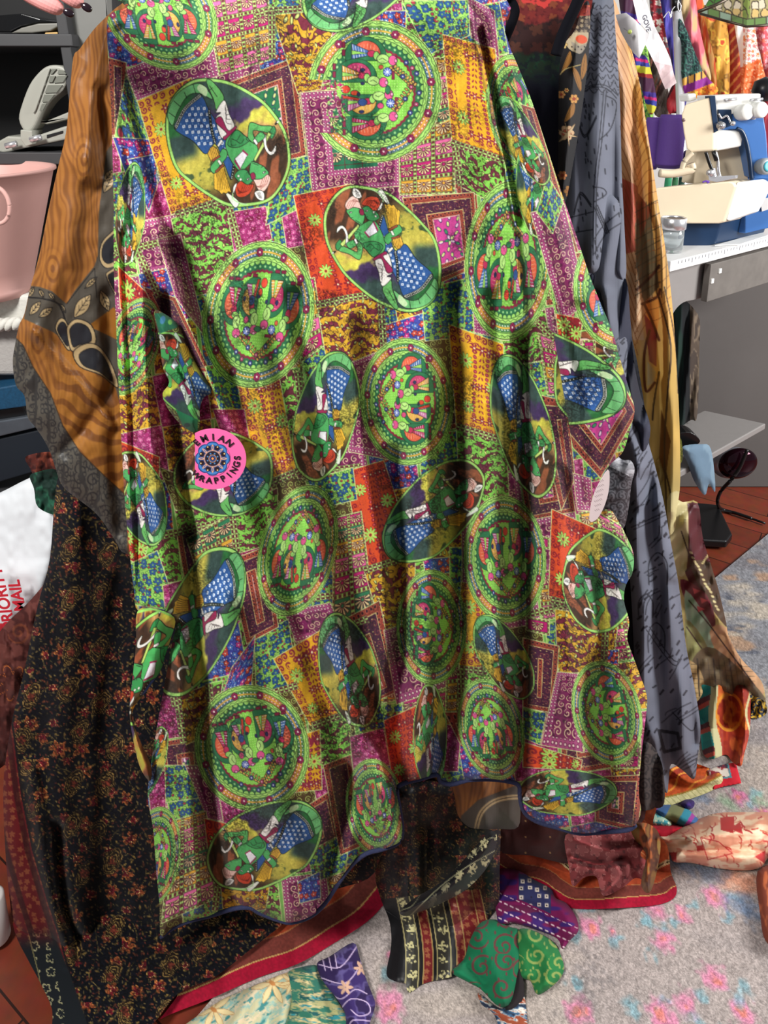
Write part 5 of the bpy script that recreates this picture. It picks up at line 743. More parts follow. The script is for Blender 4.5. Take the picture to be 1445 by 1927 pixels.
ft = PZ(1336, 1010, .01); tag(prism('foot_pedal', [PZ(1292, 1000, .012), PZ(1300, 1028, .012), PZ(1366, 1032, .012), PZ(1376, 1018, .012), PZ(1350, 962, .012), PZ(1290, 956, .012)], (0, 0, .028), BLACK, None, .006), 'black wedge foot pedal on the wooden floor under the table', 'foot pedal'); tag(tube('pedal_cable', np.vstack([PZ(1300, 955, .012), PZ(1330, 958, .010), PZ(1380, 965, .01), PZ(1440, 985, .01)]), .004, BLACK), 'thin black cable lying along the back panel on the floor', 'cable')
# ---------------------------------------------------------------- shelving and odds and ends on the left
SHELF = mat('charcoal_shelf', (52, 52, 54), .55, noise=.08); SBACK = mat('black_back', (9, 9, 11), .7); UP = mat('grey_upright', (112, 112, 108), .6, noise=.06)
sb = P(60, 700, 1.62); su = thing('shelf_unit', 'charcoal open shelf unit at the left behind the ochre garment', 'shelf', (sb[0], 1.6, 0)); xl = P(-260, 100, 1.5)[0]; xr = P(118, 100, 1.5)[0]
box('back_panel', (xl, 1.86, .01), (xr + .05, 1.875, 1.95), SBACK, su)
up = [P(104, 30, 1.50), P(122, 20, 1.50), P(162, 260, 1.50), P(140, 260, 1.50)]; dz = (up[3] - up[0]) / (up[3][2] - up[0][2]); ext = lambda p, z: tuple(p + dz * (z - p[2]))
prism('upright', [ext(up[0], 1.9), ext(up[1], 1.9), ext(up[1], .01), ext(up[0], .01)], (0, .3, 0), mat('dark_upright', (46, 46, 48), .6), su)
for y0, y1 in ((62, 86), (289, 312)):
    a, b = P(-60, y0, 1.47), P(-60, y1, 1.47); box('shelf_board', (xl, 1.495, float(b[2])), (float(P(124 if y0 < 100 else 150, y0, 1.47)[0]), 1.86, float(a[2])), SHELF, su)
a = P(0, 560, 1.3); zz = float(P(0, 926, 1.34)[2]) - .004; box('shelf_board', (xl, 1.33, zz - .02), (float(P(96, 926, 1.33)[0]), 1.86, zz), SHELF, su)
g1 = [P(122, -10, 1.53), P(200, -10, 1.53), P(214, 260, 1.53), P(160, 260, 1.53)]; dzz = (g1[2] - g1[1]) / (g1[2][2] - g1[1][2]); tag(prism('grey_board', [g1[0], g1[1], g1[1] + dzz * (.02 - g1[1][2]), ext(g1[0], .02)], (0, .03, 0), UP), 'grey board standing between shelf unit and ochre garment', 'board')
tag(pxprism('wood_strip', [(84, 61), (108, 60), (109, 65), (84, 66)], 1.52, (0, .2, 0), mat('pale_wood', (196, 160, 100), .6)), 'pale wood strip end lying on the upper shelf', 'wood strip')
gb = thing('glossy_tool', 'black glossy device with grey blade on the upper shelf', 'device', P(60, 62, 1.55)); pxprism('blade', [(20, 62), (40, 52), (72, 44), (112, 43), (113, 48), (95, 58), (60, 62)], 1.52, (0, .06, 0), mat('grey_blade', (116, 114, 106), .4), gb, .003); pxprism('body', [(-20, 30), (40, 25), (75, 35), (110, 38), (110, 43), (72, 43), (40, 50), (20, 60), (-20, 60)], 1.56, (0, .12, 0), mat('black_gloss', (10, 10, 12), .12), gb, .006)
# hole punch with raised handle
PG = mat('punch_grey', (156, 156, 146), .5, noise=.03); PD = mat('punch_pocket', (104, 106, 96), .6); hp = thing('hole_punch', 'grey heavy duty hole punch with raised handle on the shelf', 'hole punch', P(70, 283, 1.5)); HY = 1.50
pxprism('handle', [(34, 224), (40, 196), (54, 160), (70, 138), (86, 125), (104, 122), (120, 126), (129, 136), (128, 148), (118, 170), (98, 185), (86, 198), (76, 214), (66, 236), (56, 248), (44, 246)], HY, (0, .05, 0), PG, hp, .005, 3)
hd_ = [o for o in hp.children if o.name.startswith('handle')][0]
for pts in ([(98, 130), (106, 130), (98, 139), (94, 139)], [(110, 131), (120, 133), (124, 139), (108, 139)], [(94, 143), (104, 143), (98, 155), (91, 155)], [(108, 143), (126, 142), (118, 155), (101, 156)], [(90, 160), (117, 160), (106, 174), (84, 175)], [(83, 178), (102, 178), (92, 191), (79, 192)], [(79, 195), (87, 195), (80, 208), (74, 208)]): pxprism('pocket', pts, HY - .0035, (0, .004, 0), PD, hd_, 0)
pxprism('handle_rib', [(90, 130), (94, 129), (66, 208), (62, 214)], HY - .005, (0, .01, 0), PG, hp, .001)
pxprism('base', [(-8, 268), (14, 256), (60, 258), (120, 238), (134, 236), (130, 262), (60, 276), (6, 288), (-8, 284)], HY + .01, (0, .09, 0), PG, hp, .004); pxprism('arm', [(66, 222), (86, 228), (130, 210), (130, 224), (88, 234), (70, 232)], HY + .02, (0, .05, 0), PG, hp, .003); pxprism('slot', [(88, 254), (118, 246), (118, 250), (88, 260)], HY + .008, (0, .003, 0), BLACK, hp, 0)
pxprism('hinge_post', [(38, 244), (60, 246), (60, 272), (48, 276), (38, 262)], HY - .01, (0, .05, 0), PG, hp, .002)
for x, y in ((66, 262), (20, 274)): tube('pivot_pin', [P(x - 9, y + 1, HY - .008), P(x + 11, y - 4, HY - .008)], .006, CHROME, hp, smooth_n=0)
# pink bucket on the basket
BC = P(-28, 552, 1.36); PK = mat('pink_enamel', (206, 160, 152), .45, spec=.3); bk_ = thing('pink_bucket', 'pale pink metal bucket standing above the white rope basket', 'bucket', BC); top = P(92, 336, 1.36); R1 = abs(P(90, 340, 1.36)[0] - BC[0]); R0 = abs(P(56, 552, 1.36)[0] - BC[0]); HB = top[2] - BC[2] + .012
lathe('shell', [(0, 0), (R0, 0), (R0 + .002, .014), (R0, .018)] + [(R0 + (R1 - R0) * t, .018 + (HB - .018) * t) for t in np.linspace(0, 1, 8)] + [(R1 + .005, HB + .001), (R1 + .005, HB + .006), (R1 - .002, HB + .006), (R1 - .006, HB - .004), (R0 - .004, .01), (0, .008)], BC, PK, bk_, 64)
tube('ring_handle', [P(-4, 385, 1.20) + np.array([.022 * math.cos(t), -.006, .030 * math.sin(t)]) for t in np.linspace(0, 6.28, 16)], .0035, PK, bk_)
# white rope basket
WH = mat('white_canvas', (206, 204, 196), .9, noise=.05, nscale=120, bump=.4); ba = thing('rope_basket', 'white canvas basket with rope handle under the pink bucket', 'basket', P(-40, 716, 1.33)); xr_ = float(P(58, 600, 1.33)[0]); xl_ = xr_ - .32; zt, z1, zb = float(P(0, 556, 1.33)[2]), float(P(0, 620, 1.33)[2]), float(P(0, 735, 1.28)[2]) + .003
prism('body', [(xl_, 1.34, zb), (xr_ - .035, 1.34, zb), (xr_ - .006, 1.34, z1), (xl_, 1.34, z1)], (0, .2, 0), mat('grey_canvas', (168, 164, 160), .9, noise=.06, nscale=160, bump=.4), ba, .012); prism('cuff', [(xl_, 1.33, z1), (xr_ + .004, 1.33, z1), (xr_ + .002, 1.33, zt), (xl_, 1.33, zt)], (0, .22, 0), WH, ba, .008)
n_ = 46; cx_ = np.linspace(-70, 40, n_); cy_ = 612 - 14 * ((cx_ + 15) / 55) ** 2 * .35
for s in (0, math.pi): tube('rope_handle', [P(x, y, 1.315) + np.array([0, .006 * math.sin(k * .55 + s), .006 * math.cos(k * .55 + s)]) for k, (x, y) in enumerate(zip(cx_, cy_))], .0075, WH, ba, 8, 2)
# books and boxes below
def slab(name, label, cat, pts, Y, d, m): return tag(pxprism(name, pts, Y, (0, d, 0), m, None, .003), label, cat)
slab('ring_binder', 'dark teal mottled binder lying under the white basket', 'binder', [(-60, 740), (46, 722), (60, 764), (-60, 780)], 1.32, .22, mat('teal_mottle', (20, 66, 96), .45, noise=.45, nscale=260)); slab('metal_box', 'brushed grey metal box lying under the teal binder', 'box', [(-60, 802), (54, 784), (66, 806), (-60, 836)], 1.33, .22, mat('brushed_grey', (92, 98, 106), .35, .5, noise=.2, nscale=50)); slab('dark_case', 'dark navy case at the bottom of the stack above the white mailer', 'case', [(-60, 838), (88, 806), (120, 872), (-60, 925)], 1.34, .25, mat('navy_case', (18, 26, 36), .6))
slab('black_case', 'thin black case between the teal binder and the brushed metal box', 'case', [(-60, 780), (44, 764), (52, 784), (-60, 802)], 1.34, .22, BLACK)
# white postal bag with red print
MLY = lambda X, Y: 1.22 - (Y - 900) * .00022 + (X - 50) * -.0003
ml = sheet('mailer_bag', [(-60, 950), (0, 927), (50, 902), (100, 884), (112, 930), (106, 1010), (94, 1080), (70, 1130), (28, 1172), (10, 1190), (-60, 1230)], lambda X, Y, pos=None: np.where(((Y > 1172) & (X < 10))[..., None], col((206, 44, 58)), full(X, (226, 230, 234))), MLY, 2.0, m=cloth_mat('poly_film', .3, .5, 0, .02), folds=[('n', 40, 60, .02), ('n', 16, 18, .0012)], roll=.02, rollw=8); tag(ml, 'white plastic mailer bag with red lettering at the left edge', 'mailer bag')
RED = mat('postal_red', (206, 40, 56), .5); M1 = frame_at(P(13, 1113, 1.155), P(30, 1060, 1.155) - P(8, 1145, 1.155), P(0, 1110, 1.155) - P(30, 1120, 1.155))
lp = ml; its = []
for w_, c_, s_ in (('PRIORITY', (6, 1126), .031), ('MAIL', (33, 1121), .030)): its.append((w_, s_, frame_at(P(*c_, 1.150), P(2, 1099, 1.150) - P(15, 1153, 1.150), P(0, 1112, 1.15) - P(40, 1102, 1.15))))
lettering('red_lettering', its, RED, ml)
tag(sheet('brown_scrap', [(50, 858), (106, 852), (112, 890), (70, 898), (56, 880)], p_brush([(84, 34, 26), (130, 60, 40), (60, 22, 20)], 9, 14, 3), 1.20, 1.8, folds=[('n', 14, 14, .02)]), 'rust brown fabric scrap poking out above the white mailer', 'fabric scrap')
tag(sheet('green_scrap', [(56, 896), (72, 888), (106, 884), (112, 925), (112, 968), (72, 955), (64, 920)], p_brush([(22, 62, 48), (36, 88, 66), (14, 40, 32)], 12, 16, 5), 1.18, 1.8, folds=[('n', 14, 18, .02)]), 'dark green fabric scrap lying on the white mailer', 'fabric scrap')
# white post at the bottom left
wb = PZ(-4, 1764, .012); lp_ = thing('white_post', 'white round post standing on the wood floor at lower left', 'post', wb); hh = float(P(-4, 1698, wb[1])[2]); lathe('post', [(0, 0), (.020, 0), (.022, .004), (.022, hh), (.018, hh + .003), (0, hh + .003)], wb, mat('post_white', (220, 216, 212), .5), lp_)
# ---------------------------------------------------------------- hand above the shelf, reaching in from outside the frame
def hand():
    HYd = .80; Q = lambda x, y, d=0.0: Vector(P(x, y, HYd + d)); me = bpy.data.meshes.new('hand'); V = []; Eg = []; Rr = []
    def add(p, r, par=None):
        V.append(p); Rr.append(r); i = len(V) - 1
        if par is not None: Eg.append((par, i))
        return i
    w = add(Q(-120, -190, .02), .026); fa = add(Q(-260, -310, .03), .034, w); pm = add(Q(-60, -120, .01), .030, w); kn = add(Q(-10, -75), .026, pm)
    def finger(pts, rs, par):
        for p, r in zip(pts, rs): par = add(p, r, par)
    finger([Q(28, -36, -.005), Q(58, -10, -.012), Q(92, 8, -.012), Q(122, 22, -.008)], [.0105, .0098, .0092, .0076], kn); finger([Q(68, -62, 0), Q(100, -30, -.006), Q(132, -6, -.006), Q(158, 12, -.002)], [.0105, .0096, .009, .0074], kn)
    finger([Q(76, -100, .01), Q(112, -74, .01), Q(146, -52, .01), Q(166, -40, .012)], [.0102, .0092, .0084, .007], kn); finger([Q(58, -140, .02), Q(94, -122, .022), Q(122, -108, .022), Q(140, -98, .024)], [.009, .008, .0072, .006], kn); finger([Q(-60, -70, -.03), Q(-30, -34, -.045), Q(-4, -14, -.05)], [.012, .0105, .0085], pm)
    me.from_pydata([v - V[0] for v in V], Eg, []); ob = bpy.data.objects.new('hand', me); COL.objects.link(ob); ob.location = V[0]; sk = ob.modifiers.new('skin', 'SKIN'); ob.modifiers.new('smooth', 'SUBSURF').levels = 2; ob.modifiers['smooth'].render_levels = 2
    for i, r in enumerate(Rr): me.skin_vertices[0].data[i].radius = (r, r)
    me.skin_vertices[0].data[0].use_root = True; me.materials.append(mat('skin', (222, 150, 146), .5, noise=.08, nscale=60)); tag(ob, 'person\'s hand with dark nails, fingertips reaching in over the shelf top', 'hand')
    for x, y, d, a in ((129, 24, -.013, .5), (163, 14, -.007, .6)):
        bm = bmesh.new(); bmesh.ops.create_uvsphere(bm, u_segments=20, v_segments=12, radius=1); bmesh.ops.transform(bm, matrix=Matrix.Translation(Q(x, y, d)) @ Matrix.Rotation(a, 4, 'Y') @ Matrix.Diagonal((.0060, .0030, .0040, 1)), verts=bm.verts); n = from_bm('nail', bm, mat('nail_varnish', (26, 14, 22), .15), None); n.location = Vector(n.location) - V[0]; n.parent = ob; n['label'] = 'dark varnished nail'
hand()
# ---------------------------------------------------------------- garments hanging on the near rack, from the far one to the front one
COT = cloth_mat('cotton', .72, .25); SILK = cloth_mat('silk', .5, .35, 0, .06)
# yellow peach silk garment
pc = p_peach(); pe = thing('silk_garment', 'peach and yellow striped silk garment trailing to the floor on the right', 'garment', P(1240, 500, 1.26), 'garments on the near rack'); SH = cloth_mat('sheer_silk', .5, .35, .22, .06)
pfold = [('g', [(1180, 60), (1205, 300), (1222, 560), (1240, 700)], 12, -.03), ('g', [(1165, 100), (1190, 400), (1200, 600)], 12, .02), ('g', [(1215, 250), (1250, 520), (1262, 760), (1262, 960)], 14, .03), ('g', [(1236, 560), (1244, 760), (1240, 900)], 9, -.02), ('w', 6, 34, .006)]
sheet('sleeve', [(1138, -10), (1156, 0), (1172, 45), (1190, 100), (1206, 170), (1226, 300), (1246, 430), (1258, 510), (1268, 610), (1277, 760), (1280, 900), (1273, 962), (1268, 1000), (1240, 1010), (1160, 980), (1110, 800), (1100, 500), (1120, 200)], pc, lambda X, Y: 1.29 - (Y - 500) * .00004, 1.5, pe, SH, pfold, roll=.02, rollw=8)
sheet('trailing_skirt', [(1240, 860), (1275, 940), (1312, 945), (1322, 1010), (1340, 1070), (1352, 1110), (1366, 1170), (1372, 1200), (1395, 1240), (1422, 1268), (1436, 1290), (1441, 1325), (1432, 1332), (1405, 1320), (1360, 1300), (1322, 1288), (1322, 1305), (1308, 1322), (1296, 1300), (1285, 1260), (1250, 1150), (1230, 950)], pc, lambda X, Y: 1.30 + np.clip((Y - 950) / 380, 0, 1) * .16 + (X - 1300) * .0006, 1.5, pe, SH, [('g', [(1290, 980), (1320, 1100), (1380, 1220), (1425, 1300)], 12, .03), ('g', [(1282, 1060), (1300, 1170), (1350, 1250), (1400, 1310)], 10, -.02), ('g', [(1320, 960), (1345, 1090), (1380, 1210)], 8, .02), ('w', 40, 30, .006)], roll=.02, rollw=8)
# slate grey garment
gc = p_grey(); gr = thing('slate_garment', 'slate grey garment with black line drawings hanging beside the peach silk', 'garment', P(1150, 700, 1.15), 'garments on the near rack')
sheet('sleeve', [(1112, -10), (1150, -12), (1158, 60), (1166, 180), (1170, 330), (1175, 430), (1177, 525), (1150, 521), (1105, 516), (1090, 490), (1060, 485), (1040, 470), (1052, 350), (1068, 240), (1092, 90)], gc, lambda X, Y: 1.115 + (X - 1110) * .0003, 1.5, gr, COT, [('g', [(1130, 20), (1122, 250), (1110, 500)], 16, .02), ('g', [(1152, 120), (1150, 350), (1148, 520)], 14, -.025), ('w', 3, 50, .006)], roll=.03, rollw=10)
sheet('body', [(1090, 380), (1165, 380), (1178, 540), (1190, 680), (1208, 790), (1228, 860), (1248, 940), (1262, 1020), (1277, 1100), (1290, 1210), (1306, 1290), (1318, 1370), (1312, 1430), (1306, 1466), (1285, 1450), (1263, 1438), (1258, 1470), (1255, 1492), (1243, 1478), (1232, 1420), (1222, 1400), (1205, 1400), (1196, 1300), (1186, 1100), (1164, 900), (1100, 640)], gc, lambda X, Y: 1.15 + (X - 1200) * .0004, 1.6, gr, COT, [('g', [(1190, 900), (1205, 1100), (1212, 1300), (1235, 1470)], 14, .024), ('g', [(1222, 900), (1236, 1100), (1246, 1300), (1262, 1440)], 12, -.018), ('g', [(1240, 950), (1262, 1120), (1280, 1300), (1295, 1440)], 16, .02), ('g', [(1268, 1100), (1290, 1250), (1306, 1400)], 9, -.025), ('g', [(1140, 560), (1165, 720), (1200, 880)], 14, .03), ('g', [(1120, 560), (1140, 760), (1185, 960)], 14, -.04), ('w', 5, 44, .006)], roll=.03, rollw=9)
sheet('dark_gap_sheet', [(1040, 480), (1150, 510), (1190, 640), (1215, 780), (1236, 960), (1258, 1180), (1262, 1400), (1236, 1450), (1050, 1440), (1020, 900)], p_brush([(32, 35, 48), (44, 48, 64), (24, 26, 36)], 24, 90, 8), 1.195, 2.0, gr, COT, [('w', 3, 60, .008)], roll=.02)  # added dark sheet; its navy stands in for the dark of the gaps
sheet('inner_layer', [(1094, 500), (1150, 522), (1178, 526), (1186, 600), (1193, 680), (1206, 745), (1224, 806), (1210, 850), (1184, 800), (1160, 690), (1120, 640), (1080, 600)], p_brush([(44, 48, 66), (58, 62, 82), (30, 32, 46)], 20, 70, 3), 1.135, 1.8, gr, COT, [('g', [(1120, 520), (1150, 640), (1200, 800)], 12, .02), ('w', 12, 40, .012)], roll=.02)
tag(sheet('scroll_cloth', [(1080, 640), (1120, 780), (1162, 858), (1186, 866), (1194, 884), (1188, 912), (1182, 960), (1170, 1000), (1120, 1060), (1070, 1000), (1040, 760)], lambda X, Y, pos=None: np.where((Y + (X - 1160) * -.5 < 884)[..., None], p_brush([(150, 150, 156), (96, 96, 104), (190, 190, 196)], 12, 6, 3)(X, Y), p_swirl((46, 46, 52), (100, 100, 106), 20, 4, 6, .9)(X, Y)), 1.04, 1.5, folds=[('n', 20, 30, .012)], roll=.02, m=SILK), 'silver and black scroll cloth end showing under the kimono\'s right sleeve', 'garment')
tag(sheet('brown_hem', [(1100, 1180), (1165, 1260), (1200, 1385), (1225, 1400), (1246, 1440), (1250, 1510), (1230, 1522), (1196, 1526), (1120, 1520), (1080, 1400)], p_swirl((66, 58, 56), (34, 30, 32), 24, 6, 7, .9), 1.09, 1.6, folds=[('w', 4, 40, .012)], roll=.02, m=COT), 'dark brown scroll patterned hem under the slate garment', 'garment')
# dark garment with black velvet hanger
def p_dark_robe(X, Y, pos=None):
    yy = Y - 14 * np.sin((X - 930) / 170 * 3.14) + 26 * (fbm(X / 16, Y / 14, 31) - .5); c = full(X, (20, 22, 40)); c = c * (.8 + .4 * fbm(X / 30, Y / 50, 4)[..., None]); gsc = p_brush([(26, 44, 30), (20, 60, 36), (16, 26, 30)], 10, 8, 4)(X, Y); c = c + (gsc - c) * (1 - ss(110, 160, yy))[..., None]; r = p_rich((46, 22, 22), [(74, 40, 30), (66, 30, 26), (32, 16, 18)], 34, 5)(X, Y); c = c + (r - c) * (1 - ss(84, 96, yy))[..., None]; r = p_rich((104, 34, 34), [(126, 62, 40), (120, 40, 36), (84, 22, 26)], 22, 9)(X, Y); c = c + (r - c) * (1 - ss(26, 32, yy))[..., None]; return mixc(c, col((196, 60, 56)), cv1(np.abs(yy + 9) - 5) )
dk = thing('dark_robe', 'navy lined dark robe with red collar hanging right of the green kimono', 'garment', P(1000, 250, 1.06), 'garments on the near rack')
sheet('lining', [(880, -12), (1100, -12), (1096, 60), (1075, 200), (1060, 400), (1062, 540), (1000, 560), (930, 500), (880, 200)], p_dark_robe, 1.12, 1.8, dk, COT, [('n', 60, 160, .015)])
def p_lapel():
    cv = Cv(1030, -12, 1120, 420, 2.0, (26, 25, 28)); f = [(1070, 92), (1060, 70), (1082, 56), (1096, 52), (1108, 60), (1104, 84), (1090, 100)]; cv.poly(spline(f, 3, True), (176, 160, 130), (30, 26, 26), 1); A, X, Y = cv.box(1030, 10, 1120, 60); A[..., :3] = np.where((Y < 30)[..., None], p_rich((140, 50, 40), [(190, 90, 50), (160, 60, 50), (90, 24, 30)], 14)(X, Y), p_rich((60, 50, 46), [(140, 124, 100), (110, 96, 80), (30, 28, 28)], 9)(X, Y)); cv.ell(1094, 74, 11, 8, .2, (214, 84, 48)); cv.poly(spline([(1074, 78), (1090, 86), (1104, 82), (1096, 98), (1086, 100)], 3, True), (150, 140, 124)); [cv.ell(1076 + 6 * k, 88 + (k % 2) * 5, 1.5, c=(40, 34, 34)) for k in range(5)]
    lf = lambda p, c=(150, 104, 50): (cv.poly(spline(p, 4, True), c), cv.stroke([p[0], p[len(p) // 2]], .8, (90, 60, 30)))
    lf([(1056, 138), (1062, 118), (1072, 96), (1076, 112), (1068, 126)]); lf([(1092, 172), (1082, 150), (1076, 124), (1088, 136), (1094, 156)]); lf([(1094, 150), (1094, 120), (1102, 100), (1104, 130)]); lf([(1062, 230), (1068, 210), (1080, 190), (1080, 214)]); cv.stroke(spline([(1054, 140), (1064, 130), (1092, 122)], 4), 1.6, (190, 170, 110))
    for x, y, r, c in ((1060, 84, 7, (206, 176, 110)), (1070, 66, 5, (206, 180, 120)), (1056, 178, 7, (196, 140, 80)), (1080, 186, 8, (206, 150, 80)), (1066, 170, 4, (200, 160, 90)), (1066, 250, 13, (206, 170, 130)), (1066, 252, 8, (190, 90, 70)), (1058, 330, 8, (190, 120, 70)), (1072, 360, 10, (150, 104, 50))): [cv.ell(x + r * .6 * math.cos(a), y + r * .6 * math.sin(a), r * .55, r * .42, a, c, (60, 44, 30), .5) for a in np.arange(6) * 1.047]; cv.ell(x, y, r * .4, c=(150, 60, 40))
    for k in range(6): lf([(1066, 250), (1066 + 22 * math.cos(k * 1.05 + .3), 250 + 26 * math.sin(k * 1.05 + .3)), (1070, 256)], (196, 170, 130))
    return cv
sheet('lapel', [(1098, 8), (1110, 12), (1108, 100), (1100, 170), (1090, 240), (1078, 310), (1064, 380), (1046, 400), (1050, 300), (1051, 200), (1052, 130), (1062, 84), (1082, 56)], p_lapel(), 1.075, 1.2, dk, COT, [('g', [(1085, 60), (1072, 200), (1060, 350)], 12, .015)], roll=.015, rollw=6)
hg = thing('velvet_hanger', 'black velvet hanger holding the dark robe', 'hanger', P(1010, -60, 1.03)); VEL = mat('velvet', (14, 14, 20), .95, spec=.1)
H3 = lambda pts, Y: P(np.array([p[0] for p in pts]), np.array([p[1] for p in pts]), Y)
tube('strap', H3([(900, 26), (925, 10), (948, -6), (962, 4), (969, 22), (962, 46), (950, 74)], 1.04), .0062, VEL, hg); tube('strap', H3([(1094, -14), (1082, 14), (1068, 44), (1056, 72), (1046, 104)], 1.03), .0075, VEL, hg); tube('shoulder_bar', H3([(948, -4), (1010, -60), (1094, -14)], 1.035), .008, VEL, hg); tube('hook', H3([(1010, -60), (1010, -130), (1022, -150), (1036, -135)], 1.035), .002, CHROME, hg)
# black floral garment
bl = sheet('floral_skirt', [(200, 600), (120, 860), (104, 930), (94, 1050), (76, 1120), (62, 1180), (46, 1260), (26, 1340), (12, 1420), (6, 1490), (10, 1600), (18, 1690), (28, 1755), (52, 1805), (76, 1850), (98, 1900), (104, 1960), (180, 2010), (280, 1935), (335, 1870), (405, 1838), (485, 1776), (610, 1684), (692, 1654), (736, 1600), (800, 1560), (800, 1300), (650, 900), (400, 620)], p_black, lambda X, Y: 1.12 - np.clip((Y - 900) / 900, 0, 1) * .11 - np.clip((300 - X) / 300, 0, 1) * .03, 1.7, m=cloth_mat('crepe', .85, .12, 0, .1), zmin=.034, folds=[('g', [(150, 900), (130, 1200), (110, 1500), (140, 1750)], 30, .03), ('g', [(230, 1100), (200, 1400), (210, 1700), (230, 1900)], 32, -.03), ('g', [(110, 1560), (120, 1700), (160, 1800)], 14, -.03), ('g', [(300, 1500), (310, 1750), (280, 1900)], 26, .025), ('g', [(400, 1650), (400, 1800)], 24, -.02), ('g', [(60, 1450), (90, 1650), (130, 1800)], 16, .03), ('n', 60, 160, .02)], roll=.03, rollw=12)
tag(bl, 'long black skirt garment with rust flower sprays and dark red border', 'garment', 'garments on the near rack')
tag(sheet('wine_veil', [(-30, 1230), (0, 1188), (20, 1165), (52, 1135), (84, 1098), (96, 1080), (92, 1160), (74, 1240), (55, 1300), (40, 1390), (20, 1430), (-30, 1440)], lambda X, Y, pos=None: mixc(p_brush([(84, 40, 36), (66, 28, 26), (104, 56, 50)], 16, 20, 5)(X, Y), col((196, 110, 50)), cv1(np.abs(flower(X - 22, Y - 1285, 7, 34, .55, .4)) - 1.0) * .9 + cv1(spiral(X - 36, Y - 1190, 22, 13, .2) - 1.6) * .25), lambda X, Y: 1.11 - (Y - 1100) * .0001, 1.8, m=cloth_mat('chiffon', .7, .2, .15), folds=[('n', 24, 40, .03)], roll=.02), 'brown wine chiffon with gold star stitching left of the black floral garment', 'garment')
# ochre garment
oc = p_ochre(); ot = thing('ochre_robe', 'ochre wood grain robe with grey scroll border at the left', 'garment', P(130, 500, 1.04), 'garments on the near rack')
sheet('sleeve', [(262, -12), (225, 10), (206, 26), (176, 56), (150, 92), (138, 108), (131, 180), (124, 250), (108, 320), (90, 400), (74, 480), (56, 545), (46, 590), (36, 612), (30, 640), (24, 680), (30, 725), (46, 745), (52, 785), (66, 803), (84, 830), (96, 855), (104, 880), (118, 915), (148, 940), (176, 962), (196, 985), (216, 1016), (238, 1042), (300, 1020), (330, 600), (320, 0)], oc, lambda X, Y: 1.045 + (X - 130) * .0001, 1.5, ot, SILK, [('g', [(200, 60), (170, 200), (165, 330)], 14, .016), ('g', [(185, 170), (200, 250), (205, 330)], 12, -.014), ('g', [(150, 300), (120, 480), (70, 620)], 22, .014), ('g', [(60, 620), (130, 700), (210, 800)], 10, .010), ('g', [(210, 720), (170, 790), (120, 850)], 14, -.012), ('g', [(205, 560), (215, 800), (230, 1000)], 20, -.02), ('n', 34, 60, .012)], roll=.016, rollw=9)
sheet('lower_hem', [(800, 1380), (990, 1380), (988, 1470), (980, 1510), (975, 1556), (940, 1560), (905, 1560), (880, 1555), (860, 1530), (850, 1480)], oc, 1.015, 1.6, ot, SILK, [('g', [(900, 1400), (910, 1550)], 20, .015), ('n', 30, 50, .01)], roll=.015)
# ---------------------------------------------------------------- the green patchwork kimono
kp = kimono_print(); km = thing('patchwork_kimono', 'bright green and magenta patchwork print kimono hanging at the front', 'garment', P(715, 600, .93), 'garments on the near rack'); KC = cloth_mat('kimono_crepe', .7, .25, 0, .1)
body = [(205, 30), (236, 14), (280, -12), (900, -12), (950, 60), (985, 200), (1025, 400), (1068, 600), (1092, 780), (1102, 880), (1112, 962), (1146, 958), (1166, 985), (1178, 1008), (1192, 1042), (1190, 1078), (1178, 1100), (1174, 1130), (1184, 1170), (1180, 1200), (1190, 1232), (1204, 1270), (1217, 1310), (1215, 1350), (1207, 1420), (1202, 1490), (1206, 1526), (1196, 1552), (1180, 1562), (1130, 1566), (1090, 1568), (1050, 1558), (1010, 1546), (986, 1528), (978, 1500), (976, 1478), (955, 1470), (920, 1466), (880, 1468), (850, 1476), (828, 1470), (822, 1458), (790, 1466), (760, 1474), (747, 1486), (752, 1520), (757, 1560), (752, 1584), (720, 1598), (690, 1606), (662, 1628), (636, 1664), (612, 1700), (585, 1724), (548, 1736), (520, 1730), (488, 1718), (470, 1708), (440, 1710), (400, 1722), (360, 1732), (326, 1746), (303, 1764), (300, 1700), (294, 1640), (288, 1560), (278, 1500), (284, 1440), (300, 1340), (322, 1220), (326, 1170), (262, 1152), (252, 1110), (246, 1060), (238, 980), (232, 900), (227, 800), (222, 700), (218, 600), (214, 500), (214, 400), (212, 300), (208, 180), (202, 80)]
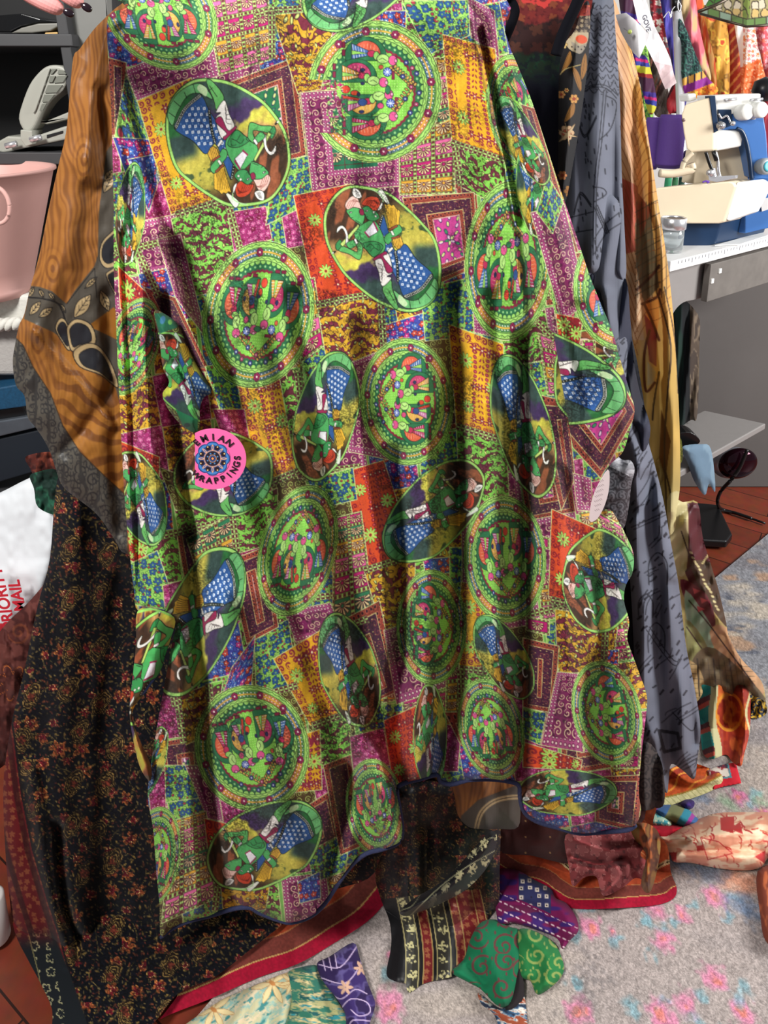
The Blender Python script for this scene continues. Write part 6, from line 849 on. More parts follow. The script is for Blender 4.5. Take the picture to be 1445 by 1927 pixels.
kf = [('g', [(852, 540), (858, 800), (862, 1000), (864, 1250), (842, 1400), (830, 1470)], 24, -.034), ('g', [(800, 620), (802, 900), (800, 1150), (796, 1300), (786, 1460)], 30, .026), ('g', [(742, 860), (752, 1050), (748, 1300), (752, 1460)], 22, -.026), ('g', [(915, 760), (925, 1000), (926, 1300), (915, 1460)], 34, .030), ('g', [(985, 640), (988, 900), (986, 1200), (980, 1480)], 18, -.034), ('g', [(1040, 900), (1060, 1150), (1080, 1400), (1090, 1560)], 34, .030), ('g', [(1130, 1100), (1150, 1300), (1165, 1540)], 24, -.016), ('g', [(1185, 1200), (1200, 1400), (1195, 1540)], 16, .02),
      ('g', [(330, 470), (400, 640), (462, 830), (520, 1020), (590, 1220), (650, 1420), (690, 1590)], 34, -.020), ('g', [(300, 440), (360, 620), (430, 780), (455, 830)], 22, .022), ('g', [(440, 560), (520, 820), (590, 1040), (640, 1250), (700, 1480)], 32, .022), ('g', [(560, 560), (600, 800), (640, 1000), (690, 1250), (722, 1400)], 24, -.016), ('g', [(650, 600), (680, 850), (715, 1060), (735, 1240)], 26, .018), ('g', [(700, 1420), (720, 1500), (740, 1580)], 24, .03), ('g', [(655, 1450), (640, 1560), (600, 1700)], 20, -.024), ('g', [(420, 1150), (470, 1380), (540, 1580), (560, 1720)], 44, .022), ('g', [(350, 1000), (372, 1200), (380, 1400), (400, 1600), (430, 1700)], 24, -.03), ('g', [(330, 1240), (350, 1420), (360, 1560), (370, 1720)], 20, .018), ('g', [(310, 560), (325, 760), (345, 900), (362, 1010)], 14, -.026), ('g', [(264, 520), (276, 760), (296, 980), (318, 1130)], 20, .016), ('g', [(232, 440), (244, 700), (256, 950), (264, 1120)], 10, -.012),
      ('g', [(225, 60), (250, 180), (290, 330), (330, 480)], 16, -.014), ('g', [(205, 120), (225, 300), (232, 420)], 10, .012), ('g', [(640, 60), (660, 300), (690, 500)], 30, .006), ('g', [(450, 120), (470, 300), (500, 520)], 30, -.006), ('g', [(880, 40), (925, 230), (960, 400), (985, 600)], 16, .016), ('g', [(905, 60), (945, 250), (975, 420)], 10, -.02), ('g', [(930, 560), (945, 760), (955, 900)], 18, -.012), ('n', 40, 260, .006), ('n', 12, 26, .0018), ('n', 120, 200, .010)]
kf = [(f[0], f[1], f[2], f[3] * (1.7 if f[0] == 'g' and f[1][-1][1] > 700 else 1.2)) for f in kf]
kf = [(f[0], f[1], f[2] * (.8 if f[0] == 'g' else 1), f[3]) for f in kf]
sheet('back_panel', body, kp, lambda X, Y: .945 - .00001 * (Y - 900) - np.clip((Y - 900) / 900, 0, 1) * .018, 1.25, km, KC, kf, laps=[([(860, 900), (862, 1060)], 26, -.012), ([(300, 1180), (330, 1250), (355, 1330)], 40, .012)], roll=.03, rollw=9)
sl = [(868, -12), (905, -10), (932, 40), (962, 96), (985, 150), (1004, 200), (1030, 280), (1060, 372), (1086, 448), (1110, 520), (1132, 575), (1152, 624), (1168, 680), (1186, 740), (1194, 772), (1186, 806), (1172, 850), (1150, 872), (1140, 888), (1128, 925), (1116, 962), (1100, 930), (1086, 880), (1074, 820), (1062, 750), (1052, 690), (1040, 620), (1020, 520), (1004, 440), (985, 340), (965, 230), (945, 130), (920, 60)]
sheet('sleeve', sl, kimono_print(True), .915, 1.25, km, KC, [('g', [(960, 130), (1000, 280), (1040, 430), (1080, 560)], 14, .014), ('g', [(985, 280), (1030, 480), (1080, 640), (1110, 760)], 12, -.014), ('g', [(1100, 540), (1140, 660), (1160, 780)], 26, .014), ('n', 20, 60, .008)], roll=.024, rollw=8)
def fold_print(pt, src, dst):
    cv = Cv(240, 570, 420, 830, 1.6, (44, 84, 60)); patch(cv, 'D', [(240, 570), (420, 570), (420, 830), (240, 830)]); cv.stamp(pt, src, dst); cv.poly([(290, 590), (312, 588), (336, 604), (334, 616), (300, 628)], (22, 104, 74)); cv.ell(306, 602, 5, 8, .3, (60, 120, 160)); cv.ell(320, 606, 4, 5, 0, (120, 190, 90)); cv.poly([(330, 770), (372, 790), (372, 812), (350, 815)], (26, 124, 80)); cv.ell(352, 800, 6, 4, 0, (16, 60, 50)); q = cv.a[..., :3]; q *= [.74, .80, .78]; return cv  # whole print darkened: shade of the recessed fold put into the colour
_lf = leafpic()
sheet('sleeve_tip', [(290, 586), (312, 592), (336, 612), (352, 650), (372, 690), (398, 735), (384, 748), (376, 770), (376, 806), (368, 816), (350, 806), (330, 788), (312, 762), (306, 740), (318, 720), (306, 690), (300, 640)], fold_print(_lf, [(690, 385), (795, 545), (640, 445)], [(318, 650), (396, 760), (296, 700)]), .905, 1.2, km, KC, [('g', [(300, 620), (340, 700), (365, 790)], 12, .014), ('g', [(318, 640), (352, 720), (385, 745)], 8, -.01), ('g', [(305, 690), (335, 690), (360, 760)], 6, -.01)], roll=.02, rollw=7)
def flap_print():
    cv = Cv(236, 1130, 350, 1460, 1.6, (60, 76, 56)); cv.fn([(236, 1130), (350, 1130), (350, 1460), (236, 1460)], lambda X, Y: p_brush([(116, 62, 34), (190, 130, 70), (196, 190, 70), (70, 50, 90)], 20, 60, 4)(X, Y)); cv.stamp(_lf, [(640, 445), (700, 440), (632, 467)], [(276, 1195), (290, 1256), (294, 1166)]); cv.stroke(spline([(258, 1152), (290, 1146), (326, 1160)], 4), 5, (160, 224, 104)); return cv
sheet('side_flap', [(258, 1152), (285, 1144), (328, 1162), (322, 1200), (312, 1230), (302, 1262), (276, 1300), (248, 1342), (262, 1390), (284, 1440), (282, 1470), (262, 1440), (247, 1372), (244, 1330), (250, 1270), (256, 1210)], flap_print(), .915, 1.2, km, KC, [('g', [(290, 1160), (290, 1240), (262, 1320)], 14, .012), ('n', 20, 30, .01)], roll=.02, rollw=7)
HEMI = [(303, 1764), (326, 1746), (360, 1732), (400, 1722), (440, 1710), (470, 1708), (488, 1718), (520, 1730), (548, 1736), (585, 1724), (612, 1700), (636, 1664), (662, 1628), (690, 1606), (720, 1598), (752, 1584), (757, 1560), (752, 1520), (747, 1486), (760, 1474), (790, 1466), (822, 1458), (828, 1470), (850, 1476), (880, 1468), (920, 1466), (955, 1470), (976, 1478), (978, 1500), (986, 1528), (1010, 1546), (1050, 1558), (1090, 1568), (1130, 1566), (1180, 1562), (1196, 1552)]
hp_ = spline(HEMI, 3)
from_hem = tube('hem_edging', P(hp_[:, 0], hp_[:, 1], .948), .0034, mat('navy_overlock', (44, 50, 84), .9, noise=.3, nscale=300, bump=.5), km, 8, 0); from_hem['label'] = 'dark blue overlocked hem edging'
# hang tags
tg = thing('hang_tag', 'round pink hang tag with a blue mandala on the green kimono', 'tag', P(408, 862, .905)); PINK = mat('tag_pink', (250, 106, 170), .5); TGY = .878; tp = lambda x, y, d=0: P(x, y, TGY + d)
rim_ = [(400 + 63 * math.cos(t), 864 + 57 * math.sin(t)) for t in np.linspace(0, 2 * math.pi, 72)[:-1]]; rim_ = [p for p in rim_ if p[0] > 364]; pxprism('tag_card', rim_, TGY, (0, .0012, 0), PINK, tg, 0)
def mandala():
    cv = Cv(360, 820, 444, 910, 6, (250, 106, 170)); A, X, Y = cv.box(360, 820, 444, 910); dx = X - 400; dy = (Y - 863) * 1.02; r = np.hypot(dx, dy); t = np.arctan2(dy, dx); c = full(X, (250, 106, 170)); lob = np.abs(np.cos(4 * t)); R0_ = 33 - 3.6 * (1 - lob) ** 1.5; inn = r < R0_; q = r / R0_
    d = full(X, (42, 72, 128)); d = mixc(d, col((70, 130, 196)), cv1(np.abs(q - .86) * 30 - 2)); u = (t * 8 / (2 * np.pi)) % 1 - .5; d = mixc(d, col((40, 26, 36)), cv1(np.hypot(u * r * .785, r - 22) - 4.6)); d = mixc(d, col((240, 200, 130)), cv1(np.hypot(u * r * .785, r - 24) - 1.5)); u2 = (t * 8 / (2 * np.pi) + .5) % 1 - .5; d = mixc(d, col((224, 164, 130)), cv1(np.abs(np.hypot(u2 * r * 1.1, (r - 21) * .5) - 2.2) - .9)); d = mixc(d, col((90, 120, 170)), cv1(np.hypot(u2 * r * 1.2, (r - 21) * .5) - 1.5)); d = mixc(d, col((220, 160, 130)), cv1(np.abs(r - 15.5) - 1.2) * .8); d = mixc(d, col((36, 30, 44)), cv1(r - 14)); d = mixc(d, col((80, 130, 180)), cv1(np.hypot(u * r * .785, r - 10) - 1.6)); d = mixc(d, col((60, 90, 150)), cv1(np.abs(r - 5) - 1)); d = mixc(d, col((230, 170, 130)), cv1(np.abs(r - 7) - .5)); d = mixc(d, col((244, 150, 100)), cv1(r - 2.4)); A[..., :3] = np.where(inn[..., None], d, c); return cv
card = tg.children[0]
sheet('mandala', [(400 + 33 * math.cos(t), 863 + 33 * math.sin(t)) for t in np.linspace(0, 6.283, 40)[:-1] if 400 + 33 * math.cos(t) > 365], mandala(), TGY - .0006, .35, card, cloth_mat('tag_print', .5, .3, 0, 0), curve=False)
its = []
def arc(word, a0, a1, rx, ry, size, inward):
    for k, ch in enumerate(word):
        a = math.radians(a0 + (a1 - a0) * k / (len(word) - 1)); x, y = 400 + rx * math.cos(a), 863 + ry * math.sin(a); rad = tp(x + 4 * math.cos(a), y + 4 * math.sin(a)) - tp(x, y); tan = tp(x - 4 * math.sin(a), y + 4 * math.cos(a)) - tp(x, y); upv, rt = (rad, tan) if not inward else (-rad, -tan)
        its.append((ch, size, frame_at(tp(x, y, -.0008), rt, upv)))
arc('EMIAN', -132, -46, 45, 40, .0125, False); arc('WRAPPINGS', 132, -2, 47, 42, .0120, True)
lettering('lettering', its, mat('tag_ink', (34, 14, 28), .6), card)
t2 = thing('care_tag', 'pale pink paper tag with small print by the kimono\'s right side', 'tag', P(1128, 930, .9)); pxprism('tag_card', [(1144, 884), (1147, 905), (1144, 930), (1136, 955), (1124, 976), (1112, 982), (1109, 972), (1113, 945), (1124, 915)], .900, (0, .0008, 0), mat('pale_card', (232, 214, 214), .6), t2, 0, 3)
its = [(w, .0042, frame_at(P(1129 - k * 1.1, 905 + k * 9, .8985), P(1150, 897, .9) - P(1120, 909, .9), P(1126, 890, .9) - P(1130, 920, .9))) for k, w in enumerate(('· · · ·', '· · · · ·', '· · · · ·', '· · · · ·', '· · · · ·', '· · · ·', '· · ·'))]
lettering('small_print', its, mat('print_grey', (120, 104, 108), .7), t2)
wt = thing('paper_tag', 'torn white paper tag fixed with a green headed pin', 'tag', P(1190, 60, 1.2)); sheet('paper', [(1158, 28), (1178, 24), (1196, 38), (1222, 66), (1212, 90), (1203, 110), (1192, 100), (1180, 82), (1168, 60)], lambda X, Y, pos=None: full(X, (232, 230, 232)), 1.19, 1.2, wt, cloth_mat('paper_white', .7, .2, .1, 0), [('g', [(1196, 38), (1203, 110)], 8, .012)], curve=False); bm = bmesh.new(); bmesh.ops.create_uvsphere(bm, u_segments=20, v_segments=12, radius=.0032, matrix=Matrix.Translation(Vector(P(1185, 60, 1.172)))); from_bm('pin_head', bm, mat('pin_green', (196, 214, 110), .3), wt); tube('pin_shaft', [P(1185, 60, 1.172), P(1174, 54, 1.185)], .0006, CHROME, wt, 6, 0)
lt2 = thing('paper_strip', 'long torn white paper strip with faded printing hanging by the rear rack', 'tag', P(1235, 80, 1.5)); sheet('paper', [(1188, -12), (1212, -12), (1222, 20), (1232, 50), (1248, 80), (1262, 112), (1268, 140), (1273, 156), (1262, 164), (1252, 168), (1244, 150), (1236, 128), (1224, 104), (1214, 84), (1222, 62), (1200, 40)], lambda X, Y, pos=None: np.where((Y + (X - 1240) * -.25 > 118)[..., None], mixc(full(X, (236, 208, 210)), col((222, 190, 196)), cv1(np.abs(np.sin((X + Y) / 6) * 4) - .6)), full(X, (244, 242, 244))), lambda X, Y: 1.62 - (Y - 80) * .0006, 1.2, lt2, cloth_mat('paper_white', .7, .2, .1, 0), [('n', 18, 30, .02)], curve=False)
its = [('GOVE', .013, frame_at(P(1216, 44, 1.60), P(1224, 66, 1.6) - P(1214, 32, 1.6), P(1230, 40, 1.6) - P(1210, 46, 1.6)))]; lettering('printing', its, mat('faded_ink', (90, 90, 104), .7), lt2)
# ---------------------------------------------------------------- hems and scarves gathered on the floor
WOOL = cloth_mat('fine_wool', .85, .15)
def scarf(name, label, pts, paint, Y=None, floor=None, folds=(), puff=.0, sp=1.6, roll=.0, m=None, cat='scarf', grp='scarf ends on the rug', pw=18, curve=True): return tag(sheet(name, pts, paint, Y, sp=sp, floor=floor, folds=list(folds) + [('n', 20, 30, .006)], puff=puff, puffw=pw, roll=roll, m=m or WOOL, curve=curve), label, cat, grp)
CL = [(210, 1965), (300, 1920), (395, 1880), (485, 1840), (560, 1815), (620, 1780), (690, 1735), (730, 1690)]
scarf('crimson_hem', 'rust and crimson banded hem spread on the rug under the kimono\'s left side', [(262, 1960), (300, 1919), (395, 1880), (485, 1840), (560, 1814), (620, 1780), (690, 1735), (732, 1690), (760, 1650), (760, 1560), (640, 1560), (430, 1720), (330, 1880)], p_crimson(CL), lambda X, Y: 1.17 + 0 * X, floor=None, folds=[('g', [(560, 1815), (560, 1740), (590, 1690)], 20, .02), ('g', [(420, 1870), (440, 1800)], 16, .014), ('g', [(660, 1750), (640, 1660)], 16, .018)], cat='garment hem', grp='hems on the rug')
HL = [(930, 1640), (965, 1662), (1010, 1672), (1040, 1692), (1082, 1709), (1180, 1707), (1250, 1700), (1274, 1686)]
scarf('crimson_hem', 'rust and crimson banded hem lying on the rug at the kimono\'s right side', [(930, 1480), (1210, 1490), (1228, 1560), (1255, 1590), (1262, 1640), (1273, 1670), (1268, 1690), (1240, 1702), (1180, 1708), (1082, 1710), (1040, 1692), (1010, 1668), (965, 1650), (930, 1630)], p_crimson(HL, .62), lambda X, Y: 1.12 + 0 * X, folds=[('g', [(1120, 1550), (1150, 1640), (1150, 1700)], 22, .03), ('g', [(1000, 1560), (1040, 1660)], 18, -.02), ('g', [(1215, 1560), (1240, 1680)], 14, -.02)], cat='garment hem', grp='hems on the rug')
MR = p_rich((140, 62, 64), [(176, 96, 96), (160, 84, 84), (96, 40, 44)], 30, 6, line=(196, 130, 124))
scarf('knotted_scarf', 'muted red floral sash bundled in a loose knot on the crimson hem', [(1064, 1572), (1110, 1562), (1160, 1566), (1200, 1560), (1212, 1590), (1205, 1610), (1228, 1630), (1222, 1660), (1196, 1652), (1172, 1670), (1135, 1686), (1122, 1650), (1098, 1652), (1078, 1668), (1070, 1630)], MR, lambda X, Y: 1.06 + 0 * X, folds=[('g', [(1080, 1580), (1140, 1600), (1205, 1600)], 12, .03), ('g', [(1075, 1612), (1130, 1625), (1190, 1606)], 8, -.03), ('g', [(1150, 1620), (1166, 1650), (1140, 1680)], 10, .03), ('g', [(1190, 1620), (1200, 1650)], 8, -.02)], roll=.02)
scarf('brown_leaf_scarf', 'olive and brown leaf sash folded by the muted red knot', [(1186, 1556), (1212, 1548), (1236, 1562), (1243, 1590), (1236, 1640), (1222, 1680), (1206, 1664), (1216, 1610), (1200, 1590)], p_brush([(120, 84, 44), (90, 50, 32), (176, 96, 50), (150, 120, 60)], 10, 30, 5), lambda X, Y: 1.045 + 0 * X, folds=[('g', [(1210, 1560), (1224, 1600), (1216, 1660)], 10, .03), ('g', [(1228, 1580), (1228, 1640)], 7, -.02)], roll=.02)
scarf('floral_scarf', 'black and red sash with silvery gold flower stripes hanging to the rug', [(716, 1480), (860, 1470), (940, 1500), (942, 1560), (940, 1640), (938, 1700), (912, 1740), (895, 1780), (884, 1820), (850, 1838), (800, 1850), (770, 1868), (762, 1850), (742, 1846), (727, 1832), (736, 1780), (733, 1735), (716, 1690), (706, 1640), (722, 1560)], p_sash, lambda X, Y: 1.035 + 0 * X, folds=[('g', [(760, 1500), (770, 1680), (752, 1840)], 16, .02), ('g', [(800, 1560), (800, 1700), (790, 1840)], 14, -.02), ('g', [(850, 1720), (840, 1830)], 16, .02), ('g', [(890, 1600), (900, 1780)], 18, -.015)], roll=.02, m=SILK)
scarf('flower_border', 'black border band with silver vine flowers crossing the black and red sash', [(752, 1716), (780, 1690), (830, 1660), (880, 1610), (915, 1570), (932, 1566), (934, 1590), (918, 1630), (880, 1672), (830, 1700), (790, 1716), (765, 1724)], p_sashband, lambda X, Y: .985 + 0 * X, folds=[('g', [(760, 1714), (840, 1672), (925, 1580)], 16, .014)], roll=.02, m=SILK)
def p_purple(X, Y, pos=None):
    v = (Y - 1640) - (X - 940) * .45; c = full(X, (112, 24, 76)); c = mixc(c, col((60, 34, 104)), ss(.5, .7, vnoise(X / 26, Y / 10, 4))); u = (v % 16) - 8; c = mixc(c, col((226, 200, 206)), cv1(np.hypot(np.maximum(np.abs((X % 11) - 5.5) - 2, 0), u) - 1.4) * (v > 40)); blk = (v > -14) & (v < 36) & (X > 975) & (X < 1036); b = full(X, (50, 52, 92)); dx, dy, a, q = cellf(X, Y, 15, 3, .3); b = mixc(b, col((220, 206, 190)), cv1(np.maximum(np.abs(dx), np.abs(dy)) - 3.6) * (a > .35)); b = mixc(b, col((40, 34, 40)), cv1(np.hypot(dx, dy) - 1.6)); return np.where(blk[..., None], b, c)
scarf('purple_scarf', 'purple and magenta sash end with white dashes on the rug', [(936, 1640), (970, 1636), (1004, 1655), (1036, 1672), (1046, 1690), (1066, 1700), (1084, 1726), (1088, 1752), (1072, 1770), (1058, 1786), (1048, 1766), (1010, 1750), (970, 1738), (936, 1732)], p_purple, floor=.018, folds=[('g', [(950, 1700), (1010, 1710), (1060, 1770)], 9, -.012), ('g', [(980, 1650), (1050, 1700), (1080, 1750)], 14, .014)], puff=.018)
scarf('green_scarf', 'emerald green sash end with maroon paisley on the rug', [(848, 1828), (872, 1806), (884, 1770), (902, 1738), (930, 1730), (958, 1744), (976, 1752), (980, 1800), (974, 1850), (962, 1884), (948, 1896), (930, 1888), (905, 1862), (880, 1848)], p_swirl((22, 108, 72), (104, 58, 58), 46, 11, 15, 1.3), floor=.016, folds=[('g', [(900, 1750), (930, 1820), (950, 1880)], 16, .014), ('g', [(880, 1820), (910, 1850)], 9, -.01)], puff=.016)
scarf('green_scarf', 'green and yellow scroll sash end beside the purple sash', [(974, 1752), (1000, 1750), (1040, 1772), (1056, 1800), (1061, 1826), (1046, 1850), (1012, 1872), (998, 1846), (978, 1838), (974, 1800)], p_swirl((40, 118, 64), (138, 158, 86), 38, 8, 14, 1.6), floor=.016, folds=[('g', [(990, 1760), (1030, 1800), (1030, 1850)], 14, .012)], puff=.016)
scarf('black_scarf', 'plain black sash end between the two green sash ends', [(976, 1822), (986, 1850), (984, 1880), (966, 1900), (950, 1898), (964, 1868)], lambda X, Y, pos=None: full(X, (38, 32, 34)), floor=.02, puff=.012)
scarf('striped_scarf', 'rust blue and white swirled sash end at the bottom under the green sash', [(900, 1868), (930, 1892), (950, 1896), (976, 1866), (988, 1880), (990, 1960), (950, 1960), (930, 1910), (906, 1890)], p_brush([(150, 74, 50), (226, 220, 210), (60, 96, 130), (40, 50, 70)], 16, 6, 5, .3), floor=.012, puff=.014)
LIL = Cv(340, 1790, 580, 1960, 1.4, (196, 190, 150)); A_, X_, Y_ = LIL.box(340, 1790, 580, 1960); A_[..., :3] = p_brush([(206, 200, 160), (150, 190, 180), (226, 206, 170), (70, 140, 140)], 5, 14, 3, .9)(X_, Y_)
for fx, fy, R in ((512, 1850, 42), (402, 1900, 40), (550, 1848, 26)):
    for k in range(7):
        a = k * .9 + .2; LIL.poly(spline([(fx, fy), (fx + R * .55 * math.cos(a - .25), fy + R * .55 * math.sin(a - .25)), (fx + R * math.cos(a), fy + R * math.sin(a)), (fx + R * .55 * math.cos(a + .25), fy + R * .55 * math.sin(a + .25))], 4, True), (236, 214, 160), (190, 140, 90), .9)
    LIL.ell(fx, fy, 7, 4, .6, (206, 140, 80))
scarf('lily_scarf', 'cream lily flower scarf end at the bottom edge', [(330, 1960), (400, 1892), (470, 1858), (540, 1830), (562, 1832), (552, 1880), (540, 1930), (530, 1960)], LIL, floor=.016, folds=[('g', [(480, 1860), (440, 1930)], 16, .016), ('g', [(530, 1850), (500, 1940)], 12, -.012)], puff=.014)
scarf('teal_scarf', 'teal and gold brush stroke scarf end beside the lily scarf', [(540, 1834), (566, 1820), (600, 1818), (614, 1850), (640, 1890), (664, 1930), (668, 1960), (536, 1960), (548, 1890)], p_brush([(60, 126, 106), (190, 186, 130), (40, 96, 96), (226, 206, 150), (60, 150, 160)], 20, 5, 6, .1), floor=.018, folds=[('g', [(575, 1830), (590, 1940)], 16, .016), ('g', [(606, 1830), (630, 1930)], 12, -.01)], puff=.014)
PUR = Cv(590, 1770, 720, 1960, 1.6, (70, 54, 112)); A_, X_, Y_ = PUR.box(590, 1770, 720, 1960); A_[..., :3] = p_brush([(62, 46, 104), (96, 84, 140), (50, 36, 80)], 20, 20, 7)(X_, Y_)
for p in ([(600, 1815), (640, 1820), (672, 1780)], [(604, 1840), (650, 1850), (680, 1810), (676, 1786)], [(612, 1858), (640, 1880), (668, 1862), (690, 1870)], [(640, 1900), (660, 1880), (690, 1886), (696, 1905), (676, 1912), (660, 1900)], [(630, 1880), (650, 1930), (690, 1940)], [(606, 1800), (612, 1826)], [(618, 1798), (624, 1826)], [(630, 1796), (634, 1822)], [(655, 1940), (664, 1920), (700, 1922)]): PUR.stroke(spline(p, 5), 2, (214, 190, 226))
for x, y in ((680, 1822), (650, 1858)): [PUR.ell(x + 8 * math.cos(k), y + 8 * math.sin(k), 7, 3, k, (220, 176, 150)) for k in np.arange(6) * 1.05]
scarf('violet_scarf', 'violet scarf end with pale line drawing on the rug', [(597, 1812), (620, 1800), (664, 1774), (676, 1800), (688, 1840), (700, 1870), (706, 1892), (696, 1925), (690, 1960), (652, 1960), (650, 1910), (634, 1880), (616, 1858), (602, 1836)], PUR, floor=.022, folds=[('g', [(630, 1800), (660, 1880), (668, 1940)], 16, .012)], puff=.016)
RC = Cv(1230, 1510, 1480, 1650, 1.6, (240, 206, 172)); A_, X_, Y_ = RC.box(1230, 1510, 1480, 1650); A_[..., :3] = p_brush([(242, 212, 178), (236, 196, 160), (222, 150, 120)], 22, 9, 4)(X_, Y_); Rn = random.Random(12)
for k in range(60):
    x, y = Rn.uniform(1262, 1450), Rn.uniform(1530, 1632); a = Rn.uniform(0, 3.1); L = Rn.uniform(6, 18); RC.stroke(spline([(x, y), (x + L * math.cos(a) * .5 + 3, y + L * math.sin(a) * .5), (x + L * math.cos(a), y + L * math.sin(a))], 4), Rn.uniform(1, 3), ((176, 40, 44), (200, 110, 80), (190, 60, 50))[k % 3])
for p in ([(1355, 1538), (1382, 1536), (1380, 1568), (1356, 1562)], [(1310, 1592), (1322, 1590), (1324, 1600), (1312, 1602)], [(1262, 1605), (1274, 1603), (1272, 1620), (1262, 1618)], [(1374, 1560), (1392, 1546), (1398, 1570)], [(1420, 1612), (1440, 1600), (1440, 1626)]): RC.poly(p, (186, 44, 46))
RC.stroke([(1318, 1576), (1352, 1584), (1378, 1606), (1332, 1618), (1318, 1576)], 1.8, (176, 40, 44))
scarf('cream_wrap', 'gathered cream wrap with red print lying across the rug at right', [(1240, 1576), (1258, 1572), (1282, 1556), (1318, 1540), (1350, 1530), (1400, 1528), (1470, 1530), (1500, 1545), (1500, 1612), (1450, 1612), (1432, 1632), (1400, 1638), (1350, 1634), (1300, 1624), (1268, 1622), (1260, 1606)], RC, floor=.012, folds=[('g', [(1250, 1580), (1320, 1575), (1420, 1560)], 12, .012), ('g', [(1262, 1600), (1330, 1600), (1430, 1600)], 9, -.012), ('g', [(1250, 1590), (1290, 1585)], 5, -.02)], puff=.075, pw=45, m=SILK)
scarf('red_scarf', 'bright red sash end behind the cream wrap', [(1214, 1552), (1250, 1550), (1292, 1556), (1262, 1574), (1242, 1580), (1222, 1570)], p_brush([(186, 20, 44), (150, 14, 36)], 12, 9, 3), floor=.02, puff=.02)
scarf('teal_scarf', 'pale teal printed sash end behind the red sash', [(1186, 1532), (1214, 1526), (1246, 1530), (1264, 1548), (1256, 1556), (1218, 1552), (1190, 1556)], p_rich((150, 180, 160), [(60, 140, 150), (206, 190, 120), (226, 220, 190)], 14, 4), floor=.025, puff=.02)
scarf('striped_scarf', 'olive teal and violet striped sash roll on the rug by the orange hem', [(1226, 1520), (1260, 1514), (1290, 1520), (1308, 1536), (1320, 1550), (1292, 1558), (1264, 1548), (1240, 1540)], p_bands(.5, [(26, (120, 124, 84)), (16, (50, 130, 150)), (8, (150, 60, 140)), (18, (60, 100, 150))]), floor=.012, puff=.04, pw=22)
tag(sheet('violet_knot', [(1280, 1512), (1292, 1504), (1306, 1508), (1304, 1520), (1290, 1524)], p_brush([(70, 50, 120), (50, 36, 90)], 8, 8, 2), None, 1.4, floor=.012, puff=.03, m=WOOL), 'small violet fabric knot beside the striped sash roll', 'fabric knot')
def p_orangehem(line):
    f = hemstripes(line, [(12, (196, 190, 140)), (3, (150, 120, 50)), (30, (186, 80, 36)), (60, (150, 50, 34))])
    def g(X, Y, pos=None): c = f(X, Y); c = mixc(c, col((226, 150, 60)), cv1(np.abs(np.sin((X + Y) / 11 + 3 * vnoise(X / 20, Y / 20, 3))) * 8 - 2.2) * ss(14, 18, seg_dist(X, Y, line))); return mixc(c, col((150, 150, 96)), cv1(np.abs(np.sin((X - Y) / 4)) * 4 - .8) * (seg_dist(X, Y, line) < 11))
    return g
OL = [(1246, 1514), (1290, 1504), (1330, 1488), (1362, 1470)]
scarf('orange_hem', 'orange patterned hem with cream scallop border on the rug', [(1246, 1516), (1240, 1480), (1256, 1450), (1300, 1436), (1345, 1450), (1368, 1462), (1356, 1478), (1330, 1492), (1290, 1506)], p_orangehem(OL), lambda X, Y: 1.34 + 0 * X, folds=[('g', [(1262, 1450), (1300, 1470), (1350, 1465)], 10, .03), ('g', [(1280, 1440), (1330, 1455)], 7, -.03)], cat='garment hem', grp='hems on the rug', roll=.01)
TL = [(1318, 1350), (1330, 1410), (1350, 1435)]
def p_tealhem(X, Y, pos=None):
    c = p_brush([(176, 60, 34), (150, 44, 30), (216, 120, 44), (196, 90, 40)], 12, 26, 7)(X, Y); c = mixc(c, col((226, 150, 50)), cv1(np.abs(np.hypot((X - 1372) * 1.4, Y - 1340) - 34) - 3)); u = X - 1338 - (Y - 1300) * .06 - 4 * np.sin(Y / 20); c = np.where((u < 10)[..., None], col((190, 186, 140)), c); t = p_bands(1.1, [(12, (20, 128, 124)), (10, (90, 30, 40)), (8, (196, 76, 60)), (14, (30, 140, 130))])(X, Y); c = np.where((u < -4)[..., None], t, c); return mixc(c, col((206, 200, 150)), cv1(np.abs(X - 1408 + 4 * np.sin(Y / 14)) - 2))
tag(sheet('orange_skirt', [(1306, 1290), (1345, 1280), (1408, 1290), (1412, 1330), (1410, 1380), (1400, 1420), (1394, 1442), (1378, 1434), (1366, 1420), (1342, 1428), (1324, 1420), (1318, 1380), (1316, 1340)], p_tealhem, lambda X, Y: 1.50 - (Y - 1290) * .0004, 1.5, m=SILK, folds=[('g', [(1350, 1290), (1340, 1360), (1345, 1420)], 12, .03), ('g', [(1372, 1290), (1378, 1360), (1372, 1420)], 10, -.03), ('g', [(1398, 1300), (1402, 1380), (1392, 1435)], 8, .03)], roll=.02), 'orange garment with teal and cream edge under the peach silk', 'garment', 'garments on the near rack')
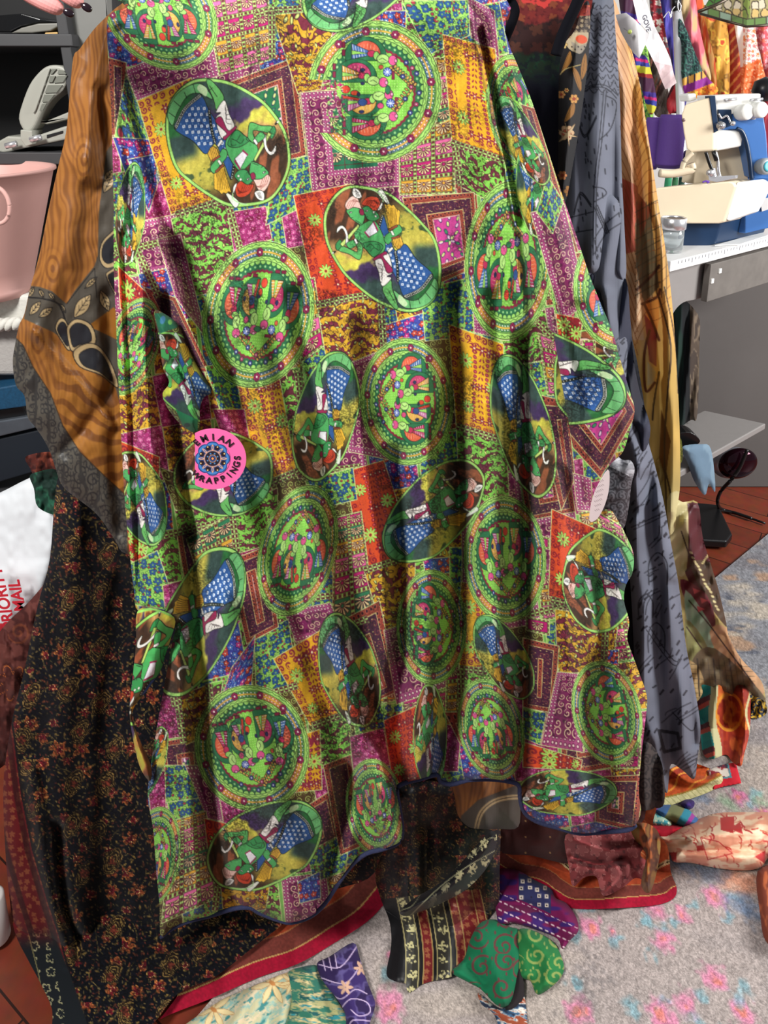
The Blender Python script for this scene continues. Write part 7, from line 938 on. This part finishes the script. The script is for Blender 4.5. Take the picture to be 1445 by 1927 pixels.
scarf('yellow_scarf', 'yellow and navy scarf end under the peach skirt tip', [(1408, 1310), (1424, 1312), (1440, 1322), (1442, 1342), (1424, 1352), (1410, 1346)], p_swirl((206, 166, 50), (40, 50, 70), 18, 3, 6, 1.2), lambda X, Y: 1.50 + 0 * X, folds=[('w', 20, 14, .01)], roll=.01)
def p_redborder(X, Y, pos=None):
    d = seg_dist(X, Y, [(1340, 1484), (1394, 1474), (1384, 1432)]); c = p_brush([(226, 214, 200), (150, 40, 50), (60, 50, 70)], 8, 8, 4)(X, Y); c = np.where((d < 14)[..., None], col((196, 36, 50)), c); return np.where(((d > 14) & (d < 17))[..., None], col((80, 140, 150)), c)
scarf('red_bordered_scarf', 'red bordered white print scarf corner on the rug at right', [(1330, 1450), (1356, 1440), (1384, 1434), (1395, 1474), (1362, 1480), (1342, 1486)], p_redborder, floor=.014, puff=.008, curve=False)
scarf('rose_garment', 'rose and gold cloth showing between kimono hem and ochre hem', [(740, 1440), (850, 1440), (856, 1490), (840, 1510), (800, 1506), (750, 1500)], p_brush([(120, 36, 50), (170, 90, 60), (190, 140, 70), (90, 24, 40)], 16, 30, 5), lambda X, Y: 1.06 + 0 * X, folds=[('w', 4, 30, .01)], cat='garment', grp='garments on the near rack')
scarf('brown_garment', 'dark brown sequined cloth below the kimono\'s right hem', [(935, 1480), (1200, 1500), (1180, 1580), (1080, 1600), (1070, 1625), (1000, 1610), (935, 1595)], lambda X, Y, pos=None: mixc(full(X, (70, 34, 32)), col((190, 150, 96)), cv1(np.hypot(((X / 46) % 1 - .5) * 46, ((Y / 30) % 1 - .5) * 30) - 1.6)), lambda X, Y: 1.09 + 0 * X, folds=[('n', 40, 40, .02)], cat='garment', grp='garments on the near rack', roll=.02)
tag(sheet('rust_sleeve', [(1425, 1640), (1470, 1640), (1470, 1780), (1440, 1770), (1430, 1720)], p_brush([(176, 96, 60), (120, 60, 44)], 12, 30, 3), None, 1.8, floor=.02, puff=.02, m=WOOL), 'rust coloured cloth edge at the right picture border on the rug', 'cloth')
